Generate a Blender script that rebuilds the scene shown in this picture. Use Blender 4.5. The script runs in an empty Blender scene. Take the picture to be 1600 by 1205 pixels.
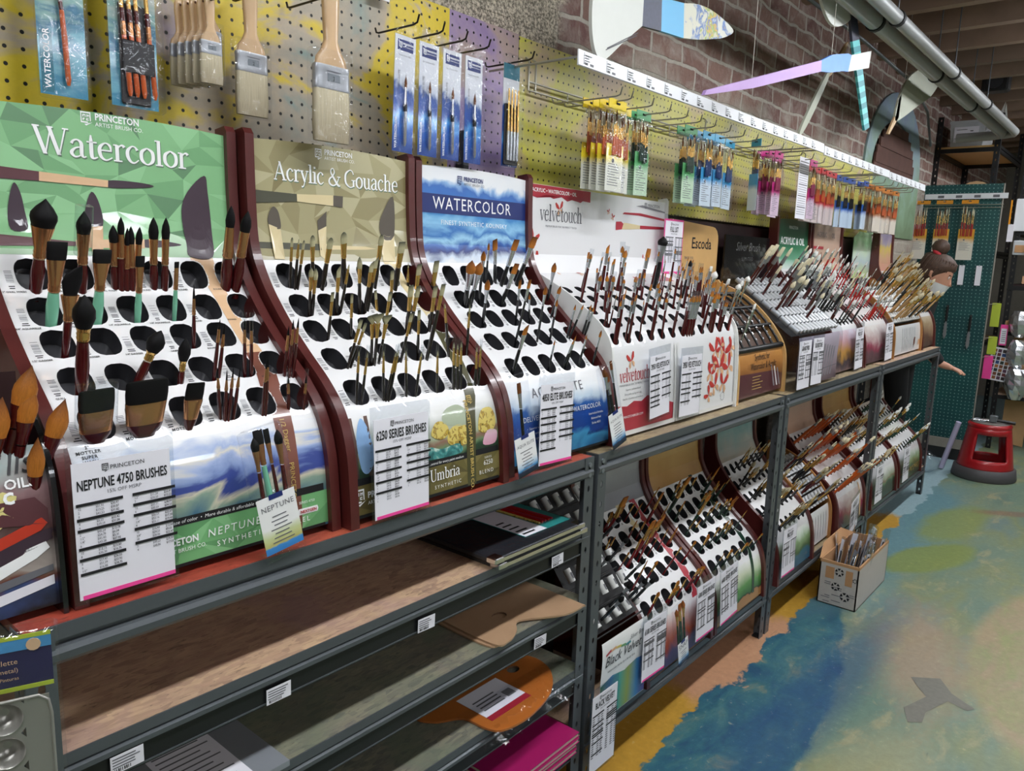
import bpy, math, random
from mathutils import Vector, Matrix
rnd = random.Random(11)
SC = bpy.context.scene
COL = SC.collection

# ---------------------------------------------------------------- camera
def make_camera():
    yaw, pitch, roll = math.radians(39.80), math.radians(9.668), math.radians(1.886)
    cy, sy, cp, sp = math.cos(yaw), math.sin(yaw), math.cos(pitch), math.sin(pitch)
    f = Vector((cy*cp, sy*cp, -sp)); r = Vector((sy, -cy, 0)); u = r.cross(f)
    r2 = math.cos(roll)*r + math.sin(roll)*u; u2 = -math.sin(roll)*r + math.cos(roll)*u
    cam = bpy.data.cameras.new('camera'); ob = bpy.data.objects.new('camera', cam); COL.objects.link(ob)
    m = Matrix((r2, u2, -f)).transposed().to_4x4(); m.translation = (0, 0, 1.40)
    ob.matrix_world = m
    cam.sensor_width = 36.0; cam.lens = 36.0*1200/1600; cam.clip_start = .02; cam.clip_end = 60
    SC.camera = ob
make_camera()
# ---------------------------------------------------------------- world, exposure
w = bpy.data.worlds.new('store_world'); SC.world = w; w.use_nodes = True
w.node_tree.nodes['Background'].inputs[0].default_value = (.93, .96, 1, 1)
w.node_tree.nodes['Background'].inputs[1].default_value = .30
SC.view_settings.view_transform = 'Standard'; SC.view_settings.look = 'None'
SC.view_settings.exposure = -.12; SC.view_settings.gamma = 1.0
TUBE_W = 14.5      # watts of one ceiling tube pair

# ---------------------------------------------------------------- materials
def lin(h):
    h = h.lstrip('#'); o = []
    for i in (0, 2, 4):
        c = int(h[i:i+2], 16)/255; o.append(c/12.92 if c <= .04045 else ((c+.055)/1.055)**2.4)
    return (*o, 1)
M = {}
def nodes(name):
    m = bpy.data.materials.new(name); m.use_nodes = True; M[name] = m
    nt = m.node_tree; return m, nt, nt.nodes['Principled BSDF']
def mk(name, col, rough=.5, metal=0, coat=0, emit=0, var=0, vs=30, bump=0, bs=200):
    if name in M: return M[name]
    m, nt, b = nodes(name); N, L = nt.nodes, nt.links
    b.inputs['Base Color'].default_value = lin(col); b.inputs['Roughness'].default_value = rough
    b.inputs['Metallic'].default_value = metal; b.inputs['Coat Weight'].default_value = coat; b.inputs['Coat Roughness'].default_value = .06
    if emit:
        b.inputs['Emission Color'].default_value = lin(col); b.inputs['Emission Strength'].default_value = emit
    if var or bump:
        t = N.new('ShaderNodeTexCoord'); n = N.new('ShaderNodeTexNoise'); n.inputs['Scale'].default_value = vs; n.inputs['Detail'].default_value = 5
        L.new(t.outputs['Object'], n.inputs['Vector'])
        if var:
            mr = N.new('ShaderNodeMapRange'); mr.inputs[3].default_value = 1-var; mr.inputs[4].default_value = 1+var
            mx = N.new('ShaderNodeMix'); mx.data_type = 'RGBA'; mx.blend_type = 'MULTIPLY'; mx.inputs[0].default_value = 1
            mx.inputs[6].default_value = lin(col)
            L.new(n.outputs[0], mr.inputs[0]); L.new(mr.outputs[0], mx.inputs[7]); L.new(mx.outputs[2], b.inputs['Base Color'])
        if bump:
            n2 = N.new('ShaderNodeTexNoise'); n2.inputs['Scale'].default_value = bs; L.new(t.outputs['Object'], n2.inputs['Vector'])
            bp = N.new('ShaderNodeBump'); bp.inputs['Strength'].default_value = bump; bp.inputs['Distance'].default_value = .002
            L.new(n2.outputs[0], bp.inputs['Height']); L.new(bp.outputs[0], b.inputs['Normal'])
    return m
def ramp(N, stops, const=False):
    r = N.new('ShaderNodeValToRGB'); e = r.color_ramp.elements
    if const: r.color_ramp.interpolation = 'CONSTANT'
    while len(e) < len(stops): e.new(.5)
    for i, (p, c) in enumerate(stops): e[i].position = p; e[i].color = lin(c)
    return r
def art(name, stops, axis=2, amp=.35, scale=5, detail=4, rough=.35, coat=.6, blot=None, blots=7, bpos=.58, stretch=(1, 1, 1), gen=True, dist=.6):
    """printed watercolour: a gradient along one axis of the card, broken by noise; blot = second pigment"""
    if name in M: return M[name]
    m, nt, b = nodes(name); N, L = nt.nodes, nt.links
    t = N.new('ShaderNodeTexCoord'); sp = N.new('ShaderNodeSeparateXYZ'); L.new(t.outputs['Generated' if gen else 'Object'], sp.inputs[0])
    mp = N.new('ShaderNodeMapping'); mp.inputs['Scale'].default_value = stretch; L.new(t.outputs['Object'], mp.inputs[0])
    n = N.new('ShaderNodeTexNoise'); n.inputs['Scale'].default_value = scale; n.inputs['Detail'].default_value = detail; n.inputs['Distortion'].default_value = dist
    L.new(mp.outputs[0], n.inputs['Vector'])
    s = N.new('ShaderNodeMath'); s.operation = 'SUBTRACT'; s.inputs[1].default_value = .5; L.new(n.outputs[0], s.inputs[0])
    ma = N.new('ShaderNodeMath'); ma.operation = 'MULTIPLY_ADD'; ma.inputs[1].default_value = amp*2
    L.new(s.outputs[0], ma.inputs[0]); L.new(sp.outputs[axis], ma.inputs[2])
    r = ramp(N, stops); L.new(ma.outputs[0], r.inputs[0]); out = r.outputs[0]
    if blot:
        n2 = N.new('ShaderNodeTexNoise'); n2.inputs['Scale'].default_value = scale*blots/4; n2.inputs['Detail'].default_value = 3
        L.new(t.outputs['Object'], n2.inputs['Vector'])
        mr = N.new('ShaderNodeMapRange'); mr.inputs[1].default_value = bpos; mr.inputs[2].default_value = bpos+.06; L.new(n2.outputs[0], mr.inputs[0])
        mx = N.new('ShaderNodeMix'); mx.data_type = 'RGBA'; mx.inputs[7].default_value = lin(blot)
        L.new(mr.outputs[0], mx.inputs[0]); L.new(out, mx.inputs[6]); out = mx.outputs[2]
    L.new(out, b.inputs['Base Color']); b.inputs['Roughness'].default_value = rough; b.inputs['Coat Weight'].default_value = coat; b.inputs['Coat Roughness'].default_value = .08
    return m
def bristle(name, base, tip, rough=.6, p0=.35, p1=.95):
    """hair: colour runs from the ferrule to the tip of the tuft, fine lengthwise streaks"""
    if name in M: return M[name]
    m, nt, b = nodes(name); N, L = nt.nodes, nt.links
    t = N.new('ShaderNodeTexCoord'); sp = N.new('ShaderNodeSeparateXYZ'); L.new(t.outputs['Generated'], sp.inputs[0])
    mp = N.new('ShaderNodeMapping'); mp.inputs['Scale'].default_value = (900, 900, 18); L.new(t.outputs['Object'], mp.inputs[0])
    n = N.new('ShaderNodeTexNoise'); n.inputs['Scale'].default_value = 1; n.inputs['Detail'].default_value = 2; L.new(mp.outputs[0], n.inputs[0])
    r = ramp(N, [(p0, base), (p1, tip)]); L.new(sp.outputs[2], r.inputs[0])
    mr = N.new('ShaderNodeMapRange'); mr.inputs[3].default_value = .62; mr.inputs[4].default_value = 1.35; L.new(n.outputs[0], mr.inputs[0])
    mx = N.new('ShaderNodeMix'); mx.data_type = 'RGBA'; mx.blend_type = 'MULTIPLY'; mx.inputs[0].default_value = 1
    L.new(r.outputs[0], mx.inputs[6]); L.new(mr.outputs[0], mx.inputs[7]); L.new(mx.outputs[2], b.inputs['Base Color'])
    b.inputs['Roughness'].default_value = rough; b.inputs['Specular IOR Level'].default_value = .22
    return m
def clear(name, tint='#ffffff', gloss=.28, rough=.08, wrinkle=.5):
    if name in M: return M[name]
    m, nt, b = nodes(name); N, L = nt.nodes, nt.links; N.remove(b)
    tr = N.new('ShaderNodeBsdfTransparent'); tr.inputs[0].default_value = lin(tint)
    gl = N.new('ShaderNodeBsdfGlossy'); gl.inputs['Roughness'].default_value = rough
    tc = N.new('ShaderNodeTexCoord'); nz = N.new('ShaderNodeTexNoise'); nz.inputs['Scale'].default_value = 38; nz.inputs['Detail'].default_value = 2; nz.inputs['Distortion'].default_value = 1.2
    bp = N.new('ShaderNodeBump'); bp.inputs['Strength'].default_value = wrinkle; bp.inputs['Distance'].default_value = .006
    L.new(tc.outputs['Object'], nz.inputs['Vector']); L.new(nz.outputs[0], bp.inputs['Height']); L.new(bp.outputs[0], gl.inputs['Normal'])
    lw = N.new('ShaderNodeLayerWeight'); lw.inputs[0].default_value = .5
    pw = N.new('ShaderNodeMath'); pw.operation = 'POWER'; pw.inputs[1].default_value = 3.5; L.new(lw.outputs['Facing'], pw.inputs[0])
    ma = N.new('ShaderNodeMath'); ma.operation = 'MULTIPLY_ADD'; ma.inputs[1].default_value = gloss; ma.inputs[2].default_value = .045; L.new(pw.outputs[0], ma.inputs[0])
    mx = N.new('ShaderNodeMixShader'); L.new(ma.outputs[0], mx.inputs[0]); L.new(tr.outputs[0], mx.inputs[1]); L.new(gl.outputs[0], mx.inputs[2])
    L.new(mx.outputs[0], N['Material Output'].inputs[0]); return m
clear('clear_film', '#fcfdff', .3); clear('clear_plastic', '#f4f6f8', .5)
SC.cycles.transparent_max_bounces = 24
mk('white', '#e9e9ea', .35, coat=.5); mk('card_white', '#f0f0f1', .3, coat=.8); mk('paper', '#eceaf2', .55); mk('ink', '#17171b', .5); mk('ink_grey', '#6a6a70', .5)
mk('mahogany', '#54211f', .32, coat=.3, var=.12, vs=60); mk('dark_panel', '#2b1517', .4)
mk('cup', '#3a3a3e', .3, coat=.4); mk('steel_grey', '#5b6064', .34, metal=.35, var=.06, vs=12); mk('steel_hole', '#121314', .6)
mk('steel_light', '#80868a', .3, metal=.5); mk('black', '#0f0f11', .45); mk('black_gloss', '#131316', .15, coat=.6); mk('charcoal', '#2c2d31', .4)
mk('pink', '#f0479a', .5); mk('wire', '#a8a597', .35, metal=.6); mk('hook_dark', '#3a3631', .35, metal=.8); mk('chrome', '#d8dadd', .16, metal=1)
mk('silver', '#d9dce0', .22, metal=.85); mk('gold', '#dfb468', .22, metal=.85); mk('copper', '#d0976a', .22, metal=.85); mk('pewter', '#a3a5a8', .32, metal=.65)
mk('maroon', '#4b1013', .18, coat=.8); mk('redhandle', '#7c1519', .2, coat=.8); mk('mint', '#7fc8a6', .12, coat=.8); mk('espresso', '#231a15', .2, coat=.7)
mk('orangewood', '#c0561a', .3, coat=.6, var=.1); mk('palewood', '#c9a06d', .45, var=.1, vs=40); mk('greenhandle', '#173a2a', .25, coat=.7); mk('bluetip', '#5b8fc4', .4)
mk('blackhandle', '#16161a', .2, coat=.8); mk('brighthandle', '#b01f1d', .25, coat=.6)
bristle('hair_black', '#100e10', '#080708', .6); bristle('hair_olive', '#b6b08c', '#3f4338', .5, .45, 1); bristle('hair_orange', '#c0772f', '#5a3010', .5, .2, 1)
bristle('hair_gold', '#c07c2c', '#8a4a17', .5, .2, 1); bristle('hair_hog', '#cdbb8d', '#e9dfc0', .7, .1, .9); bristle('hair_white', '#dcdcd4', '#f2f2ee', .5); bristle('hair_natural', '#a3967c', '#c9bd9f', .7, .0, .9)

# ---------------------------------------------------------------- mesh helpers
class MB:
    def __init__(s): s.v = []; s.f = []; s.m = []; s.sm = []; s.mats = []
    def mi(s, m):
        if m not in s.mats: s.mats.append(m)
        return s.mats.index(m)
    def add(s, vs, fs, m, smooth=False):
        o = len(s.v); s.v += [tuple(v) for v in vs]; k = s.mi(m)
        for f in fs: s.f.append(tuple(i+o for i in f)); s.m.append(k); s.sm.append(smooth)
        return s
    def box(s, x0, x1, y0, y1, z0, z1, m):
        v = [(x, y, z) for z in (z0, z1) for y in (y0, y1) for x in (x0, x1)]
        return s.add(v, [(0, 2, 3, 1), (4, 5, 7, 6), (0, 1, 5, 4), (2, 6, 7, 3), (0, 4, 6, 2), (1, 3, 7, 5)], m)
    def bbox(s, x0, x1, y0, y1, z0, z1, m, r=.004):
        """box with chamfered vertical and horizontal edges (rounded look)"""
        P = []
        for z, i in ((z0, r), (z0+r, 0), (z1-r, 0), (z1, r)):
            a, b, c, d = x0+i, x1-i, y0+i, y1-i
            P.append([(a+r, c, z), (b-r, c, z), (b, c+r, z), (b, d-r, z), (b-r, d, z), (a+r, d, z), (a, d-r, z), (a, c+r, z)])
        return s.rings(P, m)
    def rings(s, P, m, cap=True, closed=True, smooth=False):
        n = len(P[0]); v = [p for r in P for p in r]; f = []
        for i in range(len(P)-1):
            for j in range(n if closed else n-1):
                k = (j+1) % n; f.append((i*n+j, i*n+k, (i+1)*n+k, (i+1)*n+j))
        s.add(v, f, m, smooth)
        if cap:
            s.add(P[0], [tuple(range(n))[::-1]], m); s.add(P[-1], [tuple(range(n))], m)
        return s
    def loft(s, S, m, n=10, smooth=True, e=2.0, cap=True):
        """sections (z, rx, ry[, cx[, cy]]) along z"""
        P = []
        for q in S:
            z, rx, ry = q[:3]; cx = q[3] if len(q) > 3 else 0; cy = q[4] if len(q) > 4 else 0; R = []
            for j in range(n):
                a = 2*math.pi*j/n; c, d = math.cos(a), math.sin(a)
                R.append((cx+rx*math.copysign(abs(c)**(2/e), c), cy+ry*math.copysign(abs(d)**(2/e), d), z))
            P.append(R)
        return s.rings(P, m, cap=cap, smooth=smooth)
    def tube(s, pts, r, m, n=8, cap=True, smooth=True):
        pts = [Vector(p) for p in pts]; P = []; prev = None
        for i, p in enumerate(pts):
            t = (pts[min(i+1, len(pts)-1)]-pts[max(i-1, 0)]).normalized()
            a = prev if prev is not None else (Vector((0, 0, 1)) if abs(t.z) < .9 else Vector((1, 0, 0)))
            a = (a-t*a.dot(t)).normalized(); prev = a; b = t.cross(a); rr = r[i] if isinstance(r, (list, tuple)) else r
            P.append([p+a*rr*math.cos(2*math.pi*j/n)+b*rr*math.sin(2*math.pi*j/n) for j in range(n)])
        return s.rings(P, m, cap=cap, smooth=smooth)
    def prism(s, pts, d, m, fn=None):
        """polygon (a,b) extruded: fn(a,b,t) -> point, t in (0,d); default lies in xz, extruded along y"""
        fn = fn or (lambda a, b, t: (a, t, b)); n = len(pts)
        A = [fn(a, b, 0) for a, b in pts]; B = [fn(a, b, d) for a, b in pts]
        s.add(A+B, [tuple(range(n))]+[tuple(range(2*n-1, n-1, -1))]+[(i, n+i, n+(i+1) % n, (i+1) % n) for i in range(n)], m); return s
    def xf(s, mat, start=0):
        for i in range(start, len(s.v)): s.v[i] = tuple(mat @ Vector(s.v[i]))
        return s
    def mesh(s, name):
        me = bpy.data.meshes.new(name); me.from_pydata(s.v, [], s.f)
        for k in s.mats: me.materials.append(M[k] if isinstance(k, str) else k)
        me.polygons.foreach_set('material_index', s.m); me.polygons.foreach_set('use_smooth', s.sm); me.update(); return me
    def build(s, name, parent=None, loc=None, rot=None):
        return place(s.mesh(name), name, parent, loc, rot)
def place(me, name, parent=None, loc=None, rot=None):
    o = bpy.data.objects.new(name, me); COL.objects.link(o)
    if parent is not None: o.parent = parent
    if loc: o.location = loc
    if rot: o.rotation_euler = rot
    return o
def tag(o, label, cat, group=None, kind=None):
    if label: o['label'] = label
    if cat: o['category'] = cat
    if group: o['group'] = group
    if kind: o['kind'] = kind
    return o
def thing(name, label, cat, loc=(0, 0, 0), rotz=0, group=None):
    o = bpy.data.objects.new(name, None); o.empty_display_size = .05; COL.objects.link(o); o.location = loc; o.rotation_euler = (0, 0, rotz)
    return tag(o, label, cat, group)
def struct(mb, name): o = mb.build(name); o['kind'] = 'structure'; return o
ORD = ['first', 'second', 'third', 'fourth', 'fifth', 'sixth', 'seventh', 'eighth', 'ninth', 'tenth', 'eleventh', 'twelfth', 'thirteenth', 'fourteenth', 'fifteenth', 'sixteenth', 'seventeenth', 'eighteenth', 'nineteenth', 'twentieth']
NUM = ['zero', 'one', 'two', 'three', 'four', 'five', 'six', 'seven', 'eight', 'nine', 'ten', 'eleven', 'twelve']
def cat_rom(P, n=8, closed=False):
    out = []; m = len(P)
    for i in range(m if closed else m-1):
        g = (lambda k: P[k % m]) if closed else (lambda k: P[max(0, min(m-1, k))])
        a, b, c, d = g(i-1), g(i), g(i+1), g(i+2)
        for j in range(n):
            t = j/n; out.append(tuple(.5*(2*B+(C-A)*t+(2*A-5*B+4*C-D)*t*t+(3*B-A-3*C+D)*t**3) for A, B, C, D in zip(a, b, c, d)))
    if not closed: out.append(tuple(P[-1]))
    return out

# ---------------------------------------------------------------- lettering
_tc = {}
def txt2d(body, bold=0, shear=0, space=1.0, align='CENTER', line=1.0):
    """sans lettering: 2-D triangles of one text, size 1"""
    k = (body, bold, shear, space, align, line)
    if k in _tc: return _tc[k]
    c = bpy.data.curves.new('lettering', 'FONT'); c.body = body; c.size = 1; c.offset = bold; c.shear = shear; c.space_character = space
    c.align_x = align; c.resolution_u = 2; c.space_line = line
    o = bpy.data.objects.new('lettering', c); COL.objects.link(o); me = o.to_mesh()
    v = [(p.co.x, p.co.y) for p in me.vertices]; f = [tuple(p.vertices) for p in me.polygons]
    o.to_mesh_clear(); bpy.data.objects.remove(o); bpy.data.curves.remove(c); _tc[k] = (v, f); return v, f
G = dict(
 W=(1.12, [[(.08,1,.13),(.36,0,.13)], [(.36,0,.05),(.56,.95,.05)], [(.52,1,.13),(.79,0,.13)], [(.79,0,.05),(1.02,1,.05)]], [(0,1,.22),(.44,1,.2),(.93,1,.2)]),
 a=(.56, [[(.08,.50,.10),(.15,.62,.07),(.28,.66,.06),(.40,.54,.12),(.40,.3,.13),(.40,.12,.12),(.46,.02,.07),(.55,.06,.04)], [(.40,.40,.04),(.2,.34,.06),(.07,.17,.12),(.16,.02,.08),(.30,.04,.05),(.40,.14,.04)]], []),
 t=(.38, [[(.17,.9,.05),(.17,.6,.13),(.17,.12,.13),(.24,.02,.08),(.37,.08,.04)]], [(.02,.63,.34)]),
 e=(.54, [[(.46,.37,.05),(.42,.57,.09),(.27,.66,.05),(.10,.52,.11),(.06,.33,.13),(.12,.10,.11),(.28,.0,.06),(.49,.12,.04)]], [(.1,.37,.38)]),
 r=(.43, [[(.13,.64,.13),(.13,.02,.13)], [(.13,.45,.04),(.22,.6,.05),(.32,.65,.08),(.39,.58,.12)]], [(0,.02,.3),(0,.63,.14)]),
 c=(.5, [[(.42,.52,.11),(.34,.64,.06),(.22,.65,.06),(.08,.48,.12),(.07,.25,.13),(.16,.06,.1),(.30,.01,.06),(.46,.14,.04)]], []),
 o=(.58, [[(.28,.66,.05),(.10,.52,.12),(.06,.33,.13),(.10,.13,.12),(.28,.0,.05),(.46,.13,.12),(.50,.33,.13),(.46,.53,.12),(.28,.66,.05)]], []),
 l=(.3, [[(.14,1.02,.13),(.14,.02,.13)]], [(0,.02,.28),(0,1,.15)]),
 A=(.82, [[(.08,.02,.05),(.40,1,.05)], [(.37,1,.13),(.68,.02,.13)]], [(.2,.36,.38),(0,.02,.2),(.54,.02,.28)]),
 y=(.56, [[(.09,.64,.13),(.3,.04,.13)], [(.48,.64,.05),(.3,.04,.05),(.2,-.22,.06),(.08,-.24,.1)]], [(0,.63,.22),(.38,.63,.2)]),
 i=(.3, [[(.14,.64,.13),(.14,.02,.13)], [(.14,.94,.13),(.14,.82,.13)]], [(0,.02,.28),(0,.63,.15)]),
 G=(.86, [[(.70,.76,.06),(.60,.95,.06),(.42,1,.06),(.14,.8,.12),(.07,.5,.14),(.14,.2,.12),(.42,.0,.06),(.70,.08,.06)], [(.70,.42,.13),(.70,.04,.13)]], [(.54,.42,.3)]),
 u=(.62, [[(.13,.64,.13),(.13,.2,.13),(.22,.02,.08),(.34,.03,.05),(.45,.16,.04)], [(.46,.64,.13),(.46,.02,.13)]], [(0,.63,.15),(.34,.63,.13),(.46,.02,.13)]),
 h=(.66, [[(.13,1.02,.13),(.13,.02,.13)], [(.13,.45,.04),(.26,.62,.06),(.38,.64,.08),(.48,.5,.12),(.48,.3,.13),(.48,.02,.13)]], [(0,.02,.28),(.36,.02,.26),(0,1,.14)]),
 v=(.54, [[(.08,.64,.12),(.28,0,.1)], [(.28,0,.05),(.46,.64,.05)]], [(0,.63,.2),(.37,.63,.18)]),
 U=(.8, [[(.16,1,.13),(.16,.3,.13),(.26,.04,.1),(.42,.0,.06),(.58,.08,.06),(.64,.3,.05),(.64,1,.05)]], [(.02,1,.28),(.54,1,.2)]),
 m=(.96, [[(.13,.64,.13),(.13,.02,.13)], [(.13,.45,.04),(.25,.62,.06),(.36,.64,.08),(.45,.5,.12),(.45,.02,.13)], [(.45,.45,.04),(.57,.62,.06),(.68,.64,.08),(.77,.5,.12),(.77,.02,.13)]], [(0,.02,.26),(.34,.02,.24),(.65,.02,.26),(0,.63,.14)]),
 b=(.6, [[(.13,1.02,.13),(.13,.02,.1)], [(.13,.5,.05),(.28,.66,.06),(.46,.53,.12),(.50,.33,.13),(.44,.1,.11),(.28,.0,.06),(.13,.12,.05)]], [(0,1,.14)]),
 S=(.62, [[(.48,.8,.06),(.38,.98,.06),(.2,.97,.07),(.1,.78,.12),(.24,.56,.14),(.44,.4,.14),(.5,.2,.12),(.36,.0,.07),(.18,.02,.06),(.06,.22,.07)]], []))
G['&'] = (.9, [[(.80,.5,.04),(.62,.14,.08),(.35,.0,.08),(.10,.12,.12),(.1,.35,.1),(.33,.55,.08),(.46,.78,.08),(.36,.98,.06),(.22,.9,.08),(.22,.72,.1),(.42,.42,.13),(.72,.04,.13),(.88,.02,.05)]], [(.66,.52,.24)])
def serif2d(body, wk=1.0):
    V, F, x = [], [], 0.0
    for ch in body:
        if ch == ' ': x += .3; continue
        adv, st, sf = G[ch]
        for s in st:
            p = cat_rom(s, 5) if len(s) > 2 else s
            L = len(p); o = len(V)
            for i, (a, b, w_) in enumerate(p):
                q, r = p[max(i-1, 0)], p[min(i+1, L-1)]; dx, dy = r[0]-q[0], r[1]-q[1]; d = math.hypot(dx, dy) or 1
                nx, ny = -dy/d*w_*wk/2, dx/d*w_*wk/2
                if L == 2 and abs(dy) > abs(dx): nx, ny = w_*wk/2*math.copysign(1, nx), 0
                V += [(x+a+nx, b+ny), (x+a-nx, b-ny)]
            F += [(o+2*i, o+2*i+1, o+2*i+3, o+2*i+2) for i in range(L-1)]
        for a, b, l in sf:
            o = len(V); h = .028; V += [(x+a, b-h), (x+a+l, b-h), (x+a+l, b+h), (x+a, b+h)]; F.append((o, o+1, o+2, o+3))
        x += adv
    return [(a-x/2, b) for a, b in V], F
def put_text(mb, V, F, size, m, fn, cx=0, cy=0, sx=1.0):
    mb.add([fn(cx+a*size*sx, cy+b*size) for a, b in V], F, m); return mb
# ---------------------------------------------------------------- room shell
def mathn(N, L, op, a, b=None, c=None, clamp=False):
    n = N.new('ShaderNodeMath'); n.operation = op; n.use_clamp = clamp
    for i, v in enumerate((a, b, c)):
        if v is None: continue
        if isinstance(v, (int, float)): n.inputs[i].default_value = v
        else: L.new(v, n.inputs[i])
    return n.outputs[0]
def mixc(N, L, fac, a, b, mode='MIX'):
    n = N.new('ShaderNodeMix'); n.data_type = 'RGBA'; n.blend_type = mode
    for i, v in ((0, fac), (6, a), (7, b)):
        if isinstance(v, (int, float)): n.inputs[i].default_value = v
        elif isinstance(v, str): n.inputs[i].default_value = lin(v)
        else: L.new(v, n.inputs[i])
    return n.outputs[2]
def noise(N, L, vec, scale, detail=4, dist=0, rough=.5):
    n = N.new('ShaderNodeTexNoise'); n.inputs['Scale'].default_value = scale; n.inputs['Detail'].default_value = detail
    n.inputs['Distortion'].default_value = dist; n.inputs['Roughness'].default_value = rough; L.new(vec, n.inputs['Vector']); return n.outputs[0]
def step(N, L, v, a, b):
    m = N.new('ShaderNodeMapRange'); m.inputs[1].default_value = a; m.inputs[2].default_value = b; L.new(v, m.inputs[0]); return m.outputs[0]

def floor_material():
    m, nt, b = nodes('painted_floor'); N, L = nt.nodes, nt.links
    t = N.new('ShaderNodeTexCoord').outputs['Object']; sp = N.new('ShaderNodeSeparateXYZ'); L.new(t, sp.inputs[0]); X, Y = sp.outputs[0], sp.outputs[1]
    st = N.new('ShaderNodeMapping'); st.inputs['Scale'].default_value = (1, 2.2, 1); st.inputs['Rotation'].default_value = (0, 0, .5); L.new(t, st.inputs[0]); st = st.outputs[0]
    big, mid, fine = noise(N, L, st, 1.5, 3), noise(N, L, st, 4.5, 6, .5, .65), noise(N, L, t, 42, 5, .4, .7)
    edge = mathn(N, L, 'ADD', mathn(N, L, 'MULTIPLY', mathn(N, L, 'SUBTRACT', mid, .5), .9), mathn(N, L, 'MULTIPLY', mathn(N, L, 'SUBTRACT', fine, .5), .35))
    def ell(cx, cy, rx, ry, rot=0, rag=1.0, soft=.10):
        c, s = math.cos(rot), math.sin(rot)
        dx, dy = mathn(N, L, 'SUBTRACT', X, cx), mathn(N, L, 'SUBTRACT', Y, cy)
        u = mathn(N, L, 'ADD', mathn(N, L, 'MULTIPLY', dx, c/rx), mathn(N, L, 'MULTIPLY', dy, s/rx))
        v = mathn(N, L, 'ADD', mathn(N, L, 'MULTIPLY', dx, -s/ry), mathn(N, L, 'MULTIPLY', dy, c/ry))
        d = mathn(N, L, 'SQRT', mathn(N, L, 'ADD', mathn(N, L, 'MULTIPLY', u, u), mathn(N, L, 'MULTIPLY', v, v)))
        d = mathn(N, L, 'ADD', d, mathn(N, L, 'MULTIPLY', edge, rag))
        return step(N, L, d, 1+soft, 1-soft)
    r = ramp(N, [(.32, '#6d8b7c'), (.45, '#7c9480'), (.55, '#8b966e'), (.66, '#76908a')]); L.new(big, r.inputs[0]); col = r.outputs[0]
    col = mixc(N, L, mathn(N, L, 'MULTIPLY', step(N, L, mid, .54, .66), .7), col, '#b4ac84')
    col = mixc(N, L, mathn(N, L, 'MULTIPLY', ell(3.35, -.05, .9, .44, 0, .22, .05), .85), col, mixc(N, L, step(N, L, mid, .4, .6), '#a3a56c', '#b59f7c'))
    col = mixc(N, L, mathn(N, L, 'MULTIPLY', ell(3.0, .50, .40, .13, .2, 2.2, .5), .8), col, '#b39c84')
    col = mixc(N, L, mathn(N, L, 'MULTIPLY', ell(1.9, .42, .55, .16, 0, .8, .25), .5), col, '#b9b183')
    blue = ramp(N, [(.34, '#2a5878'), (.48, '#336a7c'), (.58, '#467a80'), (.68, '#7d8a7c')]); L.new(mid, blue.inputs[0])
    col = mixc(N, L, ell(2.05, 1.15, 1.50, .54, .05, .12, .02), col, blue.outputs[0])
    col = mixc(N, L, mathn(N, L, 'MULTIPLY', ell(2.45, .70, .80, .10, -.03, .7, .4), .55), col, '#2a5484')
    col = mixc(N, L, ell(4.3, .98, 1.25, .30, -.06, .35, .2), col, '#6c949c')
    col = mixc(N, L, mathn(N, L, 'MULTIPLY', ell(4.08, .70, .34, .12, -.35, .5, .12), .85), col, '#8b9a4a')
    col = mixc(N, L, mathn(N, L, 'MULTIPLY', ell(4.75, .72, .42, .13, -.1, .9, .25), .8), col, '#8f9c50')
    col = mixc(N, L, mathn(N, L, 'MULTIPLY', ell(5.2, .5, .2, .045, -1.0, .9, .3), .6), col, '#8f5f52')
    band = mathn(N, L, 'ADD', Y, mathn(N, L, 'ADD', mathn(N, L, 'MULTIPLY', edge, .13), mathn(N, L, 'MULTIPLY', mathn(N, L, 'SUBTRACT', noise(N, L, t, 7, 2), .5), .16)))
    bandm = step(N, L, band, .945, .955)
    xx = mathn(N, L, 'ADD', X, mathn(N, L, 'MULTIPLY', edge, .3))
    peach = mixc(N, L, mathn(N, L, 'MULTIPLY', step(N, L, xx, 2.12, 2.2), step(N, L, xx, 2.95, 2.88)), '#c99a3a', '#cf9c78')
    peach = mixc(N, L, step(N, L, xx, 4.6, 4.7), peach, '#9fbcc4')
    col = mixc(N, L, bandm, col, peach)
    # worn scratches and specks
    col = mixc(N, L, mathn(N, L, 'MULTIPLY', step(N, L, fine, .63, .7), .45), col, '#c8b78e')
    sc = N.new('ShaderNodeMapping'); sc.inputs['Scale'].default_value = (2, 30, 1); sc.inputs['Rotation'].default_value = (0, 0, .9); L.new(t, sc.inputs[0])
    col = mixc(N, L, mathn(N, L, 'MULTIPLY', step(N, L, noise(N, L, sc.outputs[0], 2, 5, .3, .7), .66, .74), .5), col, '#3c4a44')
    col = mixc(N, L, .5, col, mixc(N, L, fine, '#4a4a42', '#ffffff'), 'MULTIPLY')
    L.new(col, b.inputs['Base Color']); b.inputs['Roughness'].default_value = .42; b.inputs['Specular IOR Level'].default_value = .4
    bp = N.new('ShaderNodeBump'); bp.inputs['Strength'].default_value = .25; bp.inputs['Distance'].default_value = .004; L.new(fine, bp.inputs['Height']); L.new(bp.outputs[0], b.inputs['Normal'])
floor_material()
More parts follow.
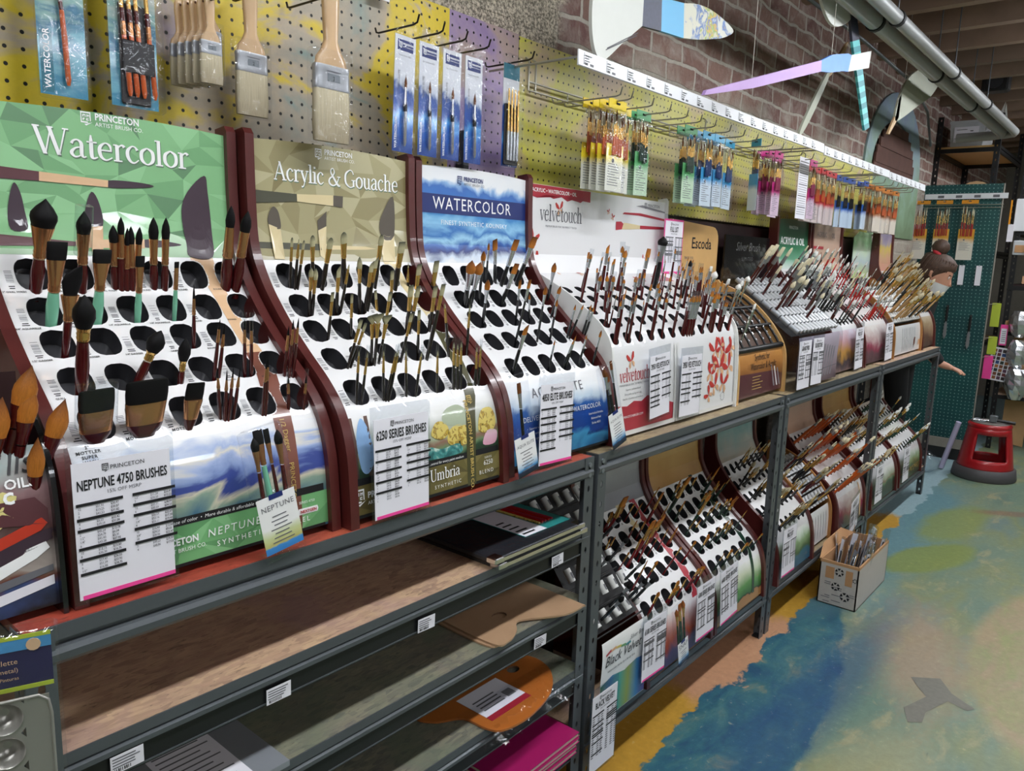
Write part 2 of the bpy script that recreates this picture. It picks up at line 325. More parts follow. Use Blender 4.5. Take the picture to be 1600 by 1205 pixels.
def brick_material():
    m, nt, b = nodes('brick_wall'); N, L = nt.nodes, nt.links
    t = N.new('ShaderNodeTexCoord').outputs['Object']; sp = N.new('ShaderNodeSeparateXYZ'); L.new(t, sp.inputs[0])
    n0 = noise(N, L, t, 6, 4); cb = N.new('ShaderNodeCombineXYZ')
    L.new(mathn(N, L, 'ADD', sp.outputs[0], mathn(N, L, 'MULTIPLY', n0, .05)), cb.inputs[0]); L.new(mathn(N, L, 'ADD', sp.outputs[2], mathn(N, L, 'MULTIPLY', n0, .045)), cb.inputs[1])
    br = N.new('ShaderNodeTexBrick'); L.new(cb.outputs[0], br.inputs['Vector'])
    for k, v in (('Scale', 1), ('Brick Width', .215), ('Row Height', .076), ('Mortar Size', .008), ('Mortar Smooth', .35), ('Bias', -.1)): br.inputs[k].default_value = v
    br.inputs['Color1'].default_value = lin('#86605a'); br.inputs['Color2'].default_value = lin('#a58476'); br.inputs['Mortar'].default_value = lin('#cdc5b8')
    fine = noise(N, L, t, 60, 6, .3, .7); mid = noise(N, L, t, 5, 5, .4)
    col = mixc(N, L, .6, br.outputs['Color'], mixc(N, L, fine, '#6a6460', '#ffffff'), 'MULTIPLY')
    col = mixc(N, L, mathn(N, L, 'MULTIPLY', step(N, L, noise(N, L, t, 9, 6, .8, .7), .46, .72), .7), col, '#bdb3a8')
    # lime wash drifting down in a low band, stucco on the old pier
    low = mathn(N, L, 'ADD', step(N, L, sp.outputs[2], 2.12, 1.9), mathn(N, L, 'MULTIPLY', mathn(N, L, 'SUBTRACT', mid, .5), 2.2))
    col = mixc(N, L, mathn(N, L, 'MULTIPLY', step(N, L, low, .25, .9), .85), col, mixc(N, L, fine, '#8d8578', '#c9c1b2'))
    pier = mathn(N, L, 'ADD', mathn(N, L, 'SUBTRACT', 1.93, sp.outputs[0]), mathn(N, L, 'MULTIPLY', mathn(N, L, 'SUBTRACT', mid, .5), .35))
    speck = noise(N, L, t, 120, 3, 0, .8)
    col = mixc(N, L, step(N, L, pier, -.03, .03), col, mixc(N, L, step(N, L, speck, .42, .6), '#6d655a', '#d2c6b2'))
    L.new(col, b.inputs['Base Color']); b.inputs['Roughness'].default_value = .85
    h = mathn(N, L, 'ADD', mathn(N, L, 'MULTIPLY', br.outputs['Fac'], -1), fine)
    bp = N.new('ShaderNodeBump'); bp.inputs['Strength'].default_value = .6; bp.inputs['Distance'].default_value = .01; L.new(h, bp.inputs['Height']); L.new(bp.outputs[0], b.inputs['Normal'])
brick_material()
def pegboard_material(name, stops, rot, hole_col='#0c0b0a'):
    """painted hardboard, one-inch grid of holes"""
    m, nt, b = nodes(name); N, L = nt.nodes, nt.links
    t = N.new('ShaderNodeTexCoord').outputs['Object']; sp = N.new('ShaderNodeSeparateXYZ'); L.new(t, sp.inputs[0])
    mp = N.new('ShaderNodeMapping'); mp.inputs['Rotation'].default_value = (0, rot, 0); mp.inputs['Scale'].default_value = (1, 1, 1.7); L.new(t, mp.inputs[0])
    n = noise(N, L, mp.outputs[0], 3.1, 5, .9, .55); r = ramp(N, stops); L.new(n, r.inputs[0]); col = r.outputs[0]
    col = mixc(N, L, .3, col, mixc(N, L, noise(N, L, t, 70, 4, .5, .7), '#8a8a80', '#ffffff'), 'MULTIPLY')
    d = []
    for o in (0, 2):
        f = mathn(N, L, 'SUBTRACT', mathn(N, L, 'FRACT', mathn(N, L, 'MULTIPLY', sp.outputs[o], 1/.0254)), .5); d.append(mathn(N, L, 'MULTIPLY', f, f))
    d = mathn(N, L, 'SQRT', mathn(N, L, 'ADD', *d)); hole = step(N, L, d, .135, .11)
    col = mixc(N, L, hole, col, hole_col); L.new(col, b.inputs['Base Color']); b.inputs['Roughness'].default_value = .45
    bp = N.new('ShaderNodeBump'); bp.invert = True; bp.inputs['Strength'].default_value = .5; bp.inputs['Distance'].default_value = .003; L.new(hole, bp.inputs['Height']); L.new(bp.outputs[0], b.inputs['Normal'])
pegboard_material('pegboard_paint', [(.30, '#6f9c9c'), (.38, '#aaa292'), (.44, '#b9a992'), (.49, '#dcc23a'), (.56, '#e0c52c'), (.60, '#b9a894'), (.70, '#9e8fac')], .6)
pegboard_material('pegboard_lime', [(.30, '#b3ad8c'), (.42, '#c6c068'), (.50, '#d0ca50'), (.56, '#c8b878'), (.64, '#c2aa8c'), (.75, '#c6ae9a')], .3)
pegboard_material('pegboard_mauve', [(.40, '#8d76ae'), (.52, '#a58fb0'), (.62, '#b29b94')], .2)
pegboard_material('pegboard_green', [(.40, '#14484a'), (.60, '#1a5654')], 0, '#7fa39c')  # pale hole colour paints in the light coming through the board
def osb_material(name, a, b_, c_, stain=None, stripe=None):
    m, nt, b = nodes(name); N, L = nt.nodes, nt.links
    t = N.new('ShaderNodeTexCoord').outputs['Object']
    w_ = N.new('ShaderNodeMapping'); w_.inputs['Scale'].default_value = (46, 120, 46); w_.inputs['Rotation'].default_value = (0, 0, .5); L.new(t, w_.inputs[0])
    v = N.new('ShaderNodeTexVoronoi'); v.inputs['Scale'].default_value = 1; L.new(w_.outputs[0], v.inputs['Vector']); v.inputs['Randomness'].default_value = 1
    sp = N.new('ShaderNodeSeparateColor'); L.new(v.outputs['Color'], sp.inputs[0])
    r = ramp(N, [(0, a), (.5, b_), (1, c_)]); L.new(sp.outputs[0], r.inputs[0]); col = r.outputs[0]
    g = N.new('ShaderNodeMapping'); g.inputs['Scale'].default_value = (14, 110, 14); g.inputs['Rotation'].default_value = (0, 0, .7); L.new(t, g.inputs[0])
    col = mixc(N, L, .5, col, mixc(N, L, noise(N, L, g.outputs[0], 2, 4, .6, .6), '#584840', '#ffffff'), 'MULTIPLY')
    fk = N.new('ShaderNodeMapping'); fk.inputs['Scale'].default_value = (30, 170, 30); fk.inputs['Rotation'].default_value = (0, 0, -.9); L.new(t, fk.inputs[0])
    col = mixc(N, L, mathn(N, L, 'MULTIPLY', step(N, L, noise(N, L, fk.outputs[0], 1, 3, 1.5, .6), .60, .68), .55), col, '#3a2a22')
    col = mixc(N, L, mathn(N, L, 'MULTIPLY', step(N, L, noise(N, L, t, 7, 3, .5), .45, .7), .3), col, '#6f5a60')
    if stain: col = mixc(N, L, mathn(N, L, 'MULTIPLY', step(N, L, noise(N, L, t, 4.5, 4, .6), .5, .62), .55), col, stain)
    L.new(col, b.inputs['Base Color']); b.inputs['Roughness'].default_value = .6
    bp = N.new('ShaderNodeBump'); bp.inputs['Strength'].default_value = .3; bp.inputs['Distance'].default_value = .002; L.new(sp.outputs[0], bp.inputs['Height']); L.new(bp.outputs[0], b.inputs['Normal'])
osb_material('board_red', '#a5402e', '#bb4c38', '#ad4a36', '#c06848'); osb_material('board_tan', '#d0ac8e', '#e2c09a', '#bb9a80', '#ae8e8a')
osb_material('board_grey', '#858476', '#98967e', '#76766a', '#63705c'); osb_material('board_raw', '#a89470', '#b8a680', '#988462')
mk('joist', '#8a7260', .8, var=.35, vs=9); art('joist_purple', [(.3, '#8a7260'), (.45, '#7d6858'), (.5, '#a58cc0'), (.62, '#b39ac8'), (.7, '#8a7260')], axis=1, amp=.5, scale=3, rough=.7, coat=0); art('joist_green', [(.3, '#7a6555'), (.45, '#5a5a50'), (.52, '#3f6f68'), (.62, '#4a7a70'), (.7, '#7a6555')], axis=1, amp=.5, scale=3, rough=.7, coat=0); mk('deck', '#6a5646', .85, var=.3, vs=8)
mk('pipe_grey', '#a3a5a4', .4, metal=.15, var=.06); mk('plaster', '#8a857b', .85, var=.15)

fl = MB(); fl.add([(-3, -4, 0), (10, -4, 0), (10, 1.46, 0), (-3, 1.46, 0)], [(0, 1, 2, 3)], 'painted_floor'); struct(fl, 'floor')
wl = MB(); wl.box(-3, 10, 1.46, 1.60, 0, 2.95, 'brick_wall'); struct(wl, 'wall_back')
we = MB(); we.box(10, 10.1, -4, 1.46, 0, 2.95, 'plaster'); struct(we, 'wall_right')
ws = MB(); ws.box(-3.1, -3, -4, 1.46, 0, 2.95, 'plaster'); struct(ws, 'wall_left')
wf = MB(); wf.box(-3, 10, -4.1, -4, 0, 2.95, 'plaster'); struct(wf, 'wall_front')
ce = MB(); ce.box(-3, 10, -4, 1.6, 2.95, 3.0, 'deck'); struct(ce, 'ceiling')
k = 0
x = -2.8
while x < 9.9:                                       # exposed joists run to the wall
    mt = 'joist_purple' if k == 17 else 'joist_green' if k in (20, 23) else 'joist'
    j = MB(); j.box(x, x+.06, -4, 1.46, 2.60, 2.95, mt); struct(j, 'ceiling_beam'); x += .41; k += 1

# painted arch on the brick, old boards inside it
art('mural_paint', [(0, '#6a7f5f'), (.3, '#7f9a7c'), (.6, '#93aaa6'), (1, '#8496ac')], axis=2, amp=.5, scale=6, rough=.7, coat=0, gen=True)
mk('old_boards', '#5a3a30', .8, var=.35, vs=14)
am = MB(); ip, op = [], []
for i in range(17):
    a = math.pi*i/16
    op.append((5.58+.66*math.cos(a), 2.0+.50*math.sin(a))); ip.append((5.55+.49*math.cos(a), 2.0+.32*math.sin(a)))
for i in range(16):
    am.prism([op[i], op[i+1], ip[i+1], ip[i]], .012, 'mural_paint', lambda a, b, t: (a, 1.447+t, b))
am.box(5.00, 6.24, 1.447, 1.459, 1.6, 2.0, 'mural_paint'); struct(am, 'wall_back_mural')
bo = MB()
for i in range(8):
    z0 = 1.98+i*.05; hw = .47*math.sqrt(max(0, 1-max(0, (z0+.05-2.0)/.32)**2)) if z0+.05 > 2.0 else .47
    if hw > .03: bo.box(5.55-hw, 5.55+hw, 1.438-.004*(i % 2), 1.447, z0, z0+.055, 'old_boards')
struct(bo, 'wall_back_boards')

# ---------------------------------------------------------------- ceiling lamps
mk('tube_glow', '#f4f8ff', .4, emit=26); mk('lamp_body', '#e4e4e2', .5)
def ceiling_lamp(x, y, L, label):
    t = thing('tube_lamp', label, 'ceiling lamp', (x, y, 2.47), 0, 'tube lamps under the joists')
    b = MB(); b.bbox(-L/2, L/2, -.075, .075, .02, .12, 'lamp_body'); b.build('housing', t)
    for s in (-1, 1):
        u = MB(); u.tube([(-L/2+.03, s*.04, .0), (L/2-.03, s*.04, .0)], .014, 'tube_glow', 10); u.build('tube', t)
    a = bpy.data.lights.new('lamp_light', 'AREA'); a.shape = 'RECTANGLE'; a.size = L; a.size_y = .12; a.energy = TUBE_W; a.color = (.97, .985, 1)
    o = bpy.data.objects.new('lamp_light', a); COL.objects.link(o); o.parent = t; o.location = (0, 0, -.03)
for i, x in enumerate((-.6, 1.2, 3.0, 4.8, 6.6)):
    ceiling_lamp(x, .28, 1.25, 'white twin tube lamp above the shelf aisle, %s from the camera end' % ORD[i])
for i, x in enumerate((-.6, 1.8, 4.2, 6.6)):
    ceiling_lamp(x, -2.2, 1.25, 'white twin tube lamp in the row behind the camera, %s along' % ORD[i])

# ---------------------------------------------------------------- pipes
for i, (yy, zz, lab) in enumerate(((1.0, 2.345, 'fat grey pipe nearer the wall'), (.92, 2.345, 'thinner grey pipe farther from the wall'))):
    p = thing('ceiling_pipe', 'long '+lab+' running under the ceiling joists', 'pipe', (0, yy, zz))
    q = MB(); r = .032 if i == 0 else .026
    q.tube([(-1, 0, 0), (6.42, 0, 0), (6.50, .02, 0), (6.54, .08, 0), (6.55, .30, 0)], r, 'pipe_grey', 14); q.build('pipe_run', p)
    for x in (2.2, 3.35, 4.4, 5.3):
        c = MB(); c.tube([(x-.012, 0, 0), (x+.012, 0, 0)], r+.005, 'steel_hole', 14); c.tube([(x, 0, r), (x, 0, .335)], .003, 'steel_grey', 6); c.build('hanger_clamp', p)
cb = MB(); cb.tube([(3.2, 1.35, 2.66), (3.4, 1.3, 2.5), (3.9, 1.2, 2.42), (4.8, 1.2, 2.40), (5.4, 1.25, 2.35), (5.8, 1.3, 2.2)], .008, 'steel_grey', 8)
tag(cb.build('conduit'), 'thin sagging grey cable between pipes and brick wall', 'cable')
sp_ = thing('loudspeaker', 'black loudspeaker hanging from the joists beside the pipes', 'speaker', (6.0, 1.0, 2.54))
b = MB(); b.bbox(-.06, .06, -.075, .075, 0, .14, 'black', .01); b.build('cabinet', sp_)
b = MB(); b.tube([(-.061, 0, .06), (-.066, 0, .06)], .045, 'charcoal', 16); b.build('grille', sp_)
b = MB(); b.box(-.01, .01, -.01, .01, .14, .145, 'steel_grey'); b.tube([(0, 0, .14), (0, 0, .2)], .008, 'steel_grey'); b.build('bracket', sp_)

# ---------------------------------------------------------------- pegboards on the wall
def pegboard(name, label, x0, x1, z0, z1, m):
    b = MB(); b.box(x0, x1, 1.40, 1.406, z0, z1, m); o = b.build(name); tag(o, label, 'pegboard')
    for xx in (x0+.02, x1-.06): s = MB(); s.box(xx, xx+.04, 1.406, 1.459, z0+.01, z1-.01, 'palewood'); s.build('batten', o)
pegboard('pegboard', 'yellow, grey and teal painted pegboard at the left', -.6, 1.40, 1.28, 1.978, 'pegboard_paint')
pegboard('pegboard', 'narrow mauve painted pegboard behind the blue packets', 1.40, 1.662, 1.28, 1.978, 'pegboard_mauve')
pegboard('pegboard', 'lime and tan painted pegboard under the white price rail', 1.664, 4.95, 1.56, 1.975, 'pegboard_lime')
dk = MB(); dk.box(2.38, 5.2, 1.40, 1.44, .95, 1.55, 'dark_panel'); tag(dk.build('backing_board'), 'dark brown backing board below the lime pegboard', 'board')

# ---------------------------------------------------------------- steel shelving
SHZ = .930; LOWZ = .185; YF = .99; YB = 1.43
def holed_strip(mb, P, z0, z1, w, pitch, m, a=.0045, b=.009):
    """strip of sheet with a column of slots; P(u,z) -> point"""
    n = int((z1-z0)/pitch); ph = (z1-z0)/n
    for i in range(n):
        za, zb = z0+i*ph, z0+(i+1)*ph; zc = (za+zb)/2; O, I = [], []
        per = [(-w/2, za), (0, za), (w/2, za), (w/2, zc), (w/2, zb), (0, zb), (-w/2, zb), (-w/2, zc)]
        for u, z in per:
            an = math.atan2((z-zc)/b, u/a); I.append((a*math.cos(an), zc+b*math.sin(an)))
        o = len(mb.v); mb.add([P(u, z) for u, z in per]+[P(u, z) for u, z in I], [(j, (j+1) % 8, 8+(j+1) % 8, 8+j) for j in range(8)], m)
def post(parent, x, y, sx, sy, h, m, pitch=.05):
    """slotted angle; sx, sy: which way the two flanges run"""
    b = MB(); W = .036
    holed_strip(b, lambda u, z: (x+sx*(W/2+u), y, z), 0, h, W, pitch, m); holed_strip(b, lambda u, z: (x, y+sy*(W/2+u), z), 0, h, W, pitch, m)
    o = b.build('post', parent); s = o.modifiers.new('sheet', 'SOLIDIFY'); s.thickness = .0018; s.offset = 0; return o
def beam(parent, x0, x1, y, z, s, m='steel_grey', h=.052):
    """rolled shelf beam: square lip, groove, rounded roll; s=-1 faces the aisle"""
    P = [(.001, 0), (.001, -.020), (-.006, -.022), (-.006, -.027), (.002, -.030), (.006, -.036), (.005, -h+.006), (0, -h), (-.012, -h), (-.012, -.016), (-.0015, -.016), (-.0015, 0)]
    b = MB(); b.prism([(a, c) for a, c in P], x1-x0, m, lambda a, c, t: (x0+t, y+s*a, z+c)); return b.build('beam', parent)
def low_beam(parent, x0, x1, y, z, m):
    """beam of a bare shelf: grey lip and roll over a recessed dark face"""
    b = MB(); P = [(.001, 0), (.001, -.016), (-.004, -.018), (.004, -.022), (.004, -.029), (-.012, -.031), (-.012, -.014), (-.0015, -.014), (-.0015, 0)]
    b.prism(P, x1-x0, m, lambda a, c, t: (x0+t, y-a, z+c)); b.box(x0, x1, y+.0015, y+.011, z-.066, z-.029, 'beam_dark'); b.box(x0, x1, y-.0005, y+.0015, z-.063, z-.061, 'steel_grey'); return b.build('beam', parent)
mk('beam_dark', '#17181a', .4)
def shelf_unit(label, x0, x1, H, shelves, m='steel_grey', yf=YF, yb=YB):
    t = thing('shelving_unit', label, 'shelving', (0, 0, 0))
    for x, sx in ((x0, 1), (x1, -1)):
        post(t, x, yf, sx, 1, H, m); post(t, x, yb, sx, -1, H, m)
    for z, bm in shelves:
        b = MB(); b.box(x0+.004, x1-.004, yf+.0035, yb-.0035, z-.014, z, bm); b.build('shelf_board', t)
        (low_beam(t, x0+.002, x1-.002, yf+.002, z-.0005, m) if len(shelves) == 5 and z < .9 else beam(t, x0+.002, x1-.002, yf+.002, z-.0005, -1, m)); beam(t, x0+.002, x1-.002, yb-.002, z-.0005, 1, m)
        for x, s in ((x0, 1), (x1, -1)):
            e = MB(); e.box(min(x+s*.002, x+s*.012), max(x+s*.002, x+s*.012), yf+.01, yb-.01, z-.045, z-.014, m); e.build('end_brace', t)
    for x, sx in ((x0, 1), (x1, -1)):
        f = MB(); f.box(min(x, x+sx*.03), max(x, x+sx*.03), yf, yf+.03, -.0, .006, 'black'); f.build('foot', t)
        for dz in (.018, .043):
            r = MB(); r.tube([(x+sx*.018, yf-.001, H-dz), (x+sx*.018, yf-.004, H-dz)], .006, 'steel_light', 10); r.build('rivet', t)
    return t
U1 = shelf_unit('near grey steel shelving unit with red top board and bare flat shelves', .285, 1.505, .9295, [(SHZ, 'board_red'), (.753, 'board_tan'), (.571, 'board_grey'), (.386, 'board_grey'), (.20, 'board_grey')])
U2 = shelf_unit('grey steel shelving unit under the red butterfly display, orange floor below', 1.525, 2.725, .9295, [(SHZ, 'board_raw'), (LOWZ, 'board_tan')])
U3 = shelf_unit('grey steel shelving unit beside the cardboard box on the floor', 2.745, 3.975, .9295, [(SHZ, 'board_raw'), (LOWZ, 'board_raw')])
U4 = shelf_unit('far end grey steel shelving unit in front of the bending person', 3.995, 5.255, .9295, [(SHZ, 'board_tan'), (LOWZ, 'board_tan')])
def price_label(u, x, z, w=.044, h=.026, rot=0):
    b = MB(); b.box(-w/2, w/2, -.0008, 0, -h/2, h/2, 'paper'); o = b.build('price_label', u, (x, YF-.0012 if z < .9 else YF-.0055, z), (0, rot, 0))
    l = MB()
    for i in range(4):
        n = rnd.uniform(.5, .85)*w; l.box(-w*.44, -w*.44+n, -.0012, -.0008, h*(.30-.16*i), h*(.36-.16*i), 'ink_grey')
    for i in range(9): l.box(-w*.4+i*.0026, -w*.4+i*.0026+rnd.choice((.0008, .0016)), -.0012, -.0008, -h*.42, -h*.24, 'ink')
    l.build('lettering', o)
for x, z in ((.398, .708), (.633, .702), (.955, .702), (1.372, .706), (1.318, .524)): price_label(U1, x, z, rot=rnd.uniform(-.06, .06))
# ---------------------------------------------------------------- display stands
PROF_S = [(0, 0), (.004, .06), (.012, .13), (.034, .19), (.075, .237), (.135, .285), (.20, .342), (.255, .405), (.288, .47), (.297, .56), (.300, .67)]
class Surf:
    """side profile of a stand: depth y and height z along the length s"""
    def __init__(u, P, n=12):
        C = cat_rom(P, n) if n > 1 else [tuple(p) for p in P]
        u.C = C; u.S = [0]
        for a, b in zip(C, C[1:]): u.S.append(u.S[-1]+math.hypot(b[0]-a[0], b[1]-a[1]))
        u.len = u.S[-1]
    def at(u, s):
        S = u.S; i = 0
        if s >= S[-1]: i = len(S)-2
        else:
            while i < len(S)-2 and S[i+1] < s: i += 1
        k = (s-S[i])/(S[i+1]-S[i]); a, b = u.C[i], u.C[i+1]
        d = math.hypot(b[0]-a[0], b[1]-a[1])
        return a[0]+k*(b[0]-a[0]), a[1]+k*(b[1]-a[1]), (b[0]-a[0])/d, (b[1]-a[1])/d
    def P(u, x, s, off=0):
        y, z, ty, tz = u.at(s); return (x, y-tz*off, z+ty*off)
mk('pale_green', '#b9d9b8', .3, coat=.7); mk('pale_olive', '#d0cbb4', .3, coat=.7); mk('hdr_green1', '#86bd86', .3, coat=.7); mk('hdr_green2', '#76ab78', .3, coat=.7); mk('hdr_green3', '#93c993', .3, coat=.7); mk('hdr_green4', '#648f68', .3, coat=.7)
mk('hdr_olive1', '#a79f78', .3, coat=.7); mk('hdr_olive2', '#968d66', .3, coat=.7); mk('hdr_olive3', '#b8b18c', .3, coat=.7); mk('hdr_olive4', '#857b54', .3, coat=.7)
mk('low_olive1', '#6d6338', .35, coat=.6); mk('low_olive2', '#7d7244', .35, coat=.6); mk('low_olive3', '#5c5330', .35, coat=.6)
mk('low_green1', '#76b477', .35, coat=.6); mk('low_green2', '#659f68', .35, coat=.6); mk('low_green3', '#86c186', .35, coat=.6)
mk('print_plum', '#3c2a37', .4, coat=.6); mk('print_maroon', '#5a3036', .4, coat=.6); mk('print_tan', '#dfb890', .4, coat=.6, var=.06, vs=40); mk('print_brown', '#7c4a3c', .35, coat=.6)
mk('print_forest', '#4a4a3a', .4, coat=.6); mk('print_cream', '#dccb9e', .4, coat=.6, var=.05); mk('print_darktip', '#5b5349', .4, coat=.6); mk('print_olive', '#4c4a2e', .35, coat=.6); mk('print_gold', '#c9ad62', .4)
mk('navy', '#1d2d6b', .4); mk('bright_white', '#fafafa', .4); mk('shadow_ink', '#5f7a62', .5); mk('red_ink', '#b22a34', .4); mk('red_print', '#a8283a', .35, coat=.6); mk('grey_print', '#8f8c93', .4, coat=.5)
art('art_lake', [(.3, '#3c6a86'), (.44, '#8fa896'), (.5, '#d9d3bb'), (.55, '#3a4c9a'), (.61, '#3e4f94'), (.66, '#8298c8'), (.74, '#a9bade'), (.80, '#e4dfd4'), (.86, '#a8bbe0'), (.96, '#eef0f3'), (1, '#f0f0f2')], amp=.28, scale=8, detail=7, stretch=(1, 1, 1.8), dist=1.6)
art('art_garden', [(.3, '#1e2418'), (.45, '#2c4a34'), (.52, '#6f8a62'), (.58, '#8f6a5a'), (.64, '#a9b394'), (.78, '#c9ccc4'), (.92, '#eeeeec'), (1, '#f1f1f1')], amp=.16, scale=16, detail=5)
art('art_water', [(0, '#175b8c'), (.2, '#3f93c0'), (.28, '#123e8c'), (.5, '#17489c'), (.62, '#2a63ae'), (.70, '#c9dcec'), (.85, '#eef2f5'), (1, '#f1f1f2')], amp=.22, scale=9, dist=2)
art('art_wave', [(0, '#e9ecef'), (.06, '#cfdcea'), (.12, '#1c2f72'), (.18, '#2f62b0'), (.25, '#9fd0ea'), (.32, '#2c6fb8'), (.40, '#8cc4e6'), (.50, '#3d86c6'), (.74, '#3a6cb8'), (.79, '#8fb4dc'), (.84, '#eef1f5'), (1, '#f3f3f4')], amp=.17, scale=6, detail=7, stretch=(1, 1, 1.3), dist=2.2)
art('art_redhill', [(0, '#8d1f30'), (.5, '#a22a3a'), (1, '#b8404c')], amp=.3, scale=14)
art('art_fuchsia', [(0, '#eee'*2), (.5, '#f3b9cd'), (1, '#d8438a')], axis=0, amp=.12, scale=10) if False else None
art('art_lakegreen', [(0, '#1f5a76'), (.3, '#27687e'), (.42, '#4a6a3c'), (.65, '#8fae7e'), (.85, '#d9e3d8'), (1, '#f0f0f0')], amp=.2, scale=18)
art('art_meadow', [(0, '#b0804c'), (.2, '#a8784a'), (.23, '#1c1c1c'), (.27, '#2c6a34'), (.5, '#5a9a4e'), (.75, '#cfd8bd'), (1, '#f0f0ee')], amp=.10, scale=22, blot='#b8425a', blots=8, bpos=.68)
art('art_sunset', [(0, '#2a2444'), (.3, '#5d4a74'), (.5, '#c4572e'), (.75, '#d9a5a0'), (1, '#efecee')], amp=.35, scale=12)
art('art_rose', [(0, '#4a3038'), (.25, '#6a4a50'), (.4, '#9c2f50'), (.6, '#c9a9a9'), (1, '#e9e4e0')], amp=.3, scale=18)
art('art_bronze', [(0, '#3c2418'), (.4, '#7a4a28'), (.7, '#b57a3e'), (1, '#c98f4c')], amp=.12, scale=9)
art('art_mauve', [(0, '#5a4a50'), (.3, '#96828a'), (.7, '#b3a6b4'), (1, '#c0b6c6')], amp=.2, scale=10)
art('art_ochre', [(0, '#b88a4c'), (.5, '#c9a060'), (1, '#a87838')], amp=.4, scale=8)
art('art_teal', [(0, '#c4b8a8'), (.4, '#8fb0ae'), (.7, '#3f8f98'), (1, '#4a9aa0')], amp=.3, scale=8)
art('art_bridge', [(0, '#8d6f6a'), (.25, '#3a3440'), (.45, '#c4913e'), (.7, '#c99aa0'), (1, '#dcd4e0')], amp=.35, scale=12)
art('art_slate', [(0, '#8d8f94'), (.5, '#a6a8aa'), (1, '#77797e')], amp=.3, scale=6)
art('art_flower', [(0, '#e0a08c'), (.4, '#d9b08c'), (.6, '#d9c05c'), (.8, '#a89ab0'), (1, '#8d84a0')], amp=.35, scale=14)
art('art_leaf', [(0, '#cfe08a'), (.35, '#c4d8dc'), (.6, '#d9efd4'), (.8, '#a9dfa8'), (1, '#c9efc4')], amp=.2, scale=8)
art('art_emerald', [(0, '#d9e4dd'), (.2, '#6fae8c'), (.45, '#2f7d55'), (.7, '#1c5c3c'), (1, '#214a38')], amp=.12, scale=9)
art('art_peach', [(0, '#d9b49a'), (.4, '#cfae98'), (1, '#bfa595')], amp=.2, scale=9)
art('art_portrait', [(0, '#3a2c26'), (.35, '#6a4a38'), (.7, '#a89070'), (1, '#c4b498')], amp=.35, scale=16)

def grid_patch(mb, F, x0, x1, s0, s1, nx, ns, m, off=0, skip=None):
    V = [F(x0+(x1-x0)*i/nx, (s0(x0+(x1-x0)*i/nx) if callable(s0) else s0)+((s1(x0+(x1-x0)*i/nx) if callable(s1) else s1)-(s0(x0+(x1-x0)*i/nx) if callable(s0) else s0))*j/ns, off) for j in range(ns+1) for i in range(nx+1)]
    mb.add(V, [(j*(nx+1)+i, j*(nx+1)+i+1, (j+1)*(nx+1)+i+1, (j+1)*(nx+1)+i) for j in range(ns) for i in range(nx)], m)
def facets(mb, F, x0, x1, s0, s1, nx, ns, mats, off=.0005, top=None, pale=None):
    """low-poly printed pattern: jittered triangles in a few tints"""
    P = []
    for j in range(ns+1):
        for i in range(nx+1):
            x, s = x0+(x1-x0)*i/nx, s0+(s1-s0)*j/ns
            if 0 < i < nx: x += rnd.uniform(-.38, .38)*(x1-x0)/nx
            if 0 < j < ns: s += rnd.uniform(-.38, .38)*(s1-s0)/ns
            if top and j == ns: s = top(x)
            P.append(F(x, s, off))
    for j in range(ns):
        for i in range(nx):
            a, b, c, d = j*(nx+1)+i, j*(nx+1)+i+1, (j+1)*(nx+1)+i+1, (j+1)*(nx+1)+i
            for t in (((a, b, c), (a, c, d)) if rnd.random() < .5 else ((a, b, d), (b, c, d))):
                mb.add([P[k] for k in t], [(0, 1, 2)], (pale if pale and j == 0 else rnd.choices(mats, [6, 3, 3, 1][:len(mats)])[0]))
class Display: pass
def sq(a, n=2.6):
    c, s = math.cos(a), math.sin(a); return math.copysign(abs(c)**(2/n), c), math.copysign(abs(s)**(2/n), s)
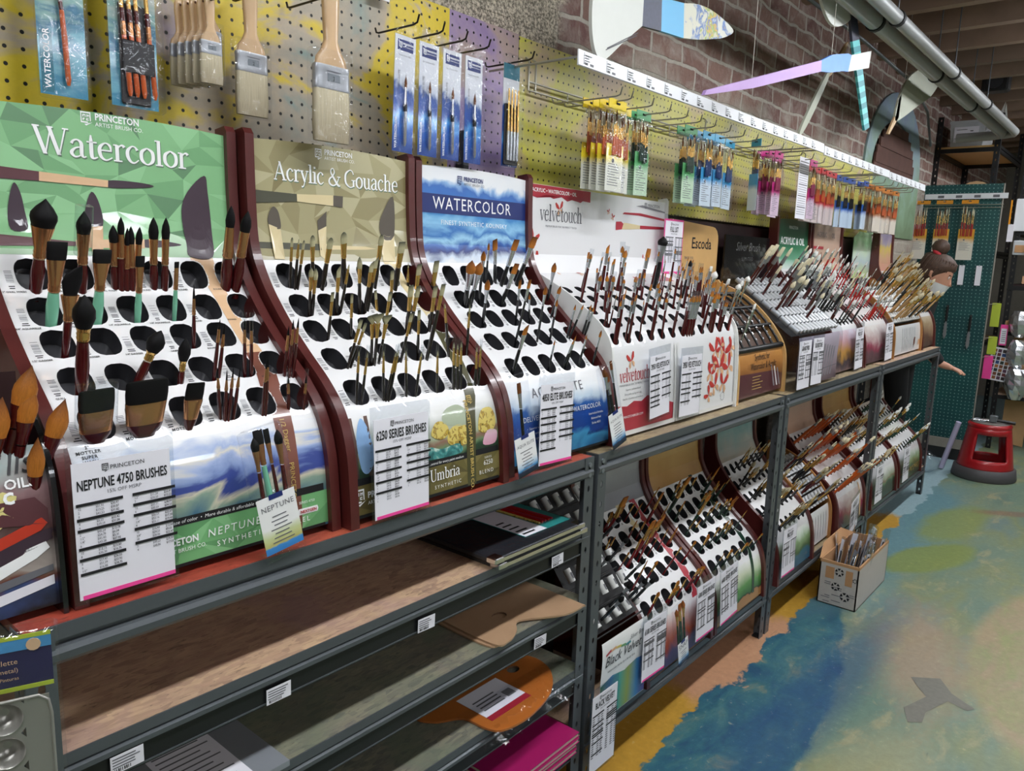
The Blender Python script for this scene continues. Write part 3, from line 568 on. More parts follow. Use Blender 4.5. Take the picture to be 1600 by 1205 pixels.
def display(label, x0, y0, z0, W, prof, cols, rows, hole=(.0225, .028), pt=.018, hdr=None, side='mahogany', front='card_white', panel='card_white', ftop=None, htop=None, arch=.008, hdr_y=None, cupdepth=.03, codes=True, n=12, skirt=.012, back=None, side_h=None, group='counter brush stands', xl=0):
    D = Display(); D.t = thing('brush_display', label, 'brush display', (x0, y0, z0), 0, group); D.s = S = Surf(prof, n); D.W = W; D.o = Vector((x0, y0, z0)); D.rows, D.cols = rows, cols
    F = S.P; D.F = F; xa, xb = xl+pt, W-pt; D.xa, D.xb = xa, xb
    back = back or max(p[0] for p in prof)+.028
    htop = htop if htop is not None else S.len
    # plank sides following the profile
    if side:
        op = []
        for k in range(0, len(S.C)):
            y, z, ty, tz = S.at(S.S[k]); op.append((y-tz*.011, max(0, z+ty*.011)))
        zt = op[-1][1]+.006; op += [(op[-1][0]+.008, zt+.004), (back, zt), (back, 0)]
        for xs in (xl, W-pt):
            b = MB(); b.prism(op, pt, side, lambda a, c, t: (xs+t, a, c)); b.build('side_panel', D.t)
    sl = rows[0]-.045 if rows else .2; sh = rows[-1]+.034 if rows else sl
    if ftop: sl = ftop
    D.sl, D.sh = sl, sh
    # lower picture card
    b = MB(); grid_patch(b, F, xa, xb, skirt, sl, 6, 26, front); D.front = b
    # punched tray card and cups
    if rows:
        b = MB(); ce = [xa]+[(p+q)/2 for p, q in zip(cols, cols[1:])]+[xb]; se = [sl]+[(p+q)/2 for p, q in zip(rows, rows[1:])]+[sh]; hx, hs = hole
        for r, s in enumerate(rows):
            for c, x in enumerate(cols):
                A, B, C_, E = ce[c], ce[c+1], se[r], se[r+1]; per = []
                for i in range(5): per.append((A+(B-A)*i/5, C_))
                for i in range(5): per.append((B, C_+(E-C_)*i/5))
                for i in range(5): per.append((B-(B-A)*i/5, E))
                for i in range(5): per.append((A, E-(E-C_)*i/5))
                inn = []
                for px, ps in per:
                    u, v = sq(math.atan2((ps-s)/hs, (px-x)/hx)); inn.append((x+hx*u, s+hs*v))
                mid = [((p[0]+q[0])/2, (p[1]+q[1])/2) for p, q in zip(per, inn)]
                V = [F(*p) for p in per]+[F(*p) for p in mid]+[F(*p) for p in inn]; k = 20
                b.add(V, [(i, (i+1) % k, k+(i+1) % k, k+i) for i in range(k)]+[(k+i, k+(i+1) % k, 2*k+(i+1) % k, 2*k+i) for i in range(k)], panel)
                cu = MB(); R = []
                for dd, sc in ((-.0006, 1.03), (-.012, .99), (-cupdepth, .9)):
                    R.append([F(x+hx*u*sc, s+hs*v*sc, dd) for u, v in (sq(2*math.pi*i/16) for i in range(16))])
                cu.rings(R[::-1], 'cup', cap=False, smooth=True); cu.add(R[-1], [tuple(range(16))], 'cup'); cu.build('cup', D.t)
                if codes:
                    bx, bs = x-hx-.0085, s-.004
                    for i in range(9):
                        if rnd.random() < .8:
                            h = rnd.choice((.0006, .0009, .0012)); q = bs-.011+i*.0026
                            b.add([F(bx-.005, q, .0004), F(bx+.005, q, .0004), F(bx+.005, q+h, .0004), F(bx-.005, q+h, .0004)], [(0, 1, 2, 3)], 'ink_grey')
                    for i in range(2): q = bs-.0165-i*.0035; w_ = rnd.uniform(.003, .0055); b.add([F(bx-w_, q, .0004), F(bx+w_, q, .0004), F(bx+w_, q+.0016, .0004), F(bx-w_, q+.0016, .0004)], [(0, 1, 2, 3)], 'ink')
        D.panel = b
    else: D.panel = None
    # header card
    D.top = lambda x: htop-arch*((x-W/2)/(W/2))**2
    if hdr:
        b = MB(); grid_patch(b, F, xa, xb, sh, D.top, 12, 5, hdr); D.header = b
    else: D.header = None
    bp = MB(); bp.box(xa, xb, back-.012, back-.006, 0, (S.C[-1][1] if hdr else S.at(sh)[1])-.012, 'black'); bp.build('back_board', D.t)
    return D
def finish(D):
    o = []
    for n_, b in (('front_card', D.front), ('tray_card', D.panel), ('header_card', D.header)):
        if b is None: o.append(None); continue
        q = b.build(n_, D.t); o.append(q)
    D.front_o, D.panel_o, D.header_o = o; return D
def poly(D, mb, pts, m, off=.0008, mm=True):
    P = [(a/1000, b/1000) if mm else (a, b) for a, b in pts]
    if m in ('print_plum', 'print_darktip') and len(P) > 4: P = cat_rom(P, 4, True)
    cx, cs = sum(a for a, _ in P)/len(P), sum(b for _, b in P)/len(P); n = len(P); K = 4
    V = [D.F(cx, cs, off)]+[D.F(cx+(a-cx)*k/K, cs+(b-cs)*k/K, off) for k in range(1, K+1) for a, b in P]
    mb.add(V, [(0, 1+i, 1+(i+1) % n) for i in range(n)]+[(1+(k-1)*n+i, 1+k*n+i, 1+k*n+(i+1) % n, 1+(k-1)*n+(i+1) % n) for k in range(1, K) for i in range(n)], m)
def ribbon(D, mb, pts, m, off=.0006, holes=True, n=16):
    """printed strip (x, s, width) running over the punched card; nothing is printed where a hole is"""
    P = cat_rom([(a/1000, b/1000, c/1000) for a, b, c in pts], n); hx, hs = .0225, .028; q = 18
    for a, b in zip(P, P[1:]):
        for j in range(q):
            t0, t1 = j/q-.5, (j+1)/q-.5; Q = [(a[0]+a[2]*t0, a[1]), (a[0]+a[2]*t1, a[1]), (b[0]+b[2]*t1, b[1]), (b[0]+b[2]*t0, b[1])]
            if holes and any(sum(abs((c-h)/r)**2.6 for c, h, r in zip(p, (x, s), (hx, hs))) < 1 for p in Q for x in D.cols for s in D.rows): continue
            mb.add([D.F(x, s, off) for x, s in Q], [(3, 2, 1, 0)], m)
def dtext(D, mb, body, x, s, size, m, off=.0012, sx=1, serif=False, wk=1, slant=0, **k):
    V, F_ = serif2d(body, wk) if serif else txt2d(body, **k)
    put_text(mb, V, F_, size, m, lambda a, b: D.F(a, b+slant*(a-x), off), x, s, sx)
def crest(D, mb, x, s, h, m, off=.0012, fn=None):
    """small shield mark: square frame of strokes over a tick"""
    Fp = fn or (lambda a, b: D.F(a, b, off)); w_ = h*.72
    def r(a, b, c, d): mb.add([Fp(x+a*w_, s+b*h), Fp(x+c*w_, s+b*h), Fp(x+c*w_, s+d*h), Fp(x+a*w_, s+d*h)], [(0, 1, 2, 3)], m)
    for q in ((0, .2, .1, 1), (.9, .35, 1, 1), (0, .9, 1, 1), (0, .2, .7, .3), (.2, .62, .3, .82), (.2, .75, .42, .82), (.42, .62, .5, .82), (.6, .62, .7, .82), (.8, .62, .86, .82), (.6, .72, .86, .78), (.2, .38, .3, .55), (.2, .48, .42, .55), (.55, .38, .65, .55), (.55, .38, .8, .44), (.55, .5, .8, .55)): r(*q)
    mb.add([Fp(x+.35*w_, s+.12*h), Fp(x+.5*w_, s), Fp(x+1.15*w_, s+.3*h), Fp(x+.55*w_, s+.14*h)], [(0, 1, 2, 3)], m)
def letters(D, parent, L, label=None):
    b = MB(); L(b); o = b.build('lettering', parent)
    if label: o['label'] = label
    return o
COLS = [.068+.063*k for k in range(6)]; ROWS = [.240, .318, .391, .452, .519]
# stand with the green header
D1 = display('tall stand with green watercolor header and red-brown sides, nearest the camera', .355, 1.025, SHZ, .421, PROF_S, COLS, ROWS, hdr='hdr_green1', front='art_lake')
facets(D1.header, D1.F, D1.xa, D1.xb, D1.sh, .772, 8, 7, ['hdr_green1', 'hdr_green2', 'hdr_green3', 'hdr_green4'], top=D1.top, pale='pale_green')
h = D1.header
for pts, m in (([(19, 683), (98, 679), (97, 665), (19, 664)], 'print_maroon'), ([(98, 679), (198, 675), (197, 664), (97, 665)], 'print_tan'), ([(198, 675), (246, 676), (272, 672), (245, 667), (197, 664)], 'print_plum'),
    ([(62, 659), (70, 647), (74, 619), (75, 592), (53, 591), (52, 622)], 'print_plum'), ([(171, 655), (182, 636), (184, 602), (160, 600), (159, 624)], 'print_plum'), ([(160, 600), (184, 602), (182, 580), (178, 556), (162, 556)], 'print_tan'),
    ([(362, 698), (367, 671), (370, 604), (364, 554), (322, 554), (320, 579), (317, 634), (330, 668)], 'print_plum'), ([(20, 584), (140, 575), (139, 568), (20, 565)], 'print_maroon'), ([(140, 578), (248, 583), (246, 567), (140, 565)], 'print_tan'), ([(248, 582), (280, 581), (311, 575), (278, 570), (246, 569)], 'print_plum')):
    poly(D1, h, pts, m, .0022)
ribbon(D1, D1.panel, [(343, 553, 42), (345, 524, 40), (352, 493, 30), (356, 451, 26), (358, 392, 26), (360, 345, 28)], 'print_tan'); ribbon(D1, D1.panel, [(360, 345, 34), (357, 300, 36), (349, 265, 36), (344, 218, 34), (341, 195, 33)], 'print_brown')
ribbon(D1, D1.front, [(341, 195, 33), (338, 150, 32), (338, 111, 30), (339, 48, 28), (338, 13, 27)], 'print_brown', holes=False)
f = D1.front
facets(f, D1.F, D1.xa, D1.xb, .016, .072, 9, 2, ['low_green1', 'low_green2', 'low_green3']); poly(D1, f, [(18, 72), (397, 72), (397, 84), (18, 84)], 'ink'); poly(D1, f, [(18, 12), (397, 12), (397, 17), (18, 17)], 'ink')
poly(D1, f, [(346, 40), (382, 40), (384, 45), (382, 50), (346, 50), (344, 45)], 'bright_white', .0016)
def L1(b):
    dtext(D1, b, 'Watercolor', .216, .7045, .040, 'shadow_ink', .0009, sx=1.12, serif=True); dtext(D1, b, 'Watercolor', .2145, .7065, .040, 'bright_white', .0016, sx=1.12, serif=True)
    crest(D1, b, .163, .756, .021, 'bright_white'); dtext(D1, b, 'PRINCETON', .184, .7665, .0145, 'bright_white', bold=.025, align='LEFT', sx=.86); dtext(D1, b, 'ARTIST BRUSH CO.', .184, .757, .0088, 'bright_white', align='LEFT')
def L1f(b):
    dtext(D1, b, 'NEPTUNE', .232, .045, .017, 'bright_white', .0022, shear=.12, space=1.25); dtext(D1, b, 'SYNTHETIC SQUIRREL', .284, .028, .0115, 'bright_white', .0022, space=1.5, bold=.01)
    dtext(D1, b, 'Greater release of color  •  More durable & affordable than natural hair', .21, .0758, .0075, 'bright_white', .0018, shear=.2)
    dtext(D1, b, 'PRINCETON', .14, .045, .014, 'bright_white', .0022, bold=.03, sx=.9); dtext(D1, b, 'ARTIST BRUSH CO.', .15, .034, .0085, 'bright_white', .0022); dtext(D1, b, 'NEXTGEN', .364, .0425, .0068, 'red_ink', .0028, bold=.03); dtext(D1, b, 'SERIES 4750', .362, .058, .006, 'bright_white', .0022)
    for i, c in enumerate('Dagger'): pass
    for body, s in (('1/2', .195), ('Dagger', .165), ('PRINCETON', .095)):
        V, F_ = txt2d(body); put_text(b, V, F_, .0125, 'print_gold', lambda a, q: D1.F(.335+q, s-a, .002), 0, 0)
def L1p(b):
    for k, (x, s) in enumerate(((.045, .203), (.112, .213), (.178, .216))):
        for i, wd in enumerate((('2"', 'MOTTLER', 'SUPER', 'WASH'), ('1 1/2"', 'MOTTLER'), ('1"', 'MOTTLER'))[k]): dtext(D1, b, wd, x, s-i*.0068, .0064, 'ink', .0008, bold=.02, space=1.15)
    for r, row in enumerate((('QUILL', 'QUILL', 'QUILL', 'SCRIPT', 'ROUND', 'ROUND'), ('1/2" DAGGER', '3/8" DAGGER', '1/4" DAGGER', 'LINER', 'ROUND', 'ROUND'), ('3/4" AQUARELLE', '1/2" AQUARELLE', '1/4" AQUARELLE', '1/8" AQUARELLE', 'ROUND', 'ROUND'), ('1" OVAL WASH', '3/4" OVAL WASH', '1/2" OVAL WASH', 'ROUND', 'ROUND', 'ROUND'))):
        for c, wd in enumerate(row): dtext(D1, b, wd, COLS[c]-.030, ROWS[r+1]-.031, .0045, 'ink', .0008, bold=.02)
L1p(D1.panel); finish(D1); letters(D1, D1.header_o, L1); letters(D1, D1.front_o, L1f)

# stand with the olive header
ROWS2 = [.236, .317, .388, .450, .518]; COLS2 = [.077+.063*k for k in range(6)]
D2 = display('tall stand with olive acrylic and gouache header, second from the camera', .772, 1.005, SHZ, .422, PROF_S, COLS2, ROWS2, hdr='hdr_olive1', front='art_garden', xl=.010)
facets(D2.header, D2.F, D2.xa, D2.xb, D2.sh, .772, 8, 7, ['hdr_olive1', 'hdr_olive2', 'hdr_olive3', 'hdr_olive4'], top=D2.top, pale='pale_olive'); h = D2.header
for pts, m in (([(19, 681), (122, 680), (122, 666), (19, 656)], 'print_forest'), ([(122, 680), (208, 684), (207, 663), (122, 666)], 'print_cream'), ([(208, 684), (232, 684), (230, 661), (207, 663)], 'print_darktip'),
    ([(57, 620), (59, 640), (69, 653), (80, 642), (82, 612)], 'print_darktip'), ([(57, 620), (82, 612), (82, 553), (60, 553)], 'print_cream'), ([(167, 632), (190, 652), (188, 622), (168, 613)], 'print_darktip'), ([(168, 613), (188, 622), (176, 553), (165, 562)], 'print_cream'),
    ([(366, 694), (366, 610), (340, 600), (326, 620), (332, 651)], 'print_darktip'), ([(366, 610), (358, 553), (324, 553), (326, 600), (330, 612)], 'print_cream'), ([(20, 586), (171, 586), (171, 573), (20, 574)], 'print_forest'), ([(171, 588), (201, 584), (200, 575), (171, 572)], 'print_cream'), ([(201, 584), (283, 584), (312, 580), (282, 577), (200, 575)], 'print_cream')):
    poly(D2, h, pts, m, .0022)
ribbon(D2, D2.panel, [(341, 553, 34), (350, 530, 30), (359, 505, 26), (366, 479, 25), (383, 422, 25), (383, 380, 26)], 'print_cream'); ribbon(D2, D2.panel, [(383, 380, 30), (379, 345, 32), (364, 285, 32), (349, 225, 30), (342, 191, 29)], 'print_olive')
f = D2.front
facets(f, D2.F, D2.xa, D2.xb, .016, .070, 8, 2, ['low_olive1', 'low_olive2', 'low_olive3']); poly(D2, f, [(18, 70), (400, 70), (400, 82), (18, 82)], 'ink'); poly(D2, f, [(18, 12), (400, 12), (400, 18), (18, 18)], 'ink')
art('art_trunk', [(0, '#2a1e1a'), (1, '#6a5248')], amp=.3, scale=20); art('bloom_pink', [(.3, '#7a8a68'), (.42, '#d99ab0'), (.55, '#e4bccb'), (.7, '#a9b49a')], amp=.0, scale=60); art('bloom_gold', [(.3, '#2c3a24'), (.45, '#c9a83a'), (.55, '#8a6a34'), (.68, '#d9c46a')], amp=.9, scale=90); art('pond', [(.3, '#2f6a6a'), (.5, '#4d9a96'), (.7, '#c4d9cc')], amp=.8, scale=50); mk('sky_print', '#8fb4dc', .4, var=.15, vs=30)
for pts, m in (([(45, 100), (60, 88), (75, 110), (72, 160), (60, 185), (42, 150)], 'sky_print'), ([(28, 83), (40, 83), (44, 140), (42, 188), (32, 188), (34, 140)], 'art_trunk'), ([(62, 83), (78, 83), (74, 140), (76, 188), (68, 188), (66, 140)], 'art_trunk'),
    ([(250, 150), (270, 140), (310, 138), (322, 160), (300, 178), (272, 176), (254, 166)], 'bloom_pink'), ([(215, 130), (240, 118), (262, 128), (256, 148), (232, 152)], 'bloom_gold'), ([(258, 108), (290, 98), (318, 104), (316, 132), (286, 140), (262, 130)], 'bloom_gold'), ([(345, 120), (380, 112), (398, 130), (392, 160), (360, 158)], 'bloom_gold'), ([(356, 90), (392, 88), (399, 112), (370, 116)], 'bloom_pink'), ([(195, 86), (290, 84), (286, 104), (240, 100), (205, 108)], 'pond')): poly(D2, f, cat_rom(pts, 4, True) if m != 'art_trunk' else pts, m, .0008)
ribbon(D2, f, [(342, 191, 29), (330, 160, 28), (323, 120, 27), (320, 70, 25), (320, 14, 24)], 'print_olive', off=.0010, holes=False)
finish(D2)
def L2(b):
    dtext(D2, b, 'Acrylic & Gouache', .2285, .7015, .034, 'shadow_ink', .0009, sx=.98, serif=True); dtext(D2, b, 'Acrylic & Gouache', .227, .7035, .034, 'bright_white', .0016, sx=.98, serif=True)
    crest(D2, b, .167, .750, .021, 'bright_white'); dtext(D2, b, 'PRINCETON', .189, .7615, .0145, 'bright_white', bold=.025, align='LEFT', sx=.86); dtext(D2, b, 'ARTIST BRUSH CO.', .189, .752, .0088, 'bright_white', align='LEFT')
letters(D2, D2.header_o, L2)
def L2f(b):
    dtext(D2, b, 'Umbria', .245, .042, .022, 'bright_white', .002, serif=True); dtext(D2, b, 'SYNTHETIC', .252, .026, .010, 'bright_white', .002, space=1.5); dtext(D2, b, 'BLEND', .362, .030, .011, 'bright_white', .002, space=1.4); dtext(D2, b, '6250', .368, .047, .014, 'bright_white', .002); dtext(D2, b, 'SERIES', .368, .060, .006, 'bright_white', .002, space=1.3)
    crest(D2, b, .026, .034, .030, 'bright_white', .002); dtext(D2, b, 'PRINCETON', .055, .046, .015, 'bright_white', .002, bold=.03, align='LEFT'); dtext(D2, b, 'ARTIST BRUSH CO.', .055, .034, .009, 'bright_white', .002, align='LEFT'); dtext(D2, b, 'Medium stiffness  •  Precise bristle control for every paint medium', .20, .0735, .0072, 'bright_white', .0018, shear=.2)
    V, F_ = txt2d('PRINCETON ARTIST BRUSH CO.', bold=.02); put_text(b, V, F_, .0125, 'print_gold', lambda a, q: D2.F(.3165+q, .095-a, .002), 0, 0)
    crest(D2, b, .328, .175, .018, 'print_gold', .002)
letters(D2, D2.front_o, L2f)

# stand with the blue header
COLS3 = [.089+.0605*k for k in range(6)]
D3 = display('tall stand with blue and white watercolor header, third from the camera', .1+1.112, 1.02, SHZ, .418, PROF_S, COLS3, ROWS2, hdr='art_wave', front='art_water')
b = D3.header; poly(D3, b, [(18, 668), (400, 668), (400, 712), (18, 712)], 'navy', .0006)
b = D3.front; poly(D3, b, [(18, 12), (400, 12), (400, 18), (18, 18)], 'ink')
finish(D3)
def L3(b):
    dtext(D3, b, 'WATERCOLOR', .200, .678, .041, 'bright_white', .0014, sx=.92, space=1.12); dtext(D3, b, 'FINEST SYNTHETIC KOLINSKY', .205, .643, .0155, 'bright_white', .0014, space=1.15)
    crest(D3, b, .142, .737, .022, 'navy'); dtext(D3, b, 'PRINCETON', .164, .7485, .0145, 'navy', bold=.025, align='LEFT', sx=.86); dtext(D3, b, 'ARTIST BRUSH CO.', .164, .739, .0088, 'ink_grey', align='LEFT')
letters(D3, D3.header_o, L3)
def L3f(b):
    dtext(D3, b, 'AQUA ELITE', .205, .158, .032, 'ink_grey', .0014, space=1.15); dtext(D3, b, 'DELIVERS THE PERFECT WATERCOLOR', .215, .108, .0165, 'bright_white', .0014, space=1.05)
    for i, t_ in enumerate(('Superior color holding', 'Precise spring and control', 'Finest synthetic sable')): dtext(D3, b, t_, .12, .090-.012*i, .008, 'bright_white', .0014); dtext(D3, b, ('Interlocked bristles', 'Balanced feel', 'Series 4850')[i], .345, .092-.012*i, .008, 'bright_white', .0014)
    dtext(D3, b, 'ARTIST BRUSH', .34, .045, .010, 'navy', .0014)
letters(D3, D3.front_o, L3f)
# ---------------------------------------------------------------- white butterfly stand (two trays, one wide header)
PROF_V = [(0, 0), (.003, .12), (.012, .235), (.035, .283), (.08, .322), (.16, .372), (.27, .425), (.292, .45), (.295, .5), (.297, .665)]
mk('white_frame', '#e6e6e3', .4, coat=.3); mk('butterfly_red', '#c23a34', .4, coat=.4, var=.25, vs=60); mk('butterfly_peach', '#e0b088', .4, coat=.4, var=.2, vs=60); mk('rose_band', '#b23442', .35, coat=.6, var=.12, vs=25); mk('rose_mist', '#e6a9c0', .4, coat=.5)
COLV = [.042+.0605*k for k in range(12)]; ROWV = [.268, .318, .368, .418, .466]
DV = display('wide white stand with red butterfly prints, two tray halves and one header', 1.632, 1.035, SHZ, .754, PROF_V, COLV, ROWV, hole=(.016, .0165), pt=.006, side='white_frame', hdr='card_white', front='card_white', ftop=.238, arch=0, codes=False, htop=.812)
h = DV.header
def butterfly(D, mb, x, s, r, ang, off=.001, m=('butterfly_red', 'butterfly_peach')):
    for sg in (-1, 1):
        for (pts, mm) in (([(0, 0), (.25, .55), (.62, .95), (.85, .8), (.7, .3), (.3, .02)], m[0]), ([(.05, -.02), (.4, -.1), (.62, -.4), (.45, -.8), (.22, -.6)], m[1])):
            Q = []
            for a, b in pts:
                a *= sg; c, d = math.cos(ang), math.sin(ang); Q.append((x+r*(a*c-b*d), s+r*(a*d+b*c)))
            poly(D, mb, Q if sg > 0 else Q[::-1], mm, off, mm=False)
poly(DV, h, [(6, 811), (300, 811), (300, 780), (270, 786), (250, 776), (215, 783), (185, 775), (150, 788), (120, 778), (80, 786), (45, 776), (6, 782)], 'rose_band', .0007)
for pts, m in (([(445, 707), (480, 711), (490, 728), (475, 735), (445, 733)], 'rose_band'), ([(480, 711), (530, 713), (590, 717), (590, 728), (530, 731), (490, 732)], 'print_cream'), ([(590, 717), (748, 722), (748, 730), (590, 728)], 'rose_band'), ([(480, 758), (560, 760), (748, 750), (748, 757), (590, 767), (490, 764)], 'rose_band'), ([(560, 788), (748, 776), (748, 781), (600, 793)], 'grey_print'),
    ([(590, 508), (700, 508), (700, 530), (660, 560), (630, 540), (600, 545)], 'rose_band'), ([(470, 508), (520, 508), (525, 530), (480, 540)], 'rose_band')): poly(DV, h, pts, m, .0008)
for x, s, r, a in ((.150, .752, .022, .2), (.045, .60, .03, .5), (.035, .665, .025, -.4), (.115, .57, .02, .7), (.4, .76, .009, .3), (.425, .745, .011, -.3), (.62, .62, .014, -.5), (.655, .605, .016, .3), (.22, .56, .018, .3), (.4, .58, .014, -.2)): butterfly(DV, h, x, s, r, a)
f = DV.front
poly(DV, f, [(14, 20), (340, 20), (340, 66), (300, 76), (250, 84), (215, 100), (190, 104), (160, 92), (120, 97), (80, 84), (45, 88), (14, 94)], 'rose_band', .0008)
art('art_blush', [(0, '#f0f0f1'), (.35, '#efc4d4'), (1, '#d84c8c')], axis=0, amp=.1, scale=10)
for a, b, m in ((0, 349, 'white_frame'), (353, 754, 'white_frame')):
    for q in ((a, 8, b, 20), (a, 8, a+12, 236), (b-12, 8, b, 236)): grid_patch(f, DV.F, q[0]/1000, q[2]/1000, q[1]/1000, q[3]/1000, 1, 12, m, .003)
for i, q in enumerate([(.60, .195, .040, .3), (.67, .185, .046, -.4), (.635, .14, .046, .1), (.70, .135, .042, .6), (.575, .125, .036, -.3), (.605, .085, .036, .5), (.665, .085, .036, -.2), (.565, .06, .028, .9), (.715, .195, .034, .9), (.64, .205, .03, 1.2), (.59, .155, .026, 1.0)]): butterfly(DV, f, *q, .0009+.00012*i)
finish(DV)
def LV(b):
    dtext(DV, b, 'velvetouch', .160, .717, .044, 'ink_grey', .0012, sx=.88, serif=True, wk=.9); dtext(DV, b, 'ACRYLIC • WATERCOLOR • OIL', .022, .792, .0145, 'bright_white', .0014, bold=.02, align='LEFT'); dtext(DV, b, 'PREMIUM BRUSH FOR THE PERFECT TOUCH', .160, .700, .0075, 'ink_grey', .0012)
    crest(DV, b, .612, .782, .02, 'ink_grey'); dtext(DV, b, 'PRINCETON', .632, .790, .014, 'ink_grey', .0012, align='LEFT')
letters(DV, DV.header_o, LV)
def LVf(b):
    dtext(DV, b, 'velvetouch', .125, .152, .036, 'red_ink', .0012, sx=.82, serif=True, wk=.9); dtext(DV, b, 'PREMIUM BRUSH FOR THE PERFECT TOUCH', .120, .141, .0075, 'ink_grey', .0012)
    for i, t_ in enumerate(('Superior synthetic blend', 'Sharp point, spring and snap', 'Ideal for all painters and mediums')): dtext(DV, b, t_, .115, .128-.012*i, .0075, 'ink_grey', .0012)
    dtext(DV, b, 'PRINCETONBRUSH.COM', .12, .055, .009, 'bright_white', .0014); 
    for k in range(14): a = 2*math.pi*k/14; x_, s_ = .665+.013*math.cos(a), .045+.013*math.sin(a); b.add([DV.F(x_-.002, s_-.001, .0012), DV.F(x_+.002, s_-.001, .0012), DV.F(x_+.002, s_+.001, .0012), DV.F(x_-.002, s_+.001, .0012)], [(0, 1, 2, 3)], 'ink_grey')
letters(DV, DV.front_o, LVf)
bb = MB(); butterfly(DV, bb, .105, .205, .024, .25, .0012); bb.build('butterfly_print', DV.t)

# ---------------------------------------------------------------- plywood rack with black ribs
PROF_E = [(0, 0), (.003, .11), (.015, .17), (.05, .225), (.10, .28), (.17, .335), (.25, .37), (.28, .38)]
def label_rows(D, b, x, s, n, w_, m, dh=.006, h=.0022):
    for i in range(n): l = rnd.uniform(.6, 1)*w_; b.add([D.F(x, s-i*dh, .0012), D.F(x+l, s-i*dh, .0012), D.F(x+l, s-i*dh+h, .0012), D.F(x, s-i*dh+h, .0012)], [(0, 1, 2, 3)], m)
mk('plywood', '#cfa468', .45, coat=.2, var=.10, vs=18); mk('rack_brown', '#4a3020', .6, var=.2, vs=30)
def rib_rack(D, s0, s1, n, cross, m='black', bead='silver'):
    base = MB(); grid_patch(base, D.F, D.xa, D.xb, s0, s1, 4, 12, 'rack_brown', -.022); base.build('rack_base', D.t)
    for i in range(n):
        x = D.xa+.012+(D.xb-D.xa-.024)*i/(n-1); b = MB(); b.tube([D.F(x, s0+(s1-s0)*j/12) for j in range(13)], .0045, m, 6)
        for j in range(11):
            y, z, ty, tz = D.s.at(s0+(s1-s0)*(j+.5)/11); b.add([D.F(x-.004, s0+(s1-s0)*(j+.35)/11, .005), D.F(x+.004, s0+(s1-s0)*(j+.35)/11, .005), D.F(x+.004, s0+(s1-s0)*(j+.65)/11, .0055), D.F(x-.004, s0+(s1-s0)*(j+.65)/11, .0055)], [(0, 1, 2, 3)], bead)
        b.build('rib', D.t)
    for k in range(cross):
        s = s0+.004+(s1-s0-.01)*k/(cross-1); b = MB(); b.tube([D.F(D.xa, s, .002), D.F(D.xb, s, .002)], .007 if k else .011, m, 6); b.build('cross_bar', D.t)
DE = display('plywood rack with black ribs and brown front card, maker board behind', 2.402, 1.04, SHZ, .426, PROF_E, [], [], side='plywood', front='art_bronze', ftop=.170, pt=.012)
poly(DE, DE.front, [(14, 14), (412, 14), (412, 70), (330, 88), (14, 96)], 'print_maroon', .0006)
for k in range(3): poly(DE, DE.front, [(300+k*28, 110-k*8), (308+k*28, 112-k*8), (345+k*26, 30), (333+k*26, 30)], ('grey_print', 'white', 'grey_print')[k], .001)
finish(DE); rib_rack(DE, .172, .44, 7, 4)
def LE(b):
    dtext(DE, b, 'Synthetic for', .225, .135, .034, 'ink', .0014, sx=.75, serif=False, shear=.1); dtext(DE, b, 'Watercolor & Acrylic', .235, .104, .034, 'ink', .0014, sx=.75, shear=.1); label_rows(DE, b, .14, .078, 5, .10, 'print_gold', .0105)
letters(DE, DE.front_o, LE)
pb = MB(); pts = [(.062, .30), (.455, .30), (.455, .55)]+[(.405+.05*math.cos(a), .55+.05*math.sin(a)+.0) for a in (0, .4, .8, 1.2, 1.57)]+[(.062, .615)]
pb.prism(pts, .012, 'plywood', lambda a, c, t: (a, .315+t, c)); o = pb.build('header_board', DE.t)
lb = MB(); V, F_ = txt2d('Escoda', bold=.01); put_text(lb, V, F_, .058, 'ink', lambda a, c: (a, .3142, c), .315, .515); V, F_ = txt2d('SINCE 1933'); put_text(lb, V, F_, .014, 'ink_grey', lambda a, c: (a, .3142, c), .22, .475); lb.build('lettering', o)
# ---------------------------------------------------------------- tube racks
mk('tube_silver', '#c2c4c7', .3, metal=.25, coat=.3); mk('tube_white', '#dcdcda', .4); mk('tube_end', '#111113', .5)
def tube_rack(D, s0, s1, nx, ns, m, r=.011, gap=.25, ink=True):
    base = MB(); grid_patch(base, D.F, D.xa, D.xb, s0, s1, 4, 10, 'black', -.026); base.build('rack_base', D.t)
    for i in range(nx):
        x = D.xa+.014+(D.xb-D.xa-.028)*i/(nx-1); b = MB()
        for j in range(ns):
            a, c = s0+(s1-s0)*(j+gap/2)/ns, s0+(s1-s0)*(j+1-gap/2)/ns
            b.tube([D.F(x, a), D.F(x, c)], r, m, 10); b.tube([D.F(x, c-.0005), D.F(x, c+.0005)], r*.8, 'tube_end', 8)
            if ink: b.add([D.F(x-.003, a+.008, r+.0003), D.F(x+.003, a+.008, r+.0003), D.F(x+.003, c-.012, r+.0003), D.F(x-.003, c-.012, r+.0003)], [(0, 1, 2, 3)], 'ink_grey')
        b.build('tube_row', D.t)
PROF_T = [(0, 0), (.002, .10), (.004, .205), (.05, .245), (.13, .305), (.21, .36), (.29, .42), (.30, .43)]
DS = display('slanted rack of silver tubes with grey front sheet and black header', 2.832, .995, SHZ+.001, .47, PROF_T, [], [], side='clear_plastic', front='art_mauve', ftop=.20, pt=.004)
for k in range(5): poly(DS, DS.front, [(290+k*30, 160-k*4), (304+k*30, 162-k*4), (300+k*30, 100), (270+k*30, 30), (258+k*30, 34), (286+k*30, 100)], 'grey_print', .001)
poly(DS, DS.front, [(250, 60), (466, 66), (466, 69), (250, 63)], 'ink_grey', .0012)
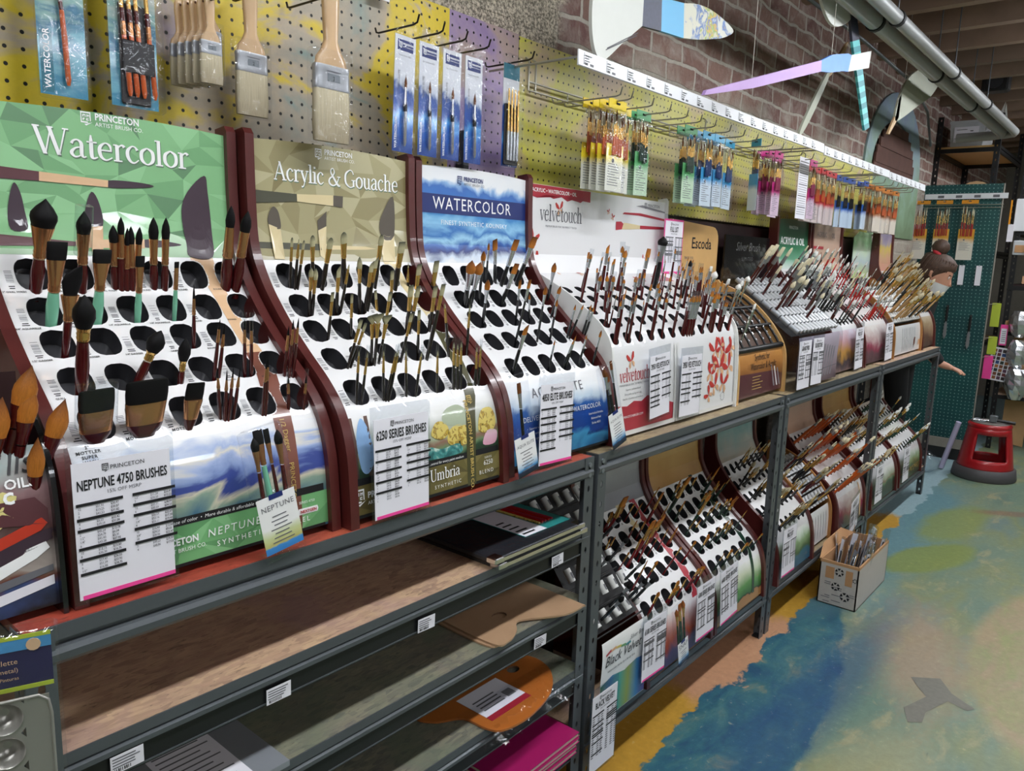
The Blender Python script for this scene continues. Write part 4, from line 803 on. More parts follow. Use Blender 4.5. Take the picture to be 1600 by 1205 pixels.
finish(DS); tube_rack(DS, .22, .54, 12, 7, 'tube_silver', r=.0098, gap=.10, ink=False)
hb = MB(); hb.box(.06, .50, .345, .352, .40, .575, 'black_gloss'); o = hb.build('header_board', DS.t)
lb = MB()
for body, s_, z_ in (('Silver Brush', .050, .515), ('LIMITED', .022, .475)): V, F_ = txt2d(body, shear=.3 if z_ > .5 else 0, space=1 if z_ > .5 else 1.5); put_text(lb, V, F_, s_, 'silver', lambda a, c: (a, .3445, c), .28, z_)
lb.build('lettering', o)
# ---------------------------------------------------------------- far stands on the top shelves
COLF = [.05+.053*k for k in range(7)]
DA = display('stand with dark green acrylic and oil header, its brushes blue tipped', 3.36, 1.03, SHZ, .425, PROF_S, COLF, ROWS2, hole=(.014, .022), hdr='art_emerald', front='art_bridge', codes=False)
for p, m in (([(18, 575), (250, 575), (250, 588), (18, 588)], 'print_maroon'), ([(250, 570), (300, 572), (300, 592), (250, 592)], 'print_cream')): poly(DA, DA.header, p, m, .001)
finish(DA)
letters(DA, DA.header_o, lambda b: (dtext(DA, b, 'ACRYLIC & OIL', .21, .665, .046, 'bright_white', .0014, sx=.95, bold=.02), dtext(DA, b, 'PRINCETON', .21, .735, .02, 'bright_white', .0014)))
DB = display('stand with beige header and red handled brushes beside the green header stand', 3.80, 1.03, SHZ, .46, PROF_S, COLF+[.421], ROWS2, hole=(.014, .022), hdr='art_peach', front='art_rose', codes=False)
for p, m in (([(25, 655), (190, 655), (190, 668), (25, 668)], 'rose_band'), ([(150, 590), (170, 590), (165, 640), (155, 640)], 'print_brown'), ([(330, 600), (350, 600), (345, 660), (335, 660)], 'print_cream')): poly(DB, DB.header, p, m, .001)
finish(DB)
letters(DB, DB.header_o, lambda b: (dtext(DB, b, 'ACRYLIC', .16, .715, .035, 'ink_grey', .0014), dtext(DB, b, 'OIL', .33, .715, .035, 'ink_grey', .0014)))
mk('cedar', '#a8743f', .5, var=.12, vs=20)
DC = display('cedar sided rack of white tubes with long white price chart in front', 4.30, 1.03, SHZ, .60, PROF_E, [], [], side='cedar', front='card_white', ftop=.165, pt=.014)
for k in range(9): poly(DC, DC.front, [(200+k*32, 20), (202+k*32, 20), (202+k*32, 150), (200+k*32, 150)], 'ink_grey', .0012)
poly(DC, DC.front, [(16, 14), (60, 14), (60, 160), (16, 160)], 'art_leaf', .0008); poly(DC, DC.front, [(440, 40), (470, 50), (475, 85), (455, 90), (440, 70)], 'print_brown', .0014); poly(DC, DC.front, [(540, 40), (580, 40), (580, 70), (540, 70)], 'butterfly_peach', .0014)
finish(DC); tube_rack(DC, .18, .44, 13, 8, 'tube_white', .013)
hb = MB(); hb.prism([(.30, .40), (.66, .40), (.67, .56), (.60, .66), (.38, .665), (.29, .63)], .004, 'art_leaf', lambda a, c, t: (a, .33+t, c)); hb.build('header_board', DC.t)
DD = display('last stand on the top shelf, flowered header and dark portrait card', 4.93, 1.03, SHZ, .325, PROF_S, [.045+.047*k for k in range(6)], ROWS2, hole=(.014, .022), hdr='art_flower', front='art_portrait', codes=False); finish(DD)

# ---------------------------------------------------------------- stands on the bottom shelves
ROWL = [r-.026 for r in ROWS2]; LZ = LOWZ+.001
DR = display('lower stand with grey header and red handled brushes above the orange floor', 1.815, .985, LZ, .425, PROF_S, [.066+.0615*k for k in range(6)], ROWL, hdr='art_slate', front='art_sunset', side='mahogany'); 
ribbon(DR, DR.panel, [(322, 546, 34), (335, 480, 30), (345, 400, 28), (352, 320, 32), (345, 240, 34), (335, 166, 34)], 'rose_band'); ribbon(DR, DR.panel, [(240, 546, 34), (262, 480, 30), (285, 440, 28)], 'print_cream'); finish(DR)
DG = display('lower stand with ochre header and green handled brushes beside a steel post', 2.250, .985, LZ, .425, PROF_S, [.066+.0615*k for k in range(6)], ROWL, hdr='art_ochre', front='art_meadow', side='mahogany')
ribbon(DG, DG.panel, [(300, 546, 26), (320, 470, 24), (345, 390, 26), (352, 320, 28), (345, 240, 26), (335, 166, 24)], 'greenhandle'); ribbon(DG, DG.front, [(335, 166, 22), (333, 100, 20), (332, 40, 18)], 'greenhandle', .0009, holes=False); finish(DG)
PROF_B = [(0, 0), (.002, .10), (.004, .235), (.06, .30), (.14, .40), (.23, .52), (.30, .60), (.305, .64)]
DK = display('slanted rack of white labelled tubes on black wire, lowest at the near corner', 1.565, .975, LZ, .235, PROF_B, [], [], side=None, front='card_white', ftop=.235, pt=.004)
art('art_spectrum', [(0, '#3f7a4a'), (.2, '#2f6fa8'), (.4, '#3f9a8a'), (.6, '#8a9a3a'), (.8, '#3a7fb4'), (1, '#5a4a9a')], axis=0, amp=.06, scale=14)
poly(DK, DK.front, [(4, 14), (231, 14), (231, 120), (180, 128), (120, 118), (60, 128), (4, 116)], 'art_spectrum', .0008)
finish(DK); tube_rack(DK, .26, .66, 5, 6, 'tube_white', .0105, .45)
for k in range(7): w_ = MB(); w_.tube([DK.F(.004, .25+k*.07, -.012), DK.F(.231, .25+k*.07, -.012)], .0025, 'black', 6); w_.build('wire_rail', DK.t)
def LK(b):
    dtext(DK, b, 'Black Velvet', .105, .165, .040, 'ink', .0014, shear=.35, sx=.9); dtext(DK, b, 'Silver Brush', .180, .200, .018, 'ink_grey', .0014, shear=.3); dtext(DK, b, 'watercolor series by a family firm', .10, .145, .010, 'ink', .0014, shear=.2)
    for i, m in enumerate(('rose_band', 'butterfly_peach', 'bloom_gold', 'low_green2', 'art_teal')): poly(DK, b, [(20+i*24, 195+6*math.sin(i)), (46+i*24, 197+6*math.sin(i+1)), (44+i*24, 204+6*math.sin(i+1)), (20+i*24, 201+6*math.sin(i))], m, .0011)
letters(DK, DK.front_o, LK)
hb = MB(); hb.box(-.40, -.07, .435, .44, .42, .66, 'black'); 
o = thing('header_sign', 'dark sign with gold script at the back above the black binders', 'sign', (1.565, .975, LZ)); q = hb.build('sign_board', o)
lb = MB()
for body, s_, z_, m in (('Silver Brush', .05, .625, 'gold'), ('LIMITED', .026, .59, 'silver')): V, F_ = txt2d(body, shear=.3 if m == 'gold' else 0, space=1 if m == 'gold' else 1.5); put_text(lb, V, F_, s_, m, lambda a, c: (a, .4345, c), -.25, z_)
lb.build('lettering', q)
DL = [DR, DG]
D5 = display('lower stand with teal header and pond picture card, cream brushes', 2.775, .98, LZ, .40, PROF_S, [.05+.05*k for k in range(7)], ROWL, hole=(.014, .022), hdr='art_teal', front='art_lakegreen', codes=False); finish(D5)
D6 = display('low cedar rack holding a white list sheet, between pond and rose stands', 3.20, 1.01, LZ, .28, PROF_E, [], [], side='cedar', front='card_white', ftop=.165, pt=.014)
for k in range(6): poly(D6, D6.front, [(60+k*34, 30), (62+k*34, 30), (62+k*34, 140), (60+k*34, 140)], 'ink_grey', .0012)
finish(D6); tube_rack(D6, .18, .44, 7, 8, 'tube_silver', .012)
D7 = display('lower stand with rose picture card and orange wooden handled brushes', 3.50, .985, LZ, .43, PROF_S, [.05+.0475*k for k in range(8)], ROWL, hole=(.013, .020), hdr='art_peach', front='art_rose', codes=False)
ribbon(D7, D7.front, [(365, 180, 16), (362, 100, 16), (360, 20, 18)], 'print_tan', .001, holes=False); finish(D7)
D8 = display('lower far stand with lavender card and golden brushes, price strip at its left', 4.02, .985, LZ, .50, PROF_S, [.05+.05*k for k in range(9)], ROWL, hole=(.013, .020), hdr='art_ochre', front='art_garden', codes=False); finish(D8)
D9 = display('lower last stand with yellow edged card and green handled white brushes', 4.56, .985, LZ, .52, PROF_S, [.05+.0525*k for k in range(9)], ROWL, hole=(.013, .020), hdr=None, front='art_lakegreen', codes=False)
poly(D9, D9.front, [(18, 14), (500, 14), (500, 70), (18, 70)], 'bloom_gold', .001); finish(D9)
# partial stand at the picture's left edge
PROF_L = [(0, 0), (.004, .08), (.012, .16), (.03, .205), (.06, .235)]
D0 = display('black rack cut off at the left edge, glossy picture card and golden brushes', -.06, 1.025, SHZ, .408, PROF_L, [], [], side='black_gloss', front='art_still', ftop=.222, pt=.006) if art('art_still', [(0, '#1c1518'), (.12, '#3a4a7a'), (.2, '#6a3a2a'), (.3, '#a89c94'), (.45, '#7d7470'), (.6, '#4a2c2a'), (.75, '#8a6a6c'), (.88, '#9aa09c'), (1, '#8fa6a4')], amp=.3, scale=11) else None
mk('still_red', '#c23a26', .3, coat=.6); mk('still_yellow', '#d9cf86', .4, var=.2, vs=40); mk('still_green', '#7fa08f', .35, coat=.5)
for p, m in (([(250, 155), (385, 155), (398, 138), (398, 118), (330, 128), (250, 112)], 'print_maroon'), ([(330, 160), (352, 168), (366, 160), (360, 135), (340, 120), (325, 128)], 'still_yellow'), ([(300, 98), (390, 128), (396, 120), (388, 112), (300, 84)], 'still_red'), ([(300, 82), (392, 112), (399, 104), (390, 95), (300, 66)], 'print_plum'), ([(300, 60), (370, 92), (392, 97), (396, 88), (380, 78), (300, 46)], 'bright_white'), ([(300, 52), (398, 66), (398, 58), (300, 40)], 'ink_grey'), ([(300, 36), (398, 52), (398, 40), (300, 22)], 'paper')): poly(D0, D0.front, p, m, .001)
finish(D0)
def L0(b):
    dtext(D0, b, 'lls', .3885, .187, .042, 'ink', .0016, shear=.3, sx=.9, align='RIGHT'); dtext(D0, b, 'OILS', .3885, .1695, .017, 'bright_white', .0016, bold=.02, align='RIGHT'); dtext(D0, b, 'c', .357, .152, .03, 'bright_white', .0016, bold=.02)
letters(D0, D0.front_o, L0)
ip = MB(); ip.box(.006, .402, .10, .104, 0, .30, 'dark_panel'); ip.box(.006, .402, .02, .10, .02, .03, 'dark_panel'); ip.build('inner_tray', D0.t)
# ---------------------------------------------------------------- brushes
CS = dict(k=('maroon', 'copper', 'hair_black', 'dark red', 'black'), m=('mint', 'copper', 'hair_black', 'mint green', 'black'), u=('espresso', 'gold', 'hair_olive', 'dark brown', 'olive grey'), e=('blackhandle', 'silver', 'hair_orange', 'black', 'orange brown'),
    v=('maroon', 'silver', 'hair_gold', 'dark red', 'amber'), r=('redhandle', 'gold', 'hair_gold', 'red', 'golden brown'), g=('greenhandle', 'gold', 'hair_gold', 'green', 'golden brown'), h=('maroon', 'pewter', 'hair_hog', 'dark red', 'cream'),
    b=('blackhandle', 'silver', 'hair_white', 'black', 'white'), o=('orangewood', 'pewter', 'hair_hog', 'orange wood', 'cream'), c=('blackhandle', 'gold', 'hair_natural', 'black', 'tan'), w=('greenhandle', 'gold', 'hair_white', 'green', 'white'), x=('brighthandle', 'silver', 'hair_white', 'bright red', 'white'),
    j=('blackhandle', 'pewter', 'hair_black', 'black', 'black'), y=('palewood', 'gold', 'hair_natural', 'pale wood', 'tan'), q=('chrome', 'chrome', 'hair_white', 'clear', 'white'))
SHAPE = dict(M='oval mop', R='round', F='flat', B='filbert', G='angled', D='dagger', Q='quill mop', W='broad mottler', N='fine liner', A='fan', T='tubed liner')
_bm = {}
def brush_meshes(sh, L, w, bl, fl, hw, cs, tube):
    k = (sh, round(L, 4), round(w, 5), round(bl, 4), round(fl, 4), round(hw, 5), cs, tube)
    if k in _bm: return _bm[k]
    H, Fm, B = CS[cs][:3]; flat = sh in 'FBGDWA'; z1, z2 = L-bl-fl, L-bl; r = hw/2; w2 = w/2; out = []
    b = MB(); n = 10
    if sh == 'W':
        b.loft([(-.016, r*.36, .004), (max(z1*.25, -.01), r*.62, .005), (z1*.7, r*.92, .006), (z1, r*.98, .006)], H, 14, e=3)
    else:
        zm = max(z1*.55, -.008)
        b.loft([(-.014, r*.84, r*.84), (zm, r, r), (z1-.002 if z1 > zm+.004 else zm+.003, max(r*.80, w2*.42), max(r*.80, w2*.42))], H, n)
    out.append(('handle', b))
    b = MB(); fy = w2*.34 if flat else w2*.9; ry0 = max(r*.84, w2*.46)
    if sh == 'W': S = [(z1, r, .0068), (z1+fl*.1, r*1.01, .0074), (z1+fl*.9, w2*.99, .007), (z2, w2, .0065)]
    elif sh == 'Q': S = [(z1, ry0, ry0), (z1+fl*.2, ry0*1.1, ry0*1.1), (z1+fl*.3, ry0, ry0), (z1+fl*.5, ry0*1.12, ry0*1.12), (z1+fl*.6, ry0, ry0), (z1+fl*.8, ry0*1.12, ry0*1.12), (z2, w2*.72, w2*.72)]
    else: S = [(z1, ry0, ry0), (z1+fl*.06, ry0*1.1, ry0*1.1), (z1+fl*.12, ry0, ry0), (z1+fl*.18, ry0*1.1, ry0*1.1), (z1+fl*.26, ry0, ry0), (z2, w2*.94, fy)]
    b.loft(S, Fm if sh != 'Q' else 'gold', 12, e=2 if not flat else 2.4); out.append(('ferrule', b))
    T = dict(R=[(0, .45), (.3, .52), (.6, .42), (.85, .2), (1, .02)], M=[(0, .44), (.28, .53), (.45, .51), (.68, .34), (.86, .15), (1, .01)], Q=[(0, .36), (.3, .52), (.55, .5), (.82, .27), (1, .03)], N=[(0, .45), (.4, .36), (.8, .16), (1, .02)], T=[(0, .45), (.4, .36), (.8, .16), (1, .02)],
        F=[(0, .47, .18), (.5, .5, .15), (.97, .5, .07), (1, .48, .05)], B=[(0, .47, .18), (.5, .52, .16), (.8, .42, .1), (.95, .22, .06), (1, .06, .03)], D=[(0, .34, .15), (.45, .5, .13, .02), (.7, .42, .1, .1), (.9, .22, .06, .28), (1, .03, .02, .44)],
        G=[(0, .47, .18), (.55, .48, .14), (.8, .3, .09, .17), (1, .04, .03, .42)], W=[(0, .49, .13), (.4, .51, .12), (.9, .5, .06), (1, .47, .04)], A=[(0, .18, .12), (.35, .55, .08), (.7, .95, .05), (.92, 1.05, .03), (1, .85, .02)])[sh]
    b = MB(); b.loft([(z2+q[0]*bl, q[1]*w, (q[2] if len(q) > 2 else q[1])*w, (q[3] if len(q) > 3 else 0)*w) for q in T], B, 14, e=2.0 if sh not in 'FW' else 3.2); out.append(('bristles', b))
    if tube:
        b = MB(); rt = max(w2*1.25, .003)
        if sh in 'WMF': b.loft([(z1+fl*.3, w2*1.16, max(w2*.4, .01)), (L+.008, w2*1.16, max(w2*.4, .008))], 'clear_plastic', 12, e=4)
        else: b.tube([(0, 0, z2-.008), (0, 0, L+.012)], rt, 'clear_plastic', 10, cap=False)
        out.append(('protective_sleeve', b))
    _bm[k] = [(n_, q) for n_, q in out]; return _bm[k]
_me = {}
def frame(d):
    d = d.normalized(); x = Vector((1, 0, 0)); x = (x-d*x.dot(d)).normalized(); y = d.cross(x); m = Matrix((x, y, d)).transposed().to_4x4(); return m
def brush(P, d, sh, L, w, bl, fl, hw, cs, label, group, tube=False, single=False, spin=0, name='paintbrush'):
    key = (sh, round(L, 4), round(w, 5), round(bl, 4), round(fl, 4), round(hw, 5), cs, tube); parts = brush_meshes(sh, L, w, bl, fl, hw, cs, tube)
    m = frame(d) @ Matrix.Rotation(spin, 4, 'Z'); m.translation = P
    if single:
        if (key, 1) not in _me:
            b = MB()
            for _, q in parts:
                o = len(b.v); b.v += q.v
                for f, k, s in zip(q.f, q.m, q.sm): b.f.append(tuple(i+o for i in f)); b.m.append(b.mi(q.mats[k])); b.sm.append(s)
            _me[(key, 1)] = b.mesh(name)
        o = place(_me[(key, 1)], name); o.matrix_world = m; return tag(o, label, 'brush', group)
    t = thing(name, label, 'brush', group=group); t.matrix_world = m
    for n_, q in parts:
        if (key, n_) not in _me: _me[(key, n_)] = q.mesh(n_)
        place(_me[(key, n_)], n_, t)
    return t
def direction(tilt, lx):
    t, l = math.radians(tilt), math.radians(lx); return Vector((math.sin(l), -math.cos(l)*math.sin(t), math.cos(l)*math.cos(t)))
def desc(sh, cs, L): return '%s brush, %s bristles, %s handle' % (SHAPE[sh], CS[cs][4], CS[cs][3])
class Rack:
    """collects the brushes of one stand, then names each by its hole"""
    def __init__(s, D, short, group, tilt): s.D, s.short, s.group, s.tilt, s.q = D, short, group, tilt, {}
    def put(s, x, sl, lx, sh, L, w, bl, fl, hw, cs, tube=False, spin=0, tilt=None):
        D = s.D; r = min(range(len(D.rows)), key=lambda i: abs(D.rows[i]-.02-sl)) if D.rows else 0; c = min(range(len(D.cols)), key=lambda i: abs(D.cols[i]-x)) if D.cols else 0
        s.q.setdefault((r, c), []).append((x, sl, lx, sh, L, w, bl, fl, hw, cs, tube, spin, tilt or s.tilt))
    def done(s, single=False, name='paintbrush', off=-.003):
        for (r, c), L_ in s.q.items():
            L_.sort()
            for i, (x, sl, lx, sh, L, w, bl, fl, hw, cs, tube, spin, tl) in enumerate(L_):
                lab = desc(sh, cs, L).replace(', %s handle' % CS[cs][3], '' if len(L_) > 1 else ', %s handle' % CS[cs][3])
                if len(L_) > 1: lab += ', %s of %s' % (ORD[i], NUM[len(L_)])
                lab += ', row %s hole %s, %s' % (NUM[r+1], NUM[c+1], s.short)
                brush(s.D.o+Vector(s.D.F(x, sl, off)), direction(tl, lx), sh, L, w, bl, fl, hw, cs, lab, s.group, tube, single, spin, name)
def fill(R, kinds, p, nmax, Lr, wr, seed, lean=(-8, 8), blf=1.6, flf=(.022, .032), hwf=.6, tubes=0, dt=4):
    g = random.Random(seed); D = R.D; hs = .5*min(b-a for a, b in zip(D.rows, D.rows[1:]))*.7; hx = .5*(D.cols[1]-D.cols[0])*.62
    for r in D.rows:
        for c in D.cols:
            if g.random() > p: continue
            n = g.choices(range(1, nmax+1), [1/(i+.6) for i in range(nmax)])[0]; k = g.choice(kinds); w = g.uniform(*wr); L = g.uniform(*Lr)
            w = round(w*1000)/1000; L = round(L*100)/100
            for i in range(n):
                dx = (i-(n-1)/2)*min(hx*2/max(n, 1), .010)+g.uniform(-.002, .002); sh, cs = k[0], k[1]
                ww = w*.35 if sh == 'N' else w*1.5 if sh == 'A' else w
                R.put(c+dx, r-hs*.55+g.uniform(-.002, .002), g.uniform(*lean), sh, L+g.choice((-.01, 0, .01)), ww, max(.008, round(ww*blf, 3)) if sh != 'N' else .014, round(g.uniform(*flf), 3), max(.0045, round(ww*hwf, 4)) if sh != 'A' else .005, cs, g.random() < tubes, tilt=R.tilt+g.uniform(-dt, dt))
B1=[(0,0,0,67,493,140,3,33.6,40,48,19.5),(0,0,1,130,490,128,-2,19.8,34,48,16.5),(1,0,0,181,495,105,-6,13.4,27,38,12.3),(1,0,0,190,492,121,-5,10.1,27,38,12.3),(1,0,0,198,492,104,-4,7.8,28,38,12.3),(1,0,0,207,492,107,-6,10.1,28,38,12.4),(1,0,0,215,497,102,-2,10.2,28,38,12.4),(1,0,0,243,494,122,-6,14.8,35,43,13.6),(1,0,0,260,491,125,-5,12.6,35,44,12.6),(1,0,0,370,492,151,-4,15.4,37,55,20.1),(1,0,0,388,489,146,1,17.8,37,46,19.0),(2,1,0,72,435,123,1,27.5,26,48,18.0),(2,1,0,135,434,114,0,26.9,20,43,16.1),(2,1,0,196,433,106,-3,14.2,17,42,10.9),(2,1,0,256,434,97,-4,7.8,10,37,7.8),(5,0,0,71,372,135,1,26.7,43,38,11.3),(8,0,0,263,370,109,-7,4.3,24,28,6.5),(6,0,0,68,298,146,-2,27.7,46,19,18.8),(6,0,0,150,308,85,18,24.4,34,15,14.3),(6,0,0,209,295,76,0,17.5,36,17,10.3),(8,0,0,265,298,103,-2,4.2,17,22,6.3),(8,0,0,273,297,96,-2,4.2,18,22,6.3),(8,0,1,319,298,102,-9,4.3,18,23,6.4),(8,0,1,330,296,102,-9,4.3,19,23,6.5),(8,0,0,386,284,96,-5,4.4,17,28,6.6),(8,0,0,393,280,110,-6,4.4,17,28,6.6),(8,0,0,400,279,113,-5,4.4,17,28,6.6),(7,0,1,59,212,80,-3,45.5,30,32,41.7),(7,0,0,123,210,88,-2,58.0,32,34,52.2),(7,0,0,188,210,76,2,27.7,26,31,19.8),(8,0,0,241,217,93,-11,3.0,18,18,6.1),(8,0,0,247,213,91,-6,3.0,18,18,6.1),(8,0,0,252,212,94,-3,3.0,17,17,6.1),(8,0,0,261,214,91,-1,3.1,17,17,6.1),(8,0,0,311,212,102,-5,4.2,16,23,6.2),(8,0,0,316,211,106,-7,4.2,16,23,6.2),(8,0,1,361,216,67,-11,4.2,15,19,6.4),(8,0,1,388,212,66,-6,4.3,14,19,6.4)]
B2=[(3,2,0,72,492,102,-9,6.1,18,28,6.1),(8,2,0,81,488,103,-7,3.7,10,28,6.1),(3,2,0,87,488,100,-4,6.1,18,28,6.1),(3,2,0,122,489,112,-13,11.2,22,29,8.4),(3,2,0,142,487,108,-2,13.8,22,28,10.3),(3,2,0,195,488,123,-14,15.3,23,30,11.5),(3,2,0,275,489,119,-7,13.2,23,30,9.9),(2,2,0,327,484,109,-6,17.5,24,31,13.1),(2,2,0,389,483,62,-9,13.8,25,33,10.3),(2,2,0,437,482,71,-8,15.4,26,33,11.6),(8,2,0,370,492,59,-17,2.7,12,34,6.8),(1,2,0,85,429,97,-10,8.4,18,28,6.3),(1,2,0,91,428,96,-8,9.6,22,28,7.2),(4,2,0,148,432,98,-10,9.9,23,29,7.4),(8,2,0,157,430,102,-3,4.9,10,29,6.2),(1,2,0,205,432,120,-15,10.1,24,31,7.6),(4,2,0,218,431,109,-6,11.4,23,30,8.5),(4,2,0,224,431,117,-4,10.2,23,29,7.6),(2,2,0,286,432,91,-14,9.1,20,32,6.8),(2,2,0,93,366,97,-8,7.1,18,28,5.9),(2,2,0,146,368,93,-13,6.0,19,30,6.0),(2,2,0,250,432,49,-21,6.4,21,33,6.4),(2,2,0,227,368,93,-6,8.7,19,30,6.5),(2,2,0,288,367,109,-12,12.8,24,31,9.6),(2,2,0,292,365,106,-4,11.5,23,30,8.6),(2,2,0,350,367,106,-9,11.8,25,32,8.9),(2,2,0,286,289,166,-4,11.2,23,30,8.4),(8,2,0,351,291,139,-25,5.1,13,35,6.4),(2,2,0,90,290,99,3,8.0,17,27,6.0),(2,2,0,97,291,92,7,6.9,17,26,5.7),(9,2,0,150,297,105,-14,23.5,19,30,5.9),(9,2,0,153,290,110,-11,25.8,19,29,5.9),(9,2,0,165,293,103,-5,23.6,18,29,5.9),(2,2,0,218,291,106,-2,8.5,18,29,6.3),(2,2,0,275,307,103,-16,7.5,21,32,6.2),(10,2,1,403,290,127,-17,3.9,22,34,6.6),(8,2,1,65,211,113,-12,3.3,12,33,5.5),(8,2,1,75,209,108,-8,3.3,11,33,5.5),(8,2,1,126,210,111,-16,3.4,12,35,5.7),(8,2,1,130,208,104,-3,3.4,11,33,5.7),(8,2,1,136,207,107,-4,3.4,11,33,5.7),(8,2,1,182,211,107,-18,3.5,13,37,5.8),(8,2,1,203,208,100,-9,3.5,12,35,5.9),(8,2,1,260,209,102,-18,3.6,13,39,6.0),(8,2,1,307,210,117,-20,3.7,14,40,6.2),(8,2,1,317,209,114,-20,3.7,14,40,6.2),(8,2,1,326,208,119,-20,3.7,14,40,6.2),(8,2,1,371,211,101,-19,3.8,14,41,6.3),(8,2,1,380,210,104,-18,3.8,14,41,6.4)]
B3=[(0,3,0,85,435,115,-11,21.7,30,43,13.0),(0,3,0,107,438,107,-6,20.4,28,41,12.3),(1,3,0,141,444,135,-17,11.8,23,34,7.1),(1,3,0,204,499,111,-19,6.1,19,28,6.1),(2,3,0,237,497,127,-25,15.6,28,40,9.3),(2,3,0,253,489,125,1,20.3,28,40,12.2),(2,3,0,313,490,134,4,22.4,29,42,13.4),(2,3,0,216,435,107,4,18.3,26,38,11.0),(1,3,0,103,377,116,-16,12.9,24,35,7.7),(2,3,0,226,381,113,-19,9.1,22,32,6.0),(2,3,0,161,310,163,-10,10.1,21,31,6.1),(4,3,0,79,227,118,-4,15.1,24,35,9.0),(1,3,0,404,437,114,-15,13.1,25,37,7.9),(1,3,0,363,379,92,-5,9.6,21,31,6.4),(1,3,0,235,303,156,-17,8.9,21,31,6.0),(1,3,0,287,304,119,-16,6.1,19,28,6.1),(8,3,0,360,306,98,-11,6.3,14,28,6.3),(8,3,0,363,301,99,3,6.3,13,26,6.3),(8,3,0,417,301,99,-8,6.4,14,28,6.4),(8,3,0,423,296,97,-7,6.4,14,28,6.4),(8,3,0,205,221,82,-13,4.3,14,26,5.8),(8,3,0,259,219,77,2,4.4,13,24,5.9),(8,3,0,272,221,85,-4,4.5,13,25,6.0),(8,3,0,321,216,92,-11,4.6,14,26,6.1),(1,3,0,384,217,99,-13,6.3,19,29,6.3),(8,3,0,276,380,80,-26,6.2,16,31,6.2)]
for D, B, short, grp, tilt in ((D1, B1, 'green header stand', 'brushes in the green header stand', 18), (D2, B2, 'olive header stand', 'brushes in the olive header stand', 20), (D3, B3, 'blue header stand', 'brushes in the blue header stand', 22)):
    R = Rack(D, short, grp, tilt)
    for ks, kc, kt, x, s, L, lx, w, bl, fl, hw in B:
        sh, cs = 'MRFBGDQWNAT'[ks], 'kmue'[kc]; R.put(x/1000, s/1000, lx, sh if sh != 'T' else 'N', L/1000, w/1000*(.5 if sh == 'A' else 1), bl/1000, fl/1000, hw/1000, cs, kt > 0)
    R.done()
# butterfly stand: mixed red-handled brushes, a few singled out
R = Rack(DV, 'butterfly stand', 'brushes in the butterfly stand', 9)
fill(R, [('R', 'v'), ('N', 'v'), ('N', 'v'), ('F', 'v'), ('R', 'v'), ('B', 'v'), ('G', 'v')],   .74, 4, (.085, .13), (.006, .012), 5, (-7, 5), tubes=.25, hwf=.85)
for x, s, lx, a in ((.50, .462, -2, ('M', .165, .030, .028, .048, .020, 'j', False)), (.415, .462, 3, ('F', .125, .022, .026, .034, .013, 'v', False)), (.20, .462, -1, ('G', .13, .015, .024, .032, .011, 'v', False)), (.66, .36, 2, ('F', .13, .018, .016, .05, .012, 'x', False)), (.60, .41, 4, ('R', .12, .012, .02, .04, .009, 'j', False)), (.715, .255, 1, ('N', .09, .004, .01, .025, .006, 'x', False)), (.44, .255, 0, ('R', .12, .014, .02, .05, .013, 'v', True)), (.425, .255, -2, ('R', .12, .014, .02, .05, .013, 'v', True)), (.455, .255, 2, ('R', .12, .014, .02, .05, .013, 'v', True))):
    R.put(x, s, lx, a[0], *a[1:])
R.done()
# plywood rack: a few clear handled ones
R = Rack(DE, 'plywood rack', 'brushes in the plywood rack', 15); DE.rows = [.2, .26, .32, .38]; DE.cols = [.05+.065*k for k in range(6)]
for x, s, sh, L, w in ((.12, .22, 'N', .07, .006), (.14, .23, 'N', .075, .006), (.19, .25, 'N', .08, .006), (.22, .26, 'F', .09, .018), (.16, .33, 'M', .11, .02), (.09, .34, 'F', .12, .02), (.26, .36, 'B', .10, .02), (.31, .37, 'M', .11, .02), (.05, .38, 'M', .12, .022)): R.put(x, s, rnd.uniform(-6, 6), sh, L, w, max(.01, w), .025, .006, 'q')
R.done(single=True)
# cream bristle brushes in the silver tubes
R = Rack(DS, 'silver tube rack', 'bristle brushes in the silver tubes', 30); DS.rows = [.24+.032*k for k in range(9)]; DS.cols = [.035+.036*k for k in range(12)]; g = random.Random(3)
for x, s, sh, L, w, n in ((.06, .50, 'B', .17, .026, 1), (.10, .52, 'F', .17, .030, 2), (.03, .50, 'B', .15, .02, 1), (.20, .51, 'F', .16, .028, 1), (.29, .52, 'B', .15, .026, 2), (.33, .49, 'A', .13, .02, 1), (.12, .36, 'R', .13, .014, 6), (.02, .34, 'R', .13, .014, 1), (.19, .40, 'B', .15, .022, 2), (.25, .43, 'F', .14, .02, 2), (.22, .28, 'R', .12, .012, 1), (.32, .33, 'B', .13, .018, 2), (.38, .46, 'F', .15, .024, 3), (.43, .40, 'B', .13, .02, 2), (.41, .33, 'A', .12, .018, 1), (.45, .48, 'F', .14, .022, 1), (.07, .44, 'F', .13, .02, 1)):
    for i in range(n): R.put(x+i*.011, s+g.uniform(-.006, .006), g.uniform(-4, 8), sh, round(L+g.uniform(-.01, .01), 2), w*1.15, .95*w+.014, .035, .011, 'h')
R.done(single=True, name='bristle_brush', off=.006)
